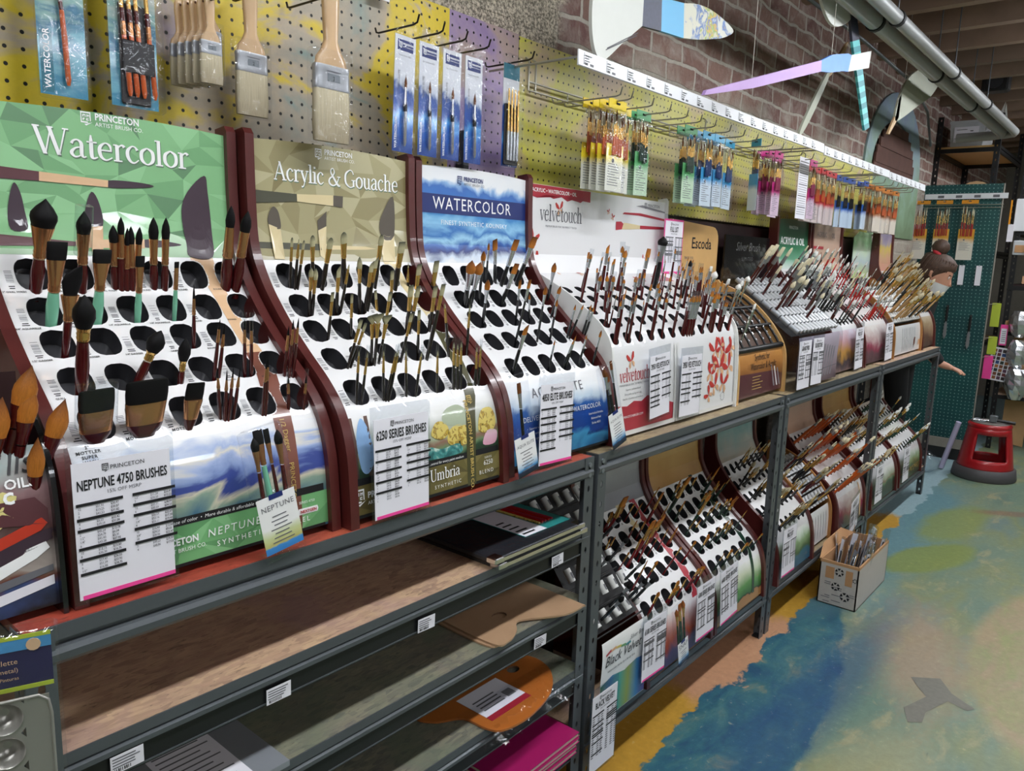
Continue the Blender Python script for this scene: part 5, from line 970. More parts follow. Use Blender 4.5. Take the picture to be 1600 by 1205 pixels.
for D, short, grp, kinds, p, nm, Lr, wr, tl, sd, nm_ in (
    (DA, 'emerald header stand', 'brushes in the emerald header stand', [('F', 'b'), ('R', 'b'), ('F', 'h'), ('B', 'b')], .85, 3, (.12, .17), (.010, .018), 27, 21, 'bristle_brush'),
    (DB, 'beige header stand', 'brushes in the beige header stand', [('F', 'x'), ('R', 'x'), ('B', 'x'), ('N', 'x')], .85, 3, (.11, .16), (.008, .015), 24, 22, 'bristle_brush'),
    (DD, 'portrait card stand', 'brushes in the portrait card stand', [('F', 'c'), ('B', 'c'), ('R', 'y')], .85, 3, (.14, .18), (.012, .02), 34, 23, 'bristle_brush'),
    (D5, 'lower pond stand', 'brushes in the lower pond stand', [('F', 'c'), ('B', 'c'), ('A', 'c'), ('R', 'c')], .75, 3, (.10, .14), (.009, .016), 30, 24, 'artist_brush'),
    (D7, 'lower rose stand', 'brushes in the lower rose stand', [('F', 'o'), ('B', 'o'), ('R', 'o'), ('R', 'o')], .9, 4, (.15, .20), (.011, .020), 38, 25, 'wooden_handle_brush'),
    (D8, 'lower lavender stand', 'brushes in the lower lavender stand', [('F', 'y'), ('B', 'c'), ('R', 'c')], .55, 3, (.11, .15), (.009, .016), 34, 26, 'artist_brush'),
    (D9, 'lower yellow edged stand', 'brushes in the lower yellow edged stand', [('F', 'w'), ('B', 'w'), ('R', 'w'), ('R', 'w')], .5, 4, (.10, .15), (.010, .018), 32, 27, 'white_tipped_brush')):
    R = Rack(D, short, grp, tl); og = D is D7; fill(R, kinds, p, nm, Lr, wr, sd, (-5, 8), blf=1.3 if og else 1.7, flf=(.018, .022) if og else (.03, .04), hwf=.85 if og else .62); R.done(single=True, name=nm_)
R = Rack(DC, 'cedar chart rack', 'brushes in the cedar chart rack', 36); DC.rows = [.21, .25, .29, .33, .37, .41]; DC.cols = [.05+.045*k for k in range(12)]
fill(R, [('F', 'c'), ('B', 'c'), ('F', 'y'), ('R', 'y')], .5, 2, (.15, .20), (.014, .024), 31, (-4, 8), blf=1.6, flf=(.035, .045), hwf=.5); R.done(single=True, name='bristle_brush', off=.006)
R = Rack(D6, 'lower cedar rack', 'brushes in the lower cedar rack', 38); D6.rows = [.21, .27, .33, .39]; D6.cols = [.04+.04*k for k in range(6)]
fill(R, [('F', 'h'), ('B', 'c'), ('R', 'c')], .6, 2, (.14, .18), (.012, .02), 32, (-4, 8), flf=(.05, .07)); R.done(single=True, name='artist_brush', off=.006)
R = Rack(DR, 'lower grey stand', 'brushes in the lower grey header stand', 24)
fill(R, [('F', 'r'), ('R', 'r'), ('N', 'r'), ('R', 'r'), ('B', 'r')], .86, 3, (.06, .10), (.005, .010), 41, (-6, 8), flf=(.02, .03), hwf=.8)
for x, s, a in ((.12, .46, ('F', .15, .030, .034, .045, .014, 'r')), (.20, .37, ('F', .13, .026, .03, .045, .013, 'r')), (.24, .37, ('F', .12, .022, .026, .04, .012, 'r')), (.29, .38, ('B', .12, .018, .026, .04, .011, 'r')), (.34, .44, ('F', .13, .016, .03, .04, .011, 'r'))): R.put(x, s, 2, *a)
R.done()
R = Rack(DG, 'lower ochre stand', 'brushes in the lower ochre header stand', 26)
fill(R, [('F', 'g'), ('R', 'g'), ('B', 'g'), ('N', 'g'), ('R', 'g')], .86, 4, (.06, .10), (.005, .010), 42, (-6, 8), flf=(.02, .03), hwf=.85)
for x, s, a in ((.05, .44, ('F', .16, .030, .03, .06, .012, 'g')), (.10, .36, ('F', .15, .022, .022, .06, .010, 'g')), (.33, .45, ('G', .13, .016, .045, .02, .010, 'g')), (.35, .34, ('A', .085, .03, .03, .02, .006, 'g'))): R.put(x, s, 2, *a)
R.done()
# black brushes in the white tube rack and golden ones in the cut off rack
R = Rack(DK, 'white tube rack', 'brushes in the white tube rack', 35); DK.rows = [.3, .37, .44, .51, .58]; DK.cols = [.03+.042*k for k in range(5)]
for x, s in ((.05, .29), (.11, .31), (.18, .30), (.205, .29), (.215, .35), (.20, .42), (.21, .48), (.14, .50), (.09, .40)): R.put(x, s, rnd.uniform(0, 14), 'M', .085, .013, .02, .02, .009, 'j')
R.done(single=True, off=.012)
R = Rack(D0, 'black edge rack', 'golden brushes in the black edge rack', 12); D0.rows = [.22]; D0.cols = [.32+.02*k for k in range(5)]
CS['l'] = ('maroon', 'maroon', 'hair_orange', 'dark red', 'golden'); CS['z'] = CS['l']
for x, y, z, lx, L, w in ((.302, .095, .12, -6, .33, .034), (.330, .09, .14, 2, .24, .028), (.350, .06, .10, 14, .24, .03), (.372, .055, .10, 9, .215, .027), (.385, .05, .09, 16, .205, .027), (.392, .04, .06, 4, .185, .022), (.345, .05, .10, 8, .20, .027)):
    i0 = 0; brush(D0.o+Vector((x-.012, y, z-.012)), direction(10, lx), 'Q' if i0 < 0 else 'M', L, w*.85, .05, .03, .017, 'z', 'golden oval brush with dark red ferrule, %s along the black edge rack' % ORD[[.302, .330, .345, .350, .372, .385, .392].index(x)], R.group)
# ---------------------------------------------------------------- price cards in clear holders
def xz(y=0): return lambda a, b: (a, y, b)
def rows_text(b, x, z, w, n, y, dz, m='ink', seed=0, heads=None):
    """one column of a price list: black bars with size, list price and sale price lines under each"""
    g = random.Random(seed); i = 0; k = 0
    while i < n:
        bar = i == 0 or k <= 0
        if bar: b.box(x, x+w, y-.0004, y, z-i*dz-.0004, z-i*dz+dz*.72, m); k = g.choice((2, 3, 3, 4))
        else:
            for fx, body in ((.03, ['1/4"', '1/2"', '3/4"', '1"', '2', '4', '6', '8', '10', '12'][g.randrange(10)]), (.40, '$%.2f' % g.uniform(7, 60)), (.72, '$%.2f' % g.uniform(5, 39))):
                V, F_ = txt2d(body, align='LEFT', bold=.012); put_text(b, V, F_, dz*.92, m if fx > .5 else 'ink_grey', lambda a, c: (a, y-.0005, c), x+w*fx, z-i*dz, .85)
            k -= 1
        i += 1
def price_card(label, x, y, z, w, h, title, rot=0, lean=-3, pink=True, seed=0, fine=True, n=22, rz=0, border=False):
    t = thing('price_card', label, 'price card', (x, y, z), 0, 'price cards in clear holders'); t.rotation_euler = (math.radians(lean), math.radians(rot), math.radians(rz))
    s = MB(); s.box(-w/2-.006, w/2+.006, .0012, .0018, -.006, h+.022, 'clear_plastic'); s.box(-w/2-.006, w/2+.006, -.001, .0012, -.006, -.0045, 'clear_plastic'); s.build('holder', t)
    p = MB(); p.box(-w/2, w/2, 0, .0008, 0, h, 'paper')
    if border: p.box(-w/2-.006, w/2+.006, .0008, .0012, -.005, h+.006, 'pink')
    if pink: p.box(-w/2+.004, w/2, -.0003, 0, 0, .0055, 'pink')
    p = p.build('price_sheet', t)
    l = MB(); y0 = -.0006
    V, F_ = txt2d(title, bold=.02); wt = max(a for a, _ in V)-min(a for a, _ in V); sz = min(.024, w*.92/wt/.56); put_text(l, V, F_, sz, 'ink', lambda a, c: (a, y0, c), 0, h-.036, .56)
    V, F_ = txt2d('PRINCETON'); put_text(l, V, F_, .008, 'ink', lambda a, c: (a, y0, c), .006, h-.014); crest(None, l, -.026, h-.0165, .011, 'ink', fn=lambda a, c: (a, y0, c))
    V, F_ = txt2d('15% OFF MSRP'); put_text(l, V, F_, .007, 'ink_grey', lambda a, c: (a, y0, c), 0, h-.045)
    zt = h-.056; dz = (zt-.018)/n
    if fine:
        rows_text(l, -w*.48, zt, w*.46, n-2, y0, dz, seed=seed); rows_text(l, .01, zt, w*.46, n-5, y0, dz, seed=seed+1)
    else:
        g = random.Random(seed)
        for i in range(n-3):
            for xa, wd in ((-w*.47, w*.44), (.01, w*.44)):
                if g.random() < .28 or i == 0: l.box(xa, xa+wd, y0-.0003, y0, zt-i*dz, zt-i*dz+dz*.6, 'ink')
                else:
                    for f_ in (.0, .45, .75): l.box(xa+wd*f_, xa+wd*(f_+.18), y0-.0003, y0, zt-i*dz, zt-i*dz+dz*.38, 'ink_grey')
    l.build('lettering', p); return t
price_card('price card headed NEPTUNE 4750 BRUSHES leaning on the green header stand', .4215, 1.006, SHZ+.0145, .125, .180, 'NEPTUNE 4750 BRUSHES', 0, -1, seed=1)
price_card('price card headed 6250 SERIES BRUSHES leaning on the olive header stand', .890, .985, SHZ+.0095, .127, .176, '6250 SERIES BRUSHES', 0, -2, seed=3)
price_card('price card headed 4850 ELITE BRUSHES on the blue header stand', 1.362, 1.000, SHZ+.0095, .122, .180, '4850 ELITE BRUSHES', 2, -2, seed=5)
price_card('tilted price card headed 3950 VELVETOUCH on the red hill print', 1.860, 1.016, SHZ+.045, .106, .172, '3950 VELVETOUCH', -4, -1, False, seed=7)
price_card('price card headed 3950 VELVETOUCH in the right tray half of the butterfly stand', 2.040, 1.018, SHZ+.022, .124, .178, '3950 VELVETOUCH', 1, -1, False, seed=9)
price_card('tall pink edged price card standing before the plywood maker board', 2.397, 1.30, SHZ+.425, .122, .175, 'FULL LIST', 0, 0, True, seed=11, fine=False, border=True)
price_card('price card at the left of the lower grey header stand, nearest the floor edge', 1.822, .962, LZ+.05, .128, .172, '6100 SERIES BRUSHES', 2, -2, seed=13, fine=False)
price_card('price card at the right of the lower grey header stand, beside the pouch', 2.150, .964, LZ+.045, .122, .178, '6300 SERIES BRUSHES', 0, -2, seed=15, fine=False)
price_card('price card on the lower ochre header stand', 2.325, .962, LZ+.04, .128, .184, '6400 SERIES BRUSHES', -4, -2, seed=17, fine=False)
price_card('long price card hanging over the shelf edge below the Black Velvet card', 1.573, .962, .085, .116, .215, 'BLACK VELVET', 0, 0, False, seed=19, fine=False)
price_card('left one of the two price cards before the silver tube rack', 2.885, .984, SHZ+.010, .125, .180, 'GRAND PRIX', 0, -1, False, seed=21, fine=False)
price_card('right one of the two price cards before the silver tube rack', 3.025, .984, SHZ+.012, .118, .180, 'SILVERSTONE', 1, -1, False, seed=23, fine=False)
price_card('price card before the emerald header stand', 3.67, 1.012, SHZ+.012, .115, .185, 'PRICE LIST', -2, -2, False, seed=25, fine=False)
price_card('price card between the beige header stand and the cedar chart rack', 4.16, 1.010, SHZ+.012, .125, .185, 'PRICE LIST', -2, -2, False, seed=27, fine=False)
price_card('pink edged price card on the lower pond stand', 2.855, .962, LZ+.035, .135, .185, 'PRICE LIST', 1, -2, True, seed=29, fine=False)
price_card('bent price card hanging off the lower rose stand', 3.66, .955, LZ+.0, .115, .17, 'PRICE LIST', -14, 3, False, seed=31, fine=False)
price_card('price card at the left edge of the lower lavender stand', 4.11, .968, LZ+.03, .125, .19, 'PRICE LIST', 0, -2, False, seed=33, fine=False)
price_card('price card at the left edge of the lower yellow edged stand', 4.65, .968, LZ+.03, .125, .19, 'PRICE LIST', 0, -2, False, seed=35, fine=False)

# ---------------------------------------------------------------- brush set pouches propped on the stands
art('card_meadow', [(0, '#2f7ac0'), (.10, '#3a86c8'), (.13, '#b9b36a'), (.3, '#c9d29a'), (.45, '#f0f0ee'), (1, '#f2f2f2')], amp=.06, scale=40)
art('card_splash', [(0, '#15171c'), (.12, '#1c2c4c'), (.16, '#3f86bc'), (.3, '#cfe0ec'), (.4, '#f0f0f0'), (1, '#f2f2f2')], amp=.08, scale=40)
def pouch(label, x, y, z, w, h, rot, card, title, cs, n, seed, sub=True, lean=-3, hc=.49):
    g = random.Random(seed); t = thing('brush_pouch', label, 'brush set', (x, y, z)); t.rotation_euler = (math.radians(lean), math.radians(rot), 0)
    c = MB(); c.box(-w/2, w/2, -.0008, 0, .012, h*hc, card); c = c.build('pouch_card', t)
    l = MB(); V, F_ = txt2d(title, space=1.1); wt = max(a for a, _ in V)-min(a for a, _ in V); put_text(l, V, F_, min(.02, w*.85/wt), 'ink_grey', lambda a, b: (a, -.0014, b), 0, h*hc-.022)
    l.box(-.012, .012, -.0014, -.0010, h*hc-.006, h*hc+.002, 'navy')
    for i in range(7): k = g.uniform(.15, .3)*w; l.box(-k, k, -.0014, -.0010, h*hc-.034-i*.0068, h*hc-.0325-i*.0068, 'ink_grey')
    l.build('lettering', c)
    for i in range(n):
        xx = (i-(n-1)/2)*w*.8/max(n, 1); sh = 'MFFRG'[i % 5] if n > 1 else 'F'; L = h*.66+g.uniform(-.012, .012); ww = (.012, .016, .010, .013, .010)[i % 5]
        b = MB()
        for _, q in brush_meshes(sh, L, ww, .022, .032, ww*.6, cs if i != 1 or cs != 'k' else 'm', False):
            o = len(b.v); b.v += q.v
            for f, k_, s in zip(q.f, q.m, q.sm): b.f.append(tuple(v+o for v in f)); b.m.append(b.mi(q.mats[k_])); b.sm.append(s)
        b.build('brush', t, (xx, .004, h*.30), (0, g.uniform(-.05, .05), 0))
    s = MB(); s.bbox(-w/2-.002, w/2+.002, -.002, .016, h*hc, h, 'clear_film', .004); s.build('clear_sleeve', t)
    s = MB(); s.box(-w/2-.002, w/2+.002, -.0018, .014, 0, .012, 'clear_film'); s.build('sleeve_foot', t)
pouch('clear pouch of black brushes with meadow card, propped on the green header stand', .647, .980, SHZ+.001, .066, .208, -9, 'card_meadow', 'NEPTUNE', 'k', 4, 51)
pouch('clear pouch with one flat brush at the left of the blue header stand', 1.240, .976, SHZ+.001, .066, .228, -10, 'card_splash', 'AQUA ELITE', 'e', 1, 52, hc=.43)
pouch('slim clear pouch leaning between the blue header stand and the butterfly stand', 1.604, .978, SHZ+.001, .060, .225, -16, 'card_splash', 'AQUA ELITE', 'e', 3, 53, hc=.46)
pouch('clear pouch of green and golden brushes between two lower price cards', 1.995, .952, LZ+.01, .062, .205, -8, 'card_splash', 'SNAP', 'g', 4, 54, hc=.42)

# ---------------------------------------------------------------- bare shelves: binders, palettes, pads
def leaf(name, label, cat, pts, z, th, m, group=None):
    b = MB(); b.prism(pts, th, m, lambda a, c, t: (a, c, z+t)); o = b.build(name); return tag(o, label, cat, group)
for i, (z, dx, lab) in enumerate(((.7535, .012, 'lower one of two black portfolio binders on the second shelf'), (.7685, 0, 'upper black portfolio binder with teal label on the second shelf'))):
    t = thing('portfolio_binder', lab, 'binder', (1.295+dx, 1.20, z), 0, 'portfolio binders')
    b = MB(); b.bbox(-.16, .16, -.225, .22, 0, .012, 'charcoal', .003); b.build('cover', t)
    b = MB(); b.box(-.155, .16, -.227, -.223, .002, .010, 'chrome'); b.build('spine_rail', t)
    for sx in (-.147, .147): c = MB(); c.bbox(sx-.014, sx+.014, -.2275, -.2, -.0005, .0125, 'chrome', .002); c.build('corner_cap', t)
    b = MB(); b.box(-.161, .161, -.226, .221, .0125, .0130, 'clear_film'); b.build('plastic_wrap', t) if i else None
    if i:
        mk('teal_print', '#2f8f8c', .35, coat=.5); b = MB(); b.box(-.02, .15, -.19, .12, .0132, .0140, 'teal_print')
        b.box(-.018, .06, -.19, .02, .0141, .0145, 'paper'); b.box(.10, .148, .06, .118, .0141, .0145, 'paper')
        for k in range(5): b.tube([(.07+.012*k, -.16, .0146), (.066+.012*k, -.02, .0146)], .0042, ('bloom_gold', 'brighthandle', 'red_print', 'brighthandle', 'red_print')[k], 6)
        o = b.build('label_card', t); l = MB()
        for k in range(5): l.box(-.012, .03-.004*k, -.18+.02*k, -.174+.02*k, .0146, .0149, 'ink')
        l.build('lettering', o)
def pal_outline(): return cat_rom([(1.156, .993), (1.19, .976), (1.235, .992), (1.275, 1.02), (1.335, .985), (1.38, .960), (1.44, .957), (1.448, .975), (1.452, 1.15), (1.44, 1.165), (1.17, 1.165), (1.158, 1.15)], 6, True)
mk('mdf', '#b08f70', .4, coat=.3, var=.05); mk('mdf_dark', '#6a4c38', .6)
def with_hole(name, label, cat, out, hc, hr, z, th, m, mh):
    """flat board with a thumb hole: strip between the hole and the outline, both faces and both edges"""
    n = len(out); b = MB(); H = []
    for px, py in out:
        a = math.atan2(py-hc[1], px-hc[0]); H.append((hc[0]+hr[0]*math.cos(a), hc[1]+hr[1]*math.sin(a)))
    V = [(x, y, z+th) for x, y in out]+[(x, y, z+th) for x, y in H]+[(x, y, z) for x, y in out]+[(x, y, z) for x, y in H]
    F_ = []
    for i in range(n):
        j = (i+1) % n; F_ += [(i, j, n+j, n+i), (2*n+j, 2*n+i, 3*n+i, 3*n+j), (2*n+i, 2*n+j, j, i)]
    b.add(V, F_, m); b.add(V, [(n+i, n+(i+1) % n, 3*n+(i+1) % n, 3*n+i) for i in range(n)], mh)
    return tag(b.build(name), label, cat)
with_hole('paint_palette', 'tan hardboard palette with thumb hole on the third shelf', 'palette', pal_outline(), (1.263, 1.068), (.020, .015), .576, .004, 'mdf', 'mdf_dark')
leaf('paint_palette', 'second tan palette lying under the one with the thumb hole', 'palette', [(x-.008, y+.012) for x, y in pal_outline()], .5715, .004, 'mdf')
wp = cat_rom([(1.138, .990), (1.16, .958), (1.24, .948), (1.346, .972), (1.42, 1.03), (1.44, 1.10), (1.40, 1.16), (1.30, 1.20), (1.20, 1.20), (1.10, 1.18), (1.06, 1.13), (1.08, 1.085), (1.13, 1.05)], 6, True)
mk('walnut_ply', '#b5682c', .3, coat=.6, var=.15, vs=16)
o = with_hole('paint_palette', 'glossy orange brown wooden palette with paper label on the fourth shelf', 'palette', wp, (1.36, 1.10), (.018, .014), .388, .005, 'walnut_ply', 'mdf_dark')
b = MB(); b.box(1.165, 1.30, 1.005, 1.105, .3932, .3940, 'paper'); b.box(1.165, 1.30, .995, 1.012, .3932, .3941, 'red_print'); q = b.build('paper_label', o)
l = MB(); [l.box(1.262+i*.0035, 1.2638+i*.0035, 1.03, 1.055, .3941, .3944, 'ink') for i in range(8)]; [l.box(1.18, 1.25, 1.03+i*.012, 1.034+i*.012, .3941, .3944, 'ink_grey') for i in range(4)]; l.build('lettering', q)
b = MB(); R_ = []
for i in range(25):
    x = 1.10+.40*i/24; R_.append([(x, .955+.02*math.sin(i*1.9)-.012*math.sin(i*.5), .375+.004*math.sin(i*2.7)), (x, .975+.01*math.sin(i*2.3), .396+.003*math.sin(i*3.1)), (x, 1.06, .3965)])
for i in range(24):
    for k in range(2): b.add([R_[i][k], R_[i+1][k], R_[i+1][k+1], R_[i][k+1]], [(0, 1, 2, 3)], 'clear_film', True)
b.build('plastic_bag', o)
mk('silver_card', '#8f949a', .35, metal=.2, coat=.3)
t = thing('palette_pad', 'silver grey pad with printed paper sheet at the left of the third shelf', 'pad', (.545, 1.135, .5715)); b = MB(); b.box(-.10, .10, -.155, .12, 0, .010, 'silver_card'); b.build('cover', t)
b = MB(); b.box(-.06, .045, -.15, .10, .0102, .0108, 'paper'); q = b.build('info_sheet', t); l = MB()
for i in range(12): l.box(-.052, .035-.01*(i % 3), -.10+i*.014, -.097+i*.014, .0109, .0112, 'ink_grey')
for i in range(10): l.box(-.02+i*.005, -.0175+i*.005, -.14, -.118, .0109, .0112, 'ink')
l.build('lettering', q)
mk('magenta_cover', '#a01a5c', .35, coat=.4); mk('page', '#cfc6b4', .7)
for i in range(4):
    z = .2006+i*.0125; t = thing('sketch_pad', '%s of the magenta covered pads stacked on the fifth shelf' % ('topmost', 'second from the top', 'third from the top', 'bottom one')[3-i], 'pad', (1.315+.004*i, 1.10+.003*(i % 2), z), 0, 'magenta pads')
    b = MB(); b.box(-.15, .115, -.150, .15, .0018, .0095, 'page'); b.build('page_block', t)
    for zz in (0, .0095): b = MB(); b.box(-.152, .117, -.152, .152, zz, zz+.0018, 'magenta_cover'); b.build('cover', t)

# muffin-tin palette hanging in front at the left edge
t = thing('metal_palette', 'hanging metal paint palette with round wells and purple header card, bottom left', 'palette', (.235, .75, .78), math.radians(-20)); W_ = .15
mk('tin', '#b0aca4', .3, metal=.55); mk('violet_card', '#2a2350', .4, coat=.5); mk('lime', '#b4c440', .4); mk('sky_blue', '#4f96c8', .4)
b = MB(); b.box(-.145, .005, 0, .0012, .21, .262, 'violet_card'); b.box(-.145, .005, -.0006, 0, .248, .259, 'sky_blue')
for z in (.209, .259): b.box(-.145, .005, -.0008, 0, z, z+.004, 'lime')
b.tube([(-.009, -.0005, .252), (-.009, -.0011, .252)], .006, 'print_tan', 12); q = b.build('header_card', t)
l = MB()
for body, z, s in (('Round Artist Palette',   .236, .0072), ("Palette d'artiste (en metal)", .228, .0062), ('Bandeja Para Pinturas', .2205, .0046)): V, F_ = txt2d(body, align='RIGHT'); put_text(l, V, F_, s, 'print_tan', lambda a, c: (a, -.0012, c), -.022, z)
l.build('lettering', q)
b = MB(); P_ = [(-.165, .0), (-.003, .0), (.0, .003)]; n = 0
def well(b, cx, cz, r):
    R = []
    for rr, d in ((r*1.06, -.001), (r, 0), (r*.9, .006), (r*.6, .012), (r*.25, .014)): R.append([(cx+rr*math.cos(2*math.pi*i/20), d, cz+rr*math.sin(2*math.pi*i/20)) for i in range(20)])
    b.rings(R, 'tin', cap=False, smooth=True); b.add(R[-1], [tuple(range(20))], 'tin', True)
def plate(b):
    """tray face with round wells sunk into it"""
    cs_ = [(-.147+.033*i+.0, .185-.034*j) for j in range(6) for i in range(4)]; r = .0145
    for cx, cz in cs_:
        per = []; A, B_, C_, E = cx-.0165, cx+.0165, cz-.017, cz+.017
        for k in range(20):
            a = 2*math.pi*k/20; c, s = math.cos(a), math.sin(a); f = min(.0165/max(abs(c), 1e-6), .017/max(abs(s), 1e-6)); per.append((cx+c*f, 0, cz+s*f))
        inn = [(cx+r*math.cos(2*math.pi*k/20), 0, cz+r*math.sin(2*math.pi*k/20)) for k in range(20)]
        b.add(per+inn, [(k, (k+1) % 20, 20+(k+1) % 20, 20+k) for k in range(20)], 'tin'); well(b, cx, cz, r)
plate(b); xs0, xs1, zs0, zs1 = -.1635, -.0315, -.002, .202
b.box(xs1, xs1+.02, 0, .001, zs0, zs1, 'tin'); b.tube([(xs0, 0, zs1), (xs1+.012, 0, zs1), (xs1+.019, 0, zs1-.006), (xs1+.021, 0, zs1-.02), (xs1+.021, 0, zs0)], .0016, 'tin', 8); b.build('tray', t, (.012, -.004, 0))
s = MB(); s.bbox(-.15, .011, -.008, .018, -.01, .268, 'clear_film', .003); s.build('clear_sleeve', t)
h = MB(); h.tube([(.165, .80, 1.05), (.172, .75, 1.045), (.176, .72, 1.047), (.178, .70, 1.056)], .003, 'white', 8); tag(h.build('wire_hook'), 'white wire hook holding the metal palette', 'hook')
b = MB(); b.bbox(.10, .218, .84, .95, .905, .995, 'charcoal', .004); tag(b.build('storage_box'), 'dark grey box behind the white hook at the left edge', 'box')
# ---------------------------------------------------------------- packets and brushes hanging on the pegboards
def hook(x, yb, yt, z, label, m='hook_dark', r=.0022, up=.018):
    b = MB(); b.tube([(x, yb, z+.012), (x, yb-.004, z+.002), (x, yb-.012, z), (x, yt+.018, z), (x, yt+.006, z+.003), (x, yt, z+up)], r, m, 6); o = b.build('peg_hook'); return tag(o, label, 'hook', 'pegboard hooks')
def merge(b, parts, mt=None):
    for _, q in parts:
        o = len(b.v); b.v += [tuple(mt @ Vector(p)) for p in q.v] if mt else q.v
        for f, k, s in zip(q.f, q.m, q.sm): b.f.append(tuple(i+o for i in f)); b.m.append(b.mi(q.mats[k])); b.sm.append(s)
art('pk_teal', [(0, '#2f7f9a'), (.25, '#6aa8b8'), (.4, '#2f6f8c'), (.55, '#7fa8a0'), (.75, '#b9bfb4'), (1, '#c9cac6')], amp=.45, scale=16, stretch=(1, 1, 3)); mk('teal_band', '#1f6a7c', .35, coat=.5)
art('pk_blue', [(0, '#123c86'), (.2, '#1d5cb0'), (.33, '#4f9ad6'), (.42, '#1c4a9c'), (.52, '#2a4f94'), (.57, '#c4cbd8'), (.7, '#d4d6dc'), (1, '#dcdde1')], amp=.24, scale=20, blot='#0f2f78', blots=5, bpos=.66)
# single and four-brush watercolour packets
t = thing('brush_packet', 'clear packet with one copper handled brush on a teal WATERCOLOR card', 'brush packet', (.502, 1.335, 1.612)); hk = hook(.502, 1.39, 1.27, 1.885, 'peg hook carrying the teal single brush packet')
b = MB(); b.box(-.034, .034, 0, .001, .006, .255, 'pk_teal'); b.box(-.031, -.014, -.0005, 0, .010, .098, 'teal_band'); c = b.build('backing_card', t)
l = MB(); V, F_ = txt2d('WATERCOLOR', bold=.015, align='LEFT'); put_text(l, V, F_, .0125, 'bright_white', lambda a, q: (-.0185-q, -.001, .015+a), 0, 0); l.build('lettering', c)
b = MB(); b.tube([(.004, -.006, .022), (.004, -.006, .03), (.002, -.006, .09), (0, -.006, .13)], [.0022, .004, .0042, .0035], 'orangewood', 10); b.tube([(0, -.006, .13), (-.002, -.006, .152)], .0036, 'maroon', 10); b.tube([(-.002, -.006, .152), (-.004, -.006, .2)], .003, 'gold', 8); b.build('brush', t)
s = MB(); s.bbox(-.037, .037, -.011, .003, 0, .28, 'clear_film', .003); s.build('clear_sleeve', t)
t = thing('brush_packet', 'clear packet of four copper handled brushes in a black band', 'brush packet', (.612, 1.335, 1.612)); hook(.612, 1.39, 1.26, 1.885, 'peg hook carrying the four brush packet')
b = MB(); b.box(-.040, .036, 0, .001, .006, .255, 'pk_teal'); b.build('backing_card', t)
b = MB(); b.bbox(-.026, .022, -.005, -.001, .010, .165, 'black', .002); b.build('brush_holder', t)
for i in range(4):
    x = -.017+.0115*i+(.006 if i == 3 else 0); b = MB(); b.tube([(x+.003, -.009, .022), (x+.003, -.009, .03), (x, -.009, .075), (x-.003, -.009, .115)], [.002, .0042, .0042, .0036], 'orangewood', 10); b.tube([(x-.003, -.009, .115), (x-.004, -.009, .135)], .0042, 'copper', 10); b.tube([(x-.004, -.009, .135), (x-.005, -.009, .155)], .0045, 'maroon', 10); b.tube([(x-.005, -.009, .155), (x-.008, -.009, .205)], .0036, 'gold', 8); b.build('brush', t)
b = MB(); b.bbox(-.025, .026, -.0145, -.012, .058, .108, 'black', .0015); b.build('elastic_band', t)
s = MB(); s.bbox(-.044, .042, -.018, .003, 0, .28, 'clear_film', .004); s.build('clear_sleeve', t)
# flat gesso brushes with wooden handles
mk('beech', '#c9a67c', .4, coat=.4, var=.08, vs=50); mk('ferrule_tin', '#a9abae', .3, metal=.5, var=.08, vs=80)
def gesso(x, y, z, s, label, group, sleeve=True, rz=0):
    """flat wide brush hanging bristles down; z is the bristle tip"""
    t = thing('gesso_brush', label, 'brush', (x, y, z), rz, group); w = .040*s
    b = MB(); b.loft([(0, w*.99, .006*s), (.03*s, w*1.02, .0085*s), (.096*s, w*.97, .0085*s)], 'hair_natural', 14, e=5); b.build('bristles', t)
    b = MB(); b.loft([(.094*s, w*.98, .0092*s), (.099*s, w*1.0, .0098*s), (.104*s, w*.98, .0092*s), (.127*s, w*.97, .009*s), (.132*s, w*.99, .0096*s), (.137*s, w*.96, .009*s)], 'ferrule_tin', 14, e=5)
    b.box(-w*.35, w*.35, -.0096*s, -.0090*s, .108*s, .122*s, 'steel_light'); f = b.build('ferrule', t)
    l = MB(); V, F_ = txt2d('2'); put_text(l, V, F_, .011*s, 'ink', lambda a, c: (a, -.0100*s, c), 0, .110*s); l.box(-w*.4, w*.4, -.0102*s, -.0098*s, .1255*s, .1268*s, 'ink_grey'); l.build('lettering', f)
    b = MB(); b.loft([(.134*s, w*.93, .0085*s), (.150*s, w*.86, .0088*s), (.165*s, w*.55, .009*s), (.182*s, w*.36, .0095*s), (.21*s, w*.40, .0095*s), (.25*s, w*.46, .0095*s), (.275*s, w*.44, .009*s), (.286*s, w*.3, .007*s), (.29*s, w*.1, .004*s)], 'beech', 14, e=2.4)
    b.tube([(0, -.0098*s, .268*s), (0, -.0090*s, .268*s)], .0042*s, 'mdf_dark', 10); b.build('handle', t)
    if sleeve: q = MB(); q.bbox(-w*1.16, w*1.16, -.013*s, .013*s, -.004*s, .165*s, 'clear_film', .004*s); q.build('clear_sleeve', t)
gesso(.938, 1.25, 1.600, 1.0, 'widest flat brush with beech handle above the olive header stand', 'wide flat brushes'); hook(.938, 1.39, 1.13, 1.862, 'long peg hook through the widest flat brush')
gesso(.821, 1.33, 1.637, .80, 'wide flat brush in a sleeve above the mahogany side panels', 'wide flat brushes'); hook(.821, 1.39, 1.24, 1.845, 'peg hook through the second flat brush')
for i in range(5): gesso(.706+.004*i, 1.365-.018*i, 1.672, .50, 'narrow flat brush, %s from the front in the stack of five' % ORD[4-i], 'narrow flat brushes')
hook(.722, 1.39, 1.25, 1.806, 'peg hook through the stack of narrow flat brushes')
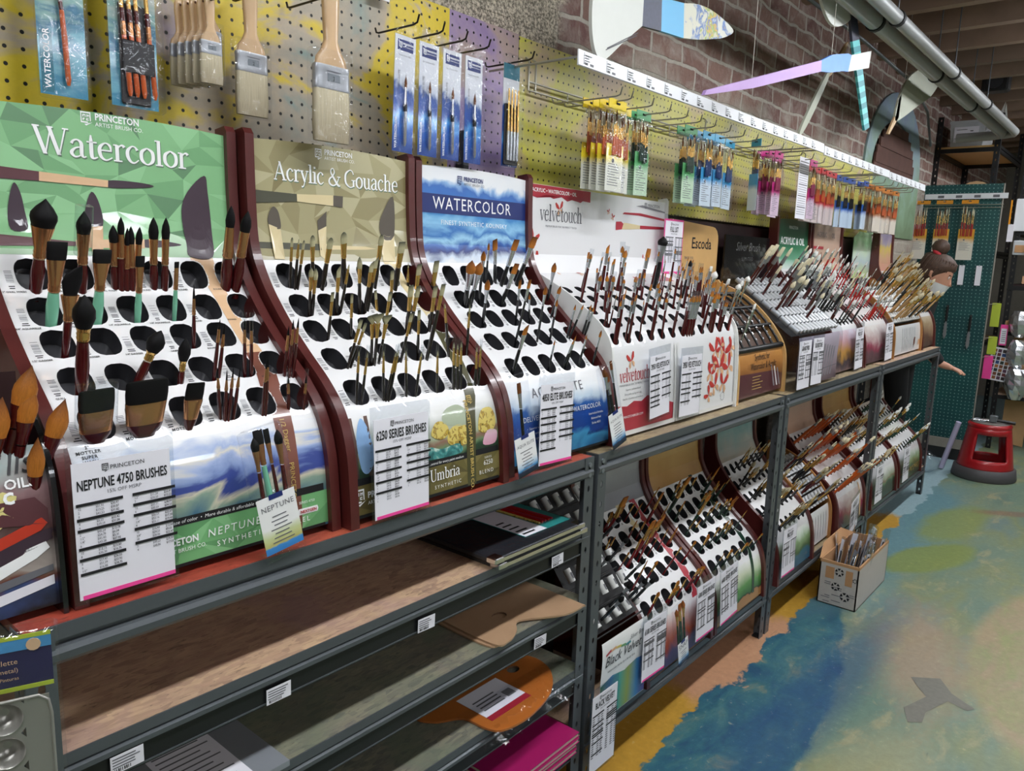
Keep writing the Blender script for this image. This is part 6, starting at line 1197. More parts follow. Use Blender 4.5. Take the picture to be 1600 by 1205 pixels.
gesso(.768, 1.375, 1.709, .52, 'narrow flat brush hanging alone behind the stack of five', 'narrow flat brushes'); hook(.768, 1.39, 1.35, 1.848, 'short peg hook through the lone narrow flat brush')
# four blue packets
for i, x in enumerate((1.162, 1.236, 1.308, 1.384)):
    t = thing('brush_packet', 'blue wave packet with one silver handled brush, %s of the row of four' % ORD[i], 'brush packet', (x, 1.30, 1.605), 0, 'four blue wave packets'); t.rotation_euler = (0, math.radians((2, 1, 1, 0)[i]), 0)
    b = MB(); b.box(-.029, .029, 0, .001, .006, .245, 'pk_blue'); b.box(-.022, .022, -.0005, 0, .214, .236, 'navy'); c = b.build('backing_card', t)
    l = MB(); crest(None, l, -.019, .218, .013, 'bright_white', fn=lambda a, q: (a, -.001, q)); V, F_ = txt2d('PRINCETON', bold=.03, align='LEFT'); put_text(l, V, F_, .0052, 'bright_white', lambda a, q: (a, -.001, q), -.008, .2265); V, F_ = txt2d('ARTIST BRUSH CO.', align='LEFT'); put_text(l, V, F_, .0035, 'bright_white', lambda a, q: (a, -.001, q), -.008, .221)
    V, F_ = txt2d('Round, Series 4850'); put_text(l, V, F_, .0045, 'ink_grey', lambda a, q: (a, -.001, q), -.002, .203); V, F_ = txt2d('WATERCOLOR', bold=.015, align='LEFT'); put_text(l, V, F_, .0095, 'bright_white', lambda a, q: (-.0185-q, -.001, .012+a), 0, 0); V, F_ = txt2d('AQUA ELITE', align='LEFT'); put_text(l, V, F_, .008, 'ink_grey', lambda a, q: (-.014-q, -.001, .13+a), 0, 0); l.build('lettering', c)
    b = MB(); b.tube([(.001, -.006, .018), (.001, -.006, .026), (0, -.006, .09)], [.0018, .0042, .0042], 'silver', 10); b.tube([(0, -.006, .09), (-.001, -.006, .105)], .0042, 'black', 10); b.tube([(-.001, -.006, .105), (-.001, -.006, .14)], [.0036, .0026], 'chrome', 10); b.tube([(-.001, -.006, .14), (-.0015, -.006, .148), (-.0015, -.006, .165)], [.0026, .0034, .0003], 'hair_orange', 8); b.build('brush', t)
    s = MB(); s.bbox(-.033, .033, -.011, .003, 0, .272, 'clear_film', .003); s.build('clear_sleeve', t); hook(x, 1.39, 1.25, 1.866, 'peg hook through the %s blue wave packet' % ORD[i])
t = thing('brush_packet', 'dark set packet with silver brushes right of the four blue packets', 'brush packet', (1.520, 1.30, 1.612)); b = MB(); b.box(-.030, .030, 0, .001, .006, .25, 'pk_blue'); b.box(-.03, .03, -.0005, 0, .215, .25, 'teal_band'); b.build('backing_card', t)
b = MB(); b.bbox(-.027, .027, -.006, -.001, .01, .155, 'black', .002); b.build('brush_holder', t)
for i in range(4): b = MB(); b.tube([(-.018+.012*i, -.009, .02), (-.018+.012*i, -.009, .09)], .004, 'silver', 8); b.tube([(-.018+.012*i, -.009, .09), (-.018+.012*i, -.009, .19)], [.0038, .002], 'gold', 8); b.build('brush', t)
s = MB(); s.bbox(-.034, .034, -.016, .003, 0, .27, 'clear_film', .003); s.build('clear_sleeve', t); hook(1.520, 1.39, 1.23, 1.866, 'peg hook through the dark set packet')
b = MB(); b.bbox(1.428, 1.452, 1.372, 1.399, 1.60, 1.70, 'charcoal', .003); tag(b.build('peg_bracket'), 'dark grey bracket on the mauve pegboard behind the blue packets', 'bracket')
b = MB(); b.box(1.146, 1.19, 1.375, 1.377, 1.935, 1.96, 'paper'); o = b.build('price_tag'); tag(o, 'small white price tag at the top edge of the yellow pegboard', 'price tag')

# ---------------------------------------------------------------- wire grid, hooks and price rail over the lime pegboard
t = thing('wire_rack', 'long beige wire bar with uprights across the lime pegboard', 'wire rack', (1.69, 1.385, 1.84)); L_ = 3.2
for zz in (0, .022): b = MB(); b.tube([(0, 0, zz), (L_, 0, zz)], .003, 'wire', 6); b.build('wire_bar', t)
for i in range(22): b = MB(); b.tube([(.03+i*.15, 0, 0), (.03+i*.15, 0, .022)], .0022, 'wire', 6); b.build('wire_rung', t)
for i, x in enumerate((0, .03, 1.05, 2.1, 3.15)): b = MB(); b.tube([(x, 0, 0), (x, 0, .078), (x+(0 if i else 0), .012, .085)], .003, 'wire', 6); b.build('wire_upright', t)
rx = ((1.52, 3.20, 1.838), (3.21, 4.16, 1.832), (4.165, 4.90, 1.828))
mk('rail_white', '#e4e6ea', .4)
for i, (xa, xb, z) in enumerate(rx):
    t = thing('price_rail', 'white price rail over the hanging packets, %s of three from the near end' % ORD[i], 'price rail', (xa, 1.10, z), 0, 'white price rails')
    b = MB(); b.prism([(-.002, 0), (.003, -.001), (.003, .034), (.0, .034)], xb-xa, 'rail_white', lambda a, c, u: (u, a, c)); b.build('rail', t)
    for x in (.01, xb-xa-.01): b = MB(); b.tube([(x, .003, .02), (x, .284, .02)], .003, 'wire', 6); b.build('support_arm', t)
    g = random.Random(70+i); l = MB(); x = .02
    while x < xb-xa-.08:
        l.box(x, x+.001, -.0024, -.002, .004, .030, 'ink_grey')
        for k in range(3): l.box(x+.004, x+.004+g.uniform(.012, .03), -.0024, -.002, .024-.006*k, .0255-.006*k, 'ink_grey')
        for k in range(6): l.box(x+.004+k*.0022, x+.005+k*.0022, -.0024, -.002, .004, .009, 'ink')
        l.box(x+.026, x+.040, -.0024, -.002, .004, .009, 'ink_grey'); x += .095
    l.build('lettering', t)
PK = {}
for nm, hd, br, low, hdl in (('yellow', '#f0d21c', '#f2da2c', '#f0efe0', 'orangewood'), ('green', '#3f9a5c', '#5aae6a', '#cfe8c8', 'greenhandle'), ('blue', '#3aa0cc', '#3a9ad4', '#dbe8f2', 'navyhandle'), ('magenta', '#c01f7c', '#b81a72', '#eccfe2', 'roseh'), ('red', '#cc2430', '#d8303a', '#efdcd8', 'orangewood'), ('royal', '#2450a8', '#2a6ac8', '#cfe2f4', 'blackhandle'), ('orange', '#c8782c', '#b0683a', '#e8dccb', 'orangewood'), ('amber', '#e0921c', '#e6a62c', '#ece4d4', 'brighthandle')):
    mk('hd_'+nm, hd, .35, coat=.6); mk('low_'+nm, low, .4, coat=.6, var=.06); art('band_'+nm, [(0, low), (.55, low), (.72, br), (1, br)], amp=.1, scale=20); PK[nm] = hdl
mk('navyhandle', '#1f3a6c', .2, coat=.8); mk('roseh', '#8d2a4c', .25, coat=.6)
HN = dict(navyhandle='navy', roseh='rose')
def bag(x, y, z, kind, label, group, w=.086, h=.245, rz=0, ry=0, n=5, seed=0, full=True, label_txt=True):
    g = random.Random(seed); t = thing('brush_bag', label, 'brush packet', (x, y, z), rz, group); t.rotation_euler = (0, ry, rz)
    b = MB(); b.box(-w/2+.002, w/2-.002, 0, .0012, .002, h*.52, 'band_'+kind); c = b.build('backing_card', t)
    if full:
        l = MB()
        for i in range(9): l.box(-w*.36, -w*.36+g.uniform(.3, .7)*w, -.0006, 0, h*.30-i*.007, h*.30-i*.007+.0016, 'ink_grey')
        if label_txt: l.tube([(-w*.1, -.0003, h*.34), (-w*.1, -.0008, h*.34)], .006, 'ink_grey', 8)
        l.build('lettering', c)
    b = MB(); b.box(-w/2, w/2, -.001, .001, h-.026, h, 'hd_'+kind); b.tube([(-.008, -.0012, h-.010), (.008, -.0012, h-.010)], .003, 'steel_hole', 6); b.build('header_strip', t)
    for i in range(n):
        xx = (i-(n-1)/2)*w*.11+g.uniform(-.002, .002); b = MB(); z0 = h*.40+g.uniform(-.004, .004); ln = g.uniform(.10, .125)*h/.245
        b.tube([(xx, -.005, z0), (xx, -.005, z0+ln*.45)], [.0038, .0034], PK[kind], 7); b.tube([(xx, -.005, z0+ln*.45), (xx, -.005, z0+ln*.75)], [.0034, .0026], 'gold', 7); b.tube([(xx, -.005, z0+ln*.75), (xx, -.005, z0+ln*.85), (xx, -.005, z0+ln)], [.0026, .0036, .0008], ('hair_natural', 'hair_orange', 'hair_hog')[i % 3], 7); b.build('brush', t)
    s = MB(); s.bbox(-w/2, w/2, -.010, .0025, 0, h-.024, 'clear_film', .003); s.build('clear_sleeve', t); return t
def cluster(kind, hooks, group, z=1.585, rzj=.10, w=.086, seed=0, y0=1.285, dy=.026, n=5):
    """packets hung one behind another on each hook: (x, how many)"""
    g = random.Random(seed); k = 0; tot = sum(c for _, c in hooks)
    for x, c in hooks:
        for j in range(c):
            k += 1; lab = '%s banded brush packet under white rail' % kind
            if tot > 1: lab += ', %s of %s from the near end' % (ORD[k-1], NUM[tot] if tot <= 12 else str(tot))
            bag(x+g.uniform(-.006, .006), y0-dy*j-dy*.5*(3-min(c, 3)), z+g.uniform(-.004, .004), kind, lab, group, w, rz=g.uniform(-rzj, rzj), ry=g.uniform(-.03, .03), seed=seed*31+k, n=n, full=x < 3.6)
cluster('yellow', [(1.855, 4), (1.965, 2)], 'yellow packets', seed=1); cluster('green', [(2.065, 2)], 'green packets by the yellow ones', seed=2)
cluster('blue', [(2.47, 3), (2.58, 2), (2.69, 1)], 'blue packets under the rail', seed=4); cluster('green', [(2.345, 2)], 'green packets by the blue ones', seed=3) if False else None
for j in range(2): bag(2.36-.004*j, 1.27-.03*j, 1.585, 'green', '%s of two green banded packets left of the blue packets' % ('back', 'front')[j], 'green packets by the blue ones', seed=90+j)
bag(2.83, 1.22, 1.59, 'blue', 'lone blue packet hanging edge on between blue and magenta packets', None, .05, .26, rz=1.15, seed=95)
cluster('magenta', [(3.02, 4), (3.13, 1)], 'magenta packets', seed=5)
bag(3.39, 1.20, 1.59, 'magenta', 'lone magenta packet right of the hanging white price list', None, seed=97)
t = thing('price_list', 'long white price list hanging among the magenta packets', 'price list', (3.255, 1.19, 1.585)); b = MB(); b.box(-.055, .055, 0, .001, 0, .245, 'paper'); q = b.build('price_sheet', t); l = MB()
for i in range(24): l.box(-.045, .045 if i % 5 else .048, -.0006, 0, .225-i*.009, .225-i*.009+(.0016 if i % 5 else .004), 'ink_grey')
l.build('lettering', q)
cluster('red', [(3.50, 2), (3.58, 2), (3.66, 2), (3.74, 2), (3.82, 1)], 'red packets', seed=6); cluster('royal', [(3.93, 1), (4.03, 1), (4.13, 1), (4.31, 2)], 'royal blue packets', seed=7); cluster('orange', [(4.46, 2), (4.56, 2), (4.66, 2), (4.77, 2), (4.88, 2)], 'orange packets at the far end', seed=8, rzj=.25)
hx = [1.80, 1.855, 1.965, 2.065, 2.17, 2.26, 2.36, 2.47, 2.58, 2.69, 2.83, 2.93, 3.02, 3.13, 3.255, 3.39, 3.52, 3.64, 3.76, 3.93, 4.03, 4.13, 4.31, 4.46, 4.56, 4.66, 4.77, 4.88]
for i, x in enumerate(hx): hook(x, 1.385, 1.155, 1.822, 'wire hook under the white rail, number %s from the near end' % (ORD[i] if i < 20 else ORD[i-20]+' after the twentieth'), 'wire', .0022, .022)

# ---------------------------------------------------------------- giant plywood paintbrushes hung on strings
mk('ply_white', '#d5d7d0', .5, var=.03); mk('ply_navy', '#2f3550', .5, var=.5, vs=90); mk('ply_sky', '#4fb0e0', .45); mk('ply_lilac', '#b692cc', .5, var=.05); mk('ply_blue', '#5f93e6', .5, var=.08); mk('ply_sage', '#b9bcaa', .55, var=.05); mk('ply_raw', '#c9a87e', .6, var=.1); mk('ply_slate', '#343448', .5)
art('ply_floral', [(.2, '#d9d8c4'), (.38, '#3a6cb4'), (.46, '#d9d4b4'), (.53, '#8fae5a'), (.6, '#e0b84c'), (.68, '#4f7cc0'), (.8, '#dfe0d4')], axis=0, amp=.9, scale=22, rough=.5, coat=0); mk('ply_aqua', '#5fc4c4', .5); mk('ply_teal', '#2f8f98', .5); mk('string', '#c9c4b8', .6)
def cutout(label, origin, rz, segs, strings, th=.010, ry=0):
    """flat plywood brush: segs = [(part name, outline, material)] in its own plane"""
    t = thing('plywood_brush', label, 'hanging decoration', origin, rz, 'hanging plywood brushes'); t.rotation_euler = (0, ry, rz)
    for n_, pts, m in segs:
        b = MB()
        if callable(m): m(b)
        else: b.prism(pts, th, m)
        b.build(n_, t)
    for x, z, dz in strings: b = MB(); b.tube([(x, th/2, z), (x, th/2, z+dz)], .0009, 'string', 5); b.build('hanging_string', t)
    return t
fan = cat_rom([(.10, .235), (.03, .20), (-.02, .12), (-.045, .03), (-.045, -.04), (-.03, -.09), (-.005, -.112), (.025, -.105), (.10, -.05), (.187, .01)], 5)+[(.187, .13)]
seg = [('bristles', fan, 'ply_white'), ('ferrule', [(.187, .01), (.187, .13), (.28, .105), (.287, .02)], 'ply_navy'), ('handle_band', [(.287, .02), (.28, .105), (.405, .122), (.415, .03)], 'ply_sky'), ('handle', cat_rom([(.405, .122), (.48, .138), (.56, .145), (.65, .14), (.735, .122), (.67, .088), (.585, .065), (.50, .045), (.415, .03)], 5), 'ply_floral')]
seg = [(n_, [(a, c) for a, c in p], m) for n_, p, m in seg]
o = cutout('big white fan ended plywood brush with sky blue band and floral handle', (1.685, 1.15, 2.0), 0, seg, [(.10, .34, .34), (.56, .085, .6)])
b = MB()
for a0, a1, c0, c1 in ((.02, .16, .17, .09), (.03, .18, .20, .10), (.05, .19, .225, .11), (.02, .16, -.085, -.02), (.025, .165, -.08, -.012)): b.tube([(a0, -.001, c0), (a1, -.001, c1)], .0012, 'ink_grey', 4)
b.build('pencil_lines', o)
cutout('plywood brush with long lilac handle, blue ferrule and white tip', (1.96, 1.0, 1.835), 0, [('handle', [(0, 0), (.01, .014), (.845, .258), (.85, .222), (.3, .07)], 'ply_lilac'), ('ferrule', [(.845, .258), (.95, .298), (1.11, .335), (1.15, .337), (1.13, .275), (1.08, .268), (.95, .238), (.85, .222)], 'ply_blue'), ('bristles', [(1.15, .337), (1.38, .40), (1.37, .335), (1.13, .275)], 'ply_white')], [(.30, .095, .72), (.95, .29, .53)])
def striped(b):
    P = [(.10, -.005), (.18, .02), (.43, -.28), (.37, -.30)]
    for i in range(16):
        f = lambda k, u: (P[0][0]+(P[3][0]-P[0][0])*u if k == 0 else P[1][0]+(P[2][0]-P[1][0])*u, P[0][1]+(P[3][1]-P[0][1])*u if k == 0 else P[1][1]+(P[2][1]-P[1][1])*u)
        b.prism([f(0, i/16), f(1, i/16), f(1, (i+1)/16), f(0, (i+1)/16)], .010, ('ply_aqua', 'ply_teal')[i % 2])
cutout('plywood brush with aqua striped handle, dark ferrule and raw wood block', (3.16, 1.05, 2.265), 0, [('handle', None, striped), ('ferrule', [(.02, .11), (.10, .125), (.18, .02), (.10, -.005)], 'ply_slate'), ('wood_block', [(-.03, .23), (.05, .25), (.10, .125), (.02, .11)], 'ply_raw'), ('bristles', cat_rom([(-.30, .10), (-.24, .03), (-.12, .0), (.03, .05), (.06, .10), (-.05, .13), (-.2, .16)], 4, True), 'ply_white')], [(.05, .25, .15), (.0, .14, .26)])
cutout('slim sage green plywood brush blade slanting down to the price rail', (3.20, 1.2, 1.93), 0, [('bristles', cat_rom([(0, 0), (.03, -.005), (.14, .10), (.26, .24), (.30, .31), (.25, .27), (.12, .14)], 4, True), 'ply_sage'), ('handle', [(.26, .25), (.30, .30), (.44, .42), (.47, .44), (.46, .41), (.30, .27)], 'ply_raw')], [(.46, .43, .32)])
cutout('pale leaf shaped plywood brush hanging by the painted arch', (4.24, 1.15, 2.055), 0, [('bristles', cat_rom([(.10, .08), (.14, .20), (.28, .32), (.50, .40), (.80, .435), (.98, .455), (.92, .40), (.75, .30), (.50, .21), (.26, .12)], 4, True), 'ply_sage'), ('ferrule', [(.10, .08), (.13, .19), (.17, .22), (.16, .10)], 'ply_white'), ('handle', [(0, 0), (.03, .0), (.16, .10), (.10, .10)], 'ply_raw')], [(.22, .27, .36), (.6, .40, .23)])
# ---------------------------------------------------------------- floor things
mk('carton', '#b98d63', .75, var=.06); mk('carton_print', '#b9b4ae', .6, var=.05)
t = thing('cardboard_box', 'printed cardboard box full of brush packets on the blue painted floor', 'box', (3.19, .79, 0)); W_, D_, H_ = .44, .155, .19
for (x0, x1, y0, y1) in ((0, .005, 0, D_), (W_-.005, W_, 0, D_), (0, W_, 0, .005), (0, W_, D_-.005, D_)):
    b = MB(); b.box(x0, x1, y0, y1, 0, H_, 'carton_print' if x1 < .1 or y1 < .1 else 'carton')
    b.box(x0-.0002 if x1-x0 < .01 else x0, x1+.0002 if x1-x0 < .01 else x1, y0-.0002 if y1-y0 < .01 else y0, y1+.0002 if y1-y0 < .01 else y1, H_-.012, H_+.0006, 'carton')
    if x1 < .1:
        for (a, c, e, f) in ((.095, .13, .115, .165), (.022, .05, .10, .165)): b.box(-.0006, 0, a, c, e, f, 'mdf_dark' if a > .2 else 'carton')
        for (cy, cz, r) in ((.075, .15, .018), (.085, .085, .018), (.045, .05, .02), (.012, .13, .010)):
            for k in range(6):
                u = 2*math.pi*k/6; b.add([(-.0008, cy+r*math.cos(u), cz+r*math.sin(u)), (-.0008, cy+r*math.cos(u+.75), cz+r*math.sin(u+.75)), (-.0008, cy+r*.55*math.cos(u+.6), cz+r*.55*math.sin(u+.6)), (-.0008, cy+r*.45*math.cos(u+.1), cz+r*.45*math.sin(u+.1))], [(0, 1, 2, 3)], 'ink')
        g = random.Random(5)
        for k in range(11): a = g.choice((.006, .06, .105)); b.box(-.0008, 0, a, a+g.uniform(.02, .042), .012+k*.0085, .0145+k*.0085, 'ink_grey')
    b.build('box_wall', t)
b = MB(); b.box(0, W_, 0, D_, 0, .004, 'carton'); b.build('box_bottom', t)
b = MB(); b.prism([(0, H_), (.10, H_+.035), (.34, H_+.04), (W_, H_)], .003, 'carton', lambda a, c, u: (a, D_+.001+u+(c-H_)*.6, c)); b.build('flap', t)
g = random.Random(8)
for i in range(18):
    kx, ky = .045+.0195*i, .03+.05*(i % 3)*.9; k = thing('brush_packet', 'shiny brush packet standing in the cardboard box, %s from the near end' % ORD[i], 'brush packet', (3.19+kx, .79+ky, .012), g.uniform(-.3, .3), 'packets in the cardboard box'); k.rotation_euler = (g.uniform(-.12, .12), g.uniform(.25, .6), g.uniform(-.3, .3))
    b = MB(); b.box(-.022, .022, 0, .001, 0, .20+.02*(i % 3), ('paper', 'silver_card', 'paper', 'paper', 'hd_amber')[i % 5]); b.build('backing_card', k)
    b = MB(); [b.tube([(-.012+.012*j, -.004, .03), (-.012+.012*j, -.004, .19+.01*j)], .0028, ('black', 'silver', 'palewood')[j], 6) for j in range(3)]; b.build('brush_bundle', k)
    s = MB(); s.bbox(-.026, .026, -.008, .003, 0, .25, 'clear_plastic', .003); s.build('clear_sleeve', k)
mk('tape_grey', '#6f6d63', .5, var=.25, vs=60)
b = MB(); b.add([(x, y, .0012) for x, y in ((2.80, .49), (2.86, .41), (2.78, .36), (2.73, .285), (2.70, .30), (2.72, .36), (2.60, .40), (2.53, .395), (2.50, .43), (2.58, .46), (2.70, .42), (2.74, .45))], [tuple(range(12))[::-1]], 'tape_grey'); tag(b.build('tape_patch'), 'worn grey tape patch shaped like an arrow on the green floor', 'tape')
# kick stool
mk('stool_red', '#a3141c', .35, coat=.3, var=.05, vs=8); mk('stool_grey', '#4a484a', .6); mk('rubber', '#6a6560', .8)
t = thing('kick_stool', 'round red step stool with dark grey base ring on the floor', 'stool', (6.02, .775, 0)); b = MB(); nA, nZ = 48, 12
def rr(z): return .185-.055*(z/.36)
def win(a, z): return .15 < z < .305 and any(abs((a-c+math.pi) % (2*math.pi)-math.pi) < .68 for c in (math.pi+.32, .32))
R_ = [[(rr(z)*1.02*math.cos(2*math.pi*i/nA), rr(z)*.98*math.sin(2*math.pi*i/nA), z) for i in range(nA)] for z in [.07+.29*j/nZ for j in range(nZ+1)]]
V = [p for r in R_ for p in r]; F_ = []
for j in range(nZ):
    for i in range(nA):
        if not win(2*math.pi*(i+.5)/nA, .07+.29*(j+.5)/nZ): F_.append((j*nA+i, j*nA+(i+1) % nA, (j+1)*nA+(i+1) % nA, (j+1)*nA+i))
b.add(V, F_, 'stool_red', True); o = b.build('body', t); s = o.modifiers.new('wall', 'SOLIDIFY'); s.thickness = .016; s.offset = -1
b = MB(); b.loft([(.0, .192, .188), (.012, .199, .195), (.075, .19, .186), (.08, .18, .176)], 'stool_grey', 40); b.build('base_ring', t)
b = MB(); b.loft([(.355, .136, .130), (.368, .138, .132), (.378, .132, .126), (.381, .12, .115)], 'stool_red', 40); b.loft([(.380, .121, .116), (.385, .12, .115)], 'rubber', 36); b.build('step_top', t)
u = thing('hand_tool', 'black handled metal tool lying on the red step stool', 'tool', (6.0, .74, .386)); b = MB(); b.tube([(0, 0, .018), (.01, -.11, .012)], .011, 'black', 10); b.build('handle', u); b = MB(); b.bbox(-.015, .015, -.005, .04, .003, .05, 'steel_light', .004); b.tube([(0, .02, .01), (-.02, .13, .008)], .006, 'chrome', 8); b.build('tool_head', u)
b = MB(); P_ = [(6.0+.05*math.cos(a), .84+.045*math.sin(a), .391+.002*math.sin(3*a)) for a in [i*.5 for i in range(22)]]; b.tube(P_, .0045, 'steel_light', 6); tag(b.build('chain'), 'small coil of metal chain on top of the red stool', 'chain')
mk('lilac_clear', '#b9b4d0', .2, coat=.5); b = MB(); b.tube([(6.02, 1.035, .012), (5.98, .955, .36)], .018, 'lilac_clear', 12); tag(b.build('plastic_tube'), 'pale lilac tube leaning against the left side of the red stool', 'tube')  # translucent plastic tube, drawn in solid pale lilac
b = MB(); R_ = []
for j in range(7):
    v = j/6; R_.append([((.09*math.sin(math.pi*min(.95, v*.9+.1))+g.uniform(-.012, .012))*math.cos(2*math.pi*i/14), (.08*math.sin(math.pi*min(.95, v*.9+.1))+g.uniform(-.012, .012))*math.sin(2*math.pi*i/14), v*.15+g.uniform(0, .01)*(0 < j < 6)) for i in range(14)])
b.rings(R_, 'clear_plastic'); tag(b.build('plastic_bag', None, (5.85, 1.10, .001)), 'crumpled clear plastic bag on the floor beside the last shelf leg', 'bag')

# ---------------------------------------------------------------- green end panel with its packets
t = thing('pegboard', 'tall dark green pegboard end panel facing the camera behind the person', 'pegboard', (6.40, .935, 0), math.pi/2)
b = MB(); b.box(0, .50, -.012, 0, .155, 2.0, 'pegboard_green'); b.build('board', t)
b = MB(); b.box(-.002, .004, -.016, .004, .155, 2.0, 'plaster'); b.build('edge_trim', t)
b = MB(); b.box(-.01, .50, -.05, .012, 0, .085, 'steel_hole'); b.box(-.01, .50, -.05, .016, .085, .155, 'plaster'); b.build('plinth', t)
t = thing('price_rail', 'white price rail across the top of the green pegboard panel', 'price rail', (6.36, .90, 1.895)); b = MB(); b.box(-.003, 0, 0, .52, 0, .037, 'rail_white'); b.build('rail', t)
for y in (.02, .50): b = MB(); b.tube([(0, y, .01), (.032, y, .01)], .003, 'wire', 6); b.build('support_arm', t)
l = MB(); [l.box(-.0036, -.003, .05+k*.115, .09+k*.115, .008, .026, 'ink_grey') for k in range(4)]; l.build('lettering', t)
t = thing('wire_rack', 'two wire bars across the green pegboard panel', 'wire rack', (6.372, .92, 1.835))
for z in (0, .02): b = MB(); b.tube([(0, 0, z), (0, .50, z)], .003, 'wire', 6); b.build('wire_bar', t)
for i, (y, lab) in enumerate(((1.28, 'amber topped packet behind the hair bun on the green panel'), (1.12, 'amber topped packet nearest the free edge of the green panel'), (1.425, 'amber packet at the wall end of the green panel'))):
    bag(6.33, y, 1.465, 'amber', lab, 'amber packets on the green panel', .105, .42, rz=-math.pi/2, seed=120+i, n=7); b = MB(); b.tube([(6.388, y, 1.875), (6.30, y, 1.875), (6.29, y, 1.89)], .0022, 'wire', 6); tag(b.build('peg_hook'), 'hook above the '+lab.split(' on ')[0].replace('nearest the free edge of the green panel', 'at the free edge'), 'hook', 'pegboard hooks')
for i, (y, z) in enumerate(((1.128, 1.29), (1.02, 1.29))):
    b = MB(); b.box(6.376, 6.377, y-.018, y+.018, z, z+.14, 'paper'); o = b.build('hang_tag'); tag(o, 'white paper tag on the green panel, %s the free edge' % ('farther from', 'nearer')[i], 'tag', 'white tags on the green panel'); c = MB(); c.tube([(6.388, y, z+.135), (6.37, y, z+.135)], .0025, 'steel_hole', 6); c.build('pin', o)
for i, (y, z) in enumerate(((1.185, .90), (1.03, .84))):
    k = thing('palette_knife', 'dark handled palette knife hanging on the green panel, %s' % ('beside the person', 'near the free edge')[i], 'knife', (6.372, y, z), 0, 'palette knives on the green panel'); b = MB(); b.tube([(.016, 0, .232), (-.012, 0, .232)], .002, 'wire', 6); b.build('pin', k); b = MB(); b.loft([(.12, .006, .006), (.16, .010, .009), (.24, .008, .008)], 'black', 10); b.build('handle', k); b = MB(); b.prism([(-.011, .02), (0, -.01), (.011, .02), (.009, .10), (.003, .125), (-.003, .125), (-.009, .10)], .001, 'pewter', lambda a, c, u: (u, a, c)); b.build('blade', k)
# lime, magenta strips on the panel edge side
for i, (y, z0, z1, m, lab) in enumerate(((.895, 1.0, 1.17, 'lime', 'upper lime green strip hanging past the panel edge'), (.89, .80, .93, 'lime', 'lower lime green strip hanging past the panel edge'), (.90, .62, .79, 'pink', 'magenta strip hanging below the lime strips'))):
    b = MB(); b.bbox(6.47, 6.476, y-.028, y+.028, z0, z1, m, .002); o = b.build('hang_strip'); tag(o, lab, 'packet'); c = MB(); c.tube([(6.405, .936, z1-.01), (6.473, y, z1-.006)], .002, 'wire', 6); c.build('clip', o)

# ---------------------------------------------------------------- tall black racks at the far end
UB = shelf_unit('tall black slotted rack at the far end holding a clear bin', 6.66, 7.75, 2.52, [(2.30, 'plywood'), (1.55, 'board_tan'), (.85, 'board_tan')], 'black', 1.035, 1.455)
UC = shelf_unit('second black slotted rack at the right picture edge with hanging goods', 7.05, 8.2, 2.15, [(1.72, 'plywood'), (1.30, 'dark_panel'), (.95, 'board_tan'), (.45, 'board_tan')], 'black', .45, .92)
t = thing('storage_bin', 'clear plastic bin with white label on top of the tall black rack', 'bin', (6.74, 1.26, 2.301)); P_ = []
mk('bin_frost', '#c6cacd', .25, coat=.4)
for z, f in ((0, .9), (.165, 1.0), (.168, 1.05), (.185, 1.05), (.185, .98)): P_.append([(.0+.21*f*sx, .115*f*sy, z) for sx, sy in ((-.3, -1), (1.6, -1), (1.6, 1), (-.3, 1))])
b = MB(); b.rings(P_, 'bin_frost'); b.build('tub', t); b = MB(); b.box(-.070, -.067, -.075, .085, .03, .14, 'paper'); q = b.build('label', t); l = MB(); l.box(-.0706, -.070, .0, .07, .118, .122, 'ink_grey'); l.box(-.0706, -.070, -.06, .08, .058, .060, 'ink_grey'); l.box(-.0706, -.07, -.04, -.02, .105, .111, 'ink'); l.build('lettering', q)
for i, (y, dz, ry) in enumerate(((1.075, 2.50, .16), (1.02, 2.49, -.06))):
    b = MB(); b.prism([(-.02, 0), (.02, 0), (.022, .12), (.004, .22), (-.01, .10)], .006, 'ply_white', lambda a, c, u: (u, a+c*math.sin(-ry), c)); tag(b.build('plywood_brush', None, (6.70, y, dz-.12)), 'pointed white plywood blade sticking up at the rack post, %s one' % ('wall side', 'aisle side')[i], 'hanging decoration')
b = MB(); b.prism([(.0, 0), (.24, 0)]+[(.12+.12*math.cos(a), .10*math.sin(a)) for a in (.4, .8, 1.2, 1.6, 2.0, 2.4, 2.8)], .02, 'ply_raw', lambda a, c, u: (7.2+u, 1.13+a, 1.999+c)); tag(b.build('arched_board'), 'brown arched board seen behind the black rack posts', 'board')
b = MB(); b.bbox(7.02, 7.03, .855, .935, 1.70, 1.94, 'rail_white', .003); tag(b.build('sign_board'), 'blank pale sign board on the second black rack', 'sign')
b = MB(); b.box(7.0, 7.005, .925, .965, 1.62, 1.75, 'paper'); b.box(7.0, 7.004, .955, .966, 1.75, 1.93, 'hd_amber'); tag(b.build('brush_packet'), 'narrow amber packet between green panel and second black rack', 'brush packet')
t = thing('storage_bin', 'clear bin with cardboard label on the second rack, below the sign', 'bin', (7.03, .86, 1.721-.20)); b = MB(); b.bbox(0, .2, -.06, .06, 0, .11, 'bin_frost', .005); b.build('tub', t); b = MB(); b.box(-.004, -.001, -.045, .045, .02, .075, 'carton'); b.build('label', t)
t = thing('price_card', 'pink and white hanging price card on the second black rack', 'price card', (6.99, .895, .83)); b = MB(); b.box(0, .002, -.025, .025, 0, .16, 'pink'); b.build('holder', t); b = MB(); b.box(-.002, 0, -.019, .019, .012, .13, 'paper'); q = b.build('price_sheet', t); l = MB(); [l.box(-.0026, -.002, -.014, .012, .03+k*.015, .035+k*.015, 'ink_grey') for k in range(6)]; l.build('lettering', q)
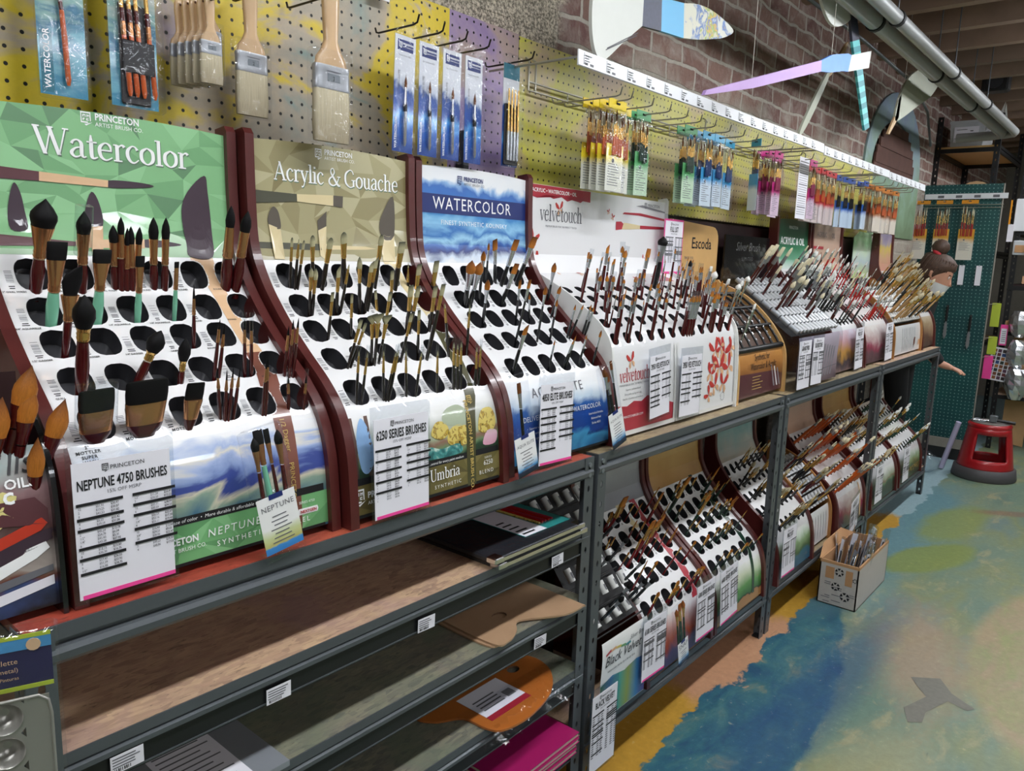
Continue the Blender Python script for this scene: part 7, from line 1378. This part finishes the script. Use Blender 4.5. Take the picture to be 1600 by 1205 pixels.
t = thing('colour_chart', 'white framed chart of small colour swatches on the second rack', 'chart', (6.98, .88, .55), 0); t.rotation_euler = (.10, 0, 0); b = MB(); b.box(0, .004, -.10, .10, 0, .26, 'rail_white'); b.build('frame', t)
sw = ['#7a4a32', '#3a3230', '#8d5a34', '#2c4a7a', '#4a3c34', '#a86a3c', '#5a3a50', '#2f3a34', '#6a3434']
for i, c in enumerate(sw): mk('swatch_%s' % NUM[i], c, .4)
b = MB()
for j in range(8):
    for i in range(6): b.box(-.0006, 0, -.092+i*.031, -.068+i*.031, .012+j*.030, .037+j*.030, 'swatch_%s' % NUM[(i*5+j*7) % 9])
b.build('swatches', t)
for i, (y, z, s) in enumerate(((.80, .90, 1.0), (.79, .66, 1.1), (.77, .42, 1.2))):
    b = MB(); R_ = []
    for j in range(7): v = j/6; R_.append([((.02+.06*math.sin(math.pi*min(1, v*.8+.15)))*s*math.cos(2*math.pi*k/12)+g.uniform(-.008, .008), (.02+.05*math.sin(math.pi*min(1, v*.8+.15)))*s*math.sin(2*math.pi*k/12)+g.uniform(-.008, .008), (1-v)*.20*s) for k in range(12)])
    b.rings(R_, 'silver'); tag(b.build('foil_bag', None, (7.0, y, z)), '%s crumpled silver bag hanging on the second rack' % ('top', 'middle', 'bottom')[i], 'bag', 'silver bags')
b = MB(); b.box(7.04, 7.3, .60, .90, .951, 1.02, 'carton'); tag(b.build('carton'), 'low brown carton on a shelf of the second black rack', 'box')
for i, (y, z) in enumerate(((.80, 1.44), (.76, 1.43))):
    k = thing('wooden_brush', 'wide pale wooden brush on the second rack, %s' % ('left one', 'right one')[i], 'brush', (6.99, y, z), 0, 'pale brushes on the second rack'); b = MB(); b.loft([(0, .008, .012), (.10, .006, .010), (.12, .010, .016)], 'beech', 10); b.build('handle', k); b = MB(); b.loft([(.12, .011, .020), (.18, .012, .022)], 'hair_hog', 10); b.build('bristles', k)

# ---------------------------------------------------------------- person bending by the last shelf
mk('skin', '#c08d74', .5, var=.05); mk('cloth_black', '#101014', .8, bump=.4, bs=300); mk('cloth_dark', '#0b0b0e', .85); mk('hair_brown', '#4a3529', .6, var=.5, vs=70, bump=.6, bs=160); mk('scrunchie', '#a8202a', .7, bump=.5, bs=150); mk('mask_white', '#e2e4e4', .6); mk('eye_white', '#e6e2dc', .3); mk('iris', '#2a1a12', .2); mk('lip', '#9a5a52', .5)
P0 = Vector((5.62, 1.24, 0))
t = thing('person', 'person in black bending over behind the last shelf, brown hair in a bun', 'person', P0)
def skin(name, verts, edges, m, parent, root=0, sub=2):
    me = bpy.data.meshes.new(name); me.from_pydata([v[:3] for v in verts], edges, []); me.materials.append(M[m]); o = place(me, name, parent)
    s = o.modifiers.new('skin', 'SKIN'); s.use_smooth_shade = True
    d = me.skin_vertices[0].data if me.skin_vertices else None
    if d is None:
        import bmesh
        bm = bmesh.new(); bm.from_mesh(me); bm.verts.layers.skin.verify(); bm.to_mesh(me); bm.free(); d = me.skin_vertices[0].data
    for i, v in enumerate(verts): r = v[3]; d[i].radius = (r, v[4] if len(v) > 4 else r); d[i].use_root = (i == root)
    u = o.modifiers.new('sub', 'SUBSURF'); u.levels = sub; u.render_levels = sub; return o
# joints relative to the person's base: pelvis, spine, neck, head, arms, legs (leaning towards the aisle, -y)
Vb = [(0, .06, .90, .115, .095), (0, .03, 1.02, .105, .085), (0, -.02, 1.16, .125, .09), (0, -.06, 1.25, .06), (0, -.085, 1.31, .048),
      (-.165, -.045, 1.20, .05), (-.195, -.06, 1.00, .041), (-.16, -.175, .835, .031), (-.155, -.205, .81, .026), (.165, -.045, 1.20, .05), (.215, .05, .98, .041), (.19, .11, .76, .031), (.187, .115, .73, .026),
      (-.085, .06, .84, .085), (-.09, .02, .48, .056), (-.09, .06, .10, .042), (-.09, -.05, .035, .038), (-.09, -.12, .03, .03), (.085, .06, .84, .085), (.095, .05, .48, .056), (.095, .10, .10, .042), (.095, -.01, .035, .038), (.095, -.08, .03, .03)]
Eb = [(0, 1), (1, 2), (2, 3), (3, 4), (2, 5), (5, 6), (6, 7), (7, 8), (2, 9), (9, 10), (10, 11), (11, 12), (0, 13), (13, 14), (14, 15), (15, 16), (16, 17), (0, 18), (18, 19), (19, 20), (20, 21), (21, 22)]
# palms and five fingers of each hand continue the arms in the same mesh
def hand(base, wrist, dirv, up, side):
    d, u = Vector(dirv).normalized(), Vector(up).normalized(); s = d.cross(u)*side; w = Vector(wrist); n = len(Vb); palm = w+d*.05
    Vb.append((*palm, .026, .016)); Eb.append((base, n))
    for k, (off, ln) in enumerate(((-.026, .062), (-.009, .072), (.009, .068), (.025, .052))):
        p0 = w+d*.085+s*off; p1 = p0+d*ln*.5-u*.004; p2 = p1+d*ln*.4-u*.014; m = len(Vb)
        Vb.extend([(*p0, .0095), (*p1, .0085), (*p2, .007)]); Eb.extend([(n, m), (m, m+1), (m+1, m+2)])
    m = len(Vb); p0 = w+d*.028-s*.034; p1 = p0+d*.030-s*.014-u*.006; p2 = p1+d*.024-u*.004; Vb.extend([(*p0, .011), (*p1, .0095), (*p2, .008)]); Eb.extend([(n, m), (m, m+1), (m+1, m+2)])
hand(8, (-.155, -.225, .80), (.02, -1, -.25), (0, -.25, 1), 1); hand(12, (.187, .116, .71), (0, -.1, -1), (0, -1, .1), -1)
skin('body', Vb, Eb, 'skin', t)
Vj = [(0, .055, .90, .135, .115), (0, .03, 1.02, .128, .105), (0, -.02, 1.16, .146, .108), (0, -.055, 1.245, .075), (-.165, -.045, 1.20, .064), (-.195, -.06, 1.00, .056), (-.155, -.232, .797, .038), (.165, -.045, 1.20, .064), (.215, .05, .98, .056), (.188, .112, .735, .040), (0, .065, .80, .15, .125)]
skin('jumper', Vj, [(0, 1), (1, 2), (2, 3), (2, 4), (4, 5), (5, 6), (2, 7), (7, 8), (8, 9), (0, 10)], 'cloth_black', t)
Vt = [(0, .06, .90, .125, .105), (-.085, .06, .82, .098), (-.09, .02, .48, .072), (-.09, .06, .09, .062), (.085, .06, .82, .098), (.095, .05, .48, .072), (.095, .10, .09, .062)]
skin('trousers', Vt, [(0, 1), (1, 2), (2, 3), (0, 4), (4, 5), (5, 6)], 'cloth_dark', t)
for sx, y0 in ((-.09, .0), (.095, .04)):
    b = MB(); b.loft([(0, .042, .115, 0, -.03), (.02, .045, .12, 0, -.03), (.05, .042, .10, 0, -.02), (.075, .036, .06, 0, .03), (.10, .04, .045, 0, .05)], 'black', 16); b.build('shoe', t, (sx, y0, 0))
# head: rings along the vertical with brow, nose, lips and chin pulled forward (-y is forward)
hd = bpy.data.objects.new('head', None); COL.objects.link(hd); hd.parent = t; hd.location = (0, -.105, 1.37); hd.rotation_euler = (math.radians(22), 0, 0)
b = MB(); R_ = []
for z, rx, ry, cy in ((-.125, .030, .030, -.035), (-.115, .042, .045, -.030), (-.095, .052, .064, -.016), (-.07, .060, .078, -.008), (-.045, .066, .086, 0), (-.02, .070, .090, .004), (.0, .072, .093, .006), (.025, .074, .096, .008), (.055, .074, .097, .010), (.085, .066, .088, .012), (.105, .048, .066, .014), (.118, .020, .03, .014)):
    r = []
    for k in range(28):
        a = 2*math.pi*k/28; x, y = rx*math.cos(a), cy+ry*math.sin(a); fr = max(0, -math.sin(a))**6
        y -= fr*(.022 if -.05 < z < -.02 else .010 if -.02 <= z < .01 else .012 if z < -.09 else .006 if z < -.05 else .004 if .01 < z < .04 else 0); r.append((x, y, z))
    R_.append(r)
b.rings(R_, 'skin', smooth=True)
b.tube([(0, -.085, .01), (0, -.100, -.025), (0, -.108, -.036), (0, -.092, -.042)], [.006, .009, .012, .008], 'skin', 10); b.tube([(-.022, -.083, -.068), (0, -.090, -.066), (.022, -.083, -.068)], [.003, .006, .003], 'lip', 8)
for sx in (-1, 1):
    b.tube([(sx*.072, .006, .012), (sx*.082, .016, .006), (sx*.080, .014, -.02), (sx*.072, .004, -.03)], [.006, .010, .009, .005], 'skin', 8); b.tube([(sx*.028-.002, -.080, .004), (sx*.028, -.0835, .004)], .010, 'eye_white', 12); b.tube([(sx*.028, -.0835, .004), (sx*.028, -.0865, .004)], .0055, 'iris', 10); b.tube([(sx*.014, -.090, .020), (sx*.042, -.082, .022)], .003, 'hair_brown', 6)
hm = b.mesh('head_mesh'); bpy.data.objects.remove(hd)
hd = place(hm, 'head', t, (0, -.105, 1.37), (math.radians(22), 0, 0))
b = MB(); R_ = []
for z, rx, ry, cy in ((-.095, .045, .035, .055), (-.06, .070, .060, .045), (-.02, .080, .078, .034), (.02, .083, .096, .020), (.055, .083, .106, .012), (.085, .076, .100, .012), (.110, .058, .078, .014), (.128, .026, .036, .014)):
    R_.append([(rx*math.cos(2*math.pi*k/28), cy+ry*math.sin(2*math.pi*k/28)+.003*math.sin(5*k), z) for k in range(28)])
b.rings(R_, 'hair_brown', smooth=True)
for k in range(46):
    a = 2*math.pi*k/46+g.uniform(-.05, .05); r0 = g.uniform(.97, 1.05); Q = []
    for z, rx, ry, cy in ((-.10+g.uniform(-.01, .03) if math.sin(a) > -.2 else .05, .062, .062, .045), (.03, .083, .098, .02), (.09, .074, .098, .012), (.125, .03, .04, .03)): Q.append((rx*r0*math.cos(a), cy+ry*r0*math.sin(a), z))
    b.tube(Q, [.002, .005, .005, .003], 'hair_brown', 5)
b.build('hair', hd)
b = MB(); b.loft([(-.045, .02, .02), (-.035, .042, .042), (0, .056, .054), (.035, .044, .042), (.05, .018, .018)], 'hair_brown', 18); b.build('hair_bun', hd, (0, .055, .155), (.5, 0, 0))
b = MB(); b.tube([(.036*math.cos(2*math.pi*k/16), .036*math.sin(2*math.pi*k/16), .004*math.sin(k*2.4)) for k in range(17)], .016, 'scrunchie', 8); b.build('scrunchie', hd, (0, .05, .118), (.5, 0, 0))
b = MB(); R_ = [[(rx*math.cos(math.pi+math.pi*k/12), cy+ry*math.sin(math.pi+math.pi*k/12), z) for k in range(13)] for z, rx, ry, cy in ((-.118, .045, .062, -.035), (-.09, .058, .088, -.016), (-.06, .066, .104, -.004), (-.045, .069, .112, 0))]
b.rings(R_, 'mask_white', cap=False, closed=False, smooth=True); b.build('face_mask', hd)

mk('pine', '#c9a070', .5, var=.12, vs=14)
b = MB(); b.prism([(0, 0), (.16, .02), (.16, 1.02), (0, 1.0)], .02, 'pine', lambda a, c, u: (7.30+u, .70+a, c)); tag(b.build('wooden_board'), 'upright pale pine board leaning in the second black rack', 'board')
for i, (y, z, w_, h_, m) in enumerate(((.70, 1.725, .16, .12, 'carton'), (.56, 1.725, .10, .18, 'paper'), (.80, 1.305, .08, .06, 'butterfly_peach'), (.62, 1.305, .14, .16, 'carton_print'), (.66, .455, .20, .16, 'carton'))):
    b = MB(); b.bbox(7.10, 7.34, y-w_/2, y+w_/2, z, z+h_, m, .003); tag(b.build('carton'), '%s carton standing on a shelf of the second black rack' % ('brown', 'white', 'small peach', 'grey printed', 'lowest brown')[i], 'box')
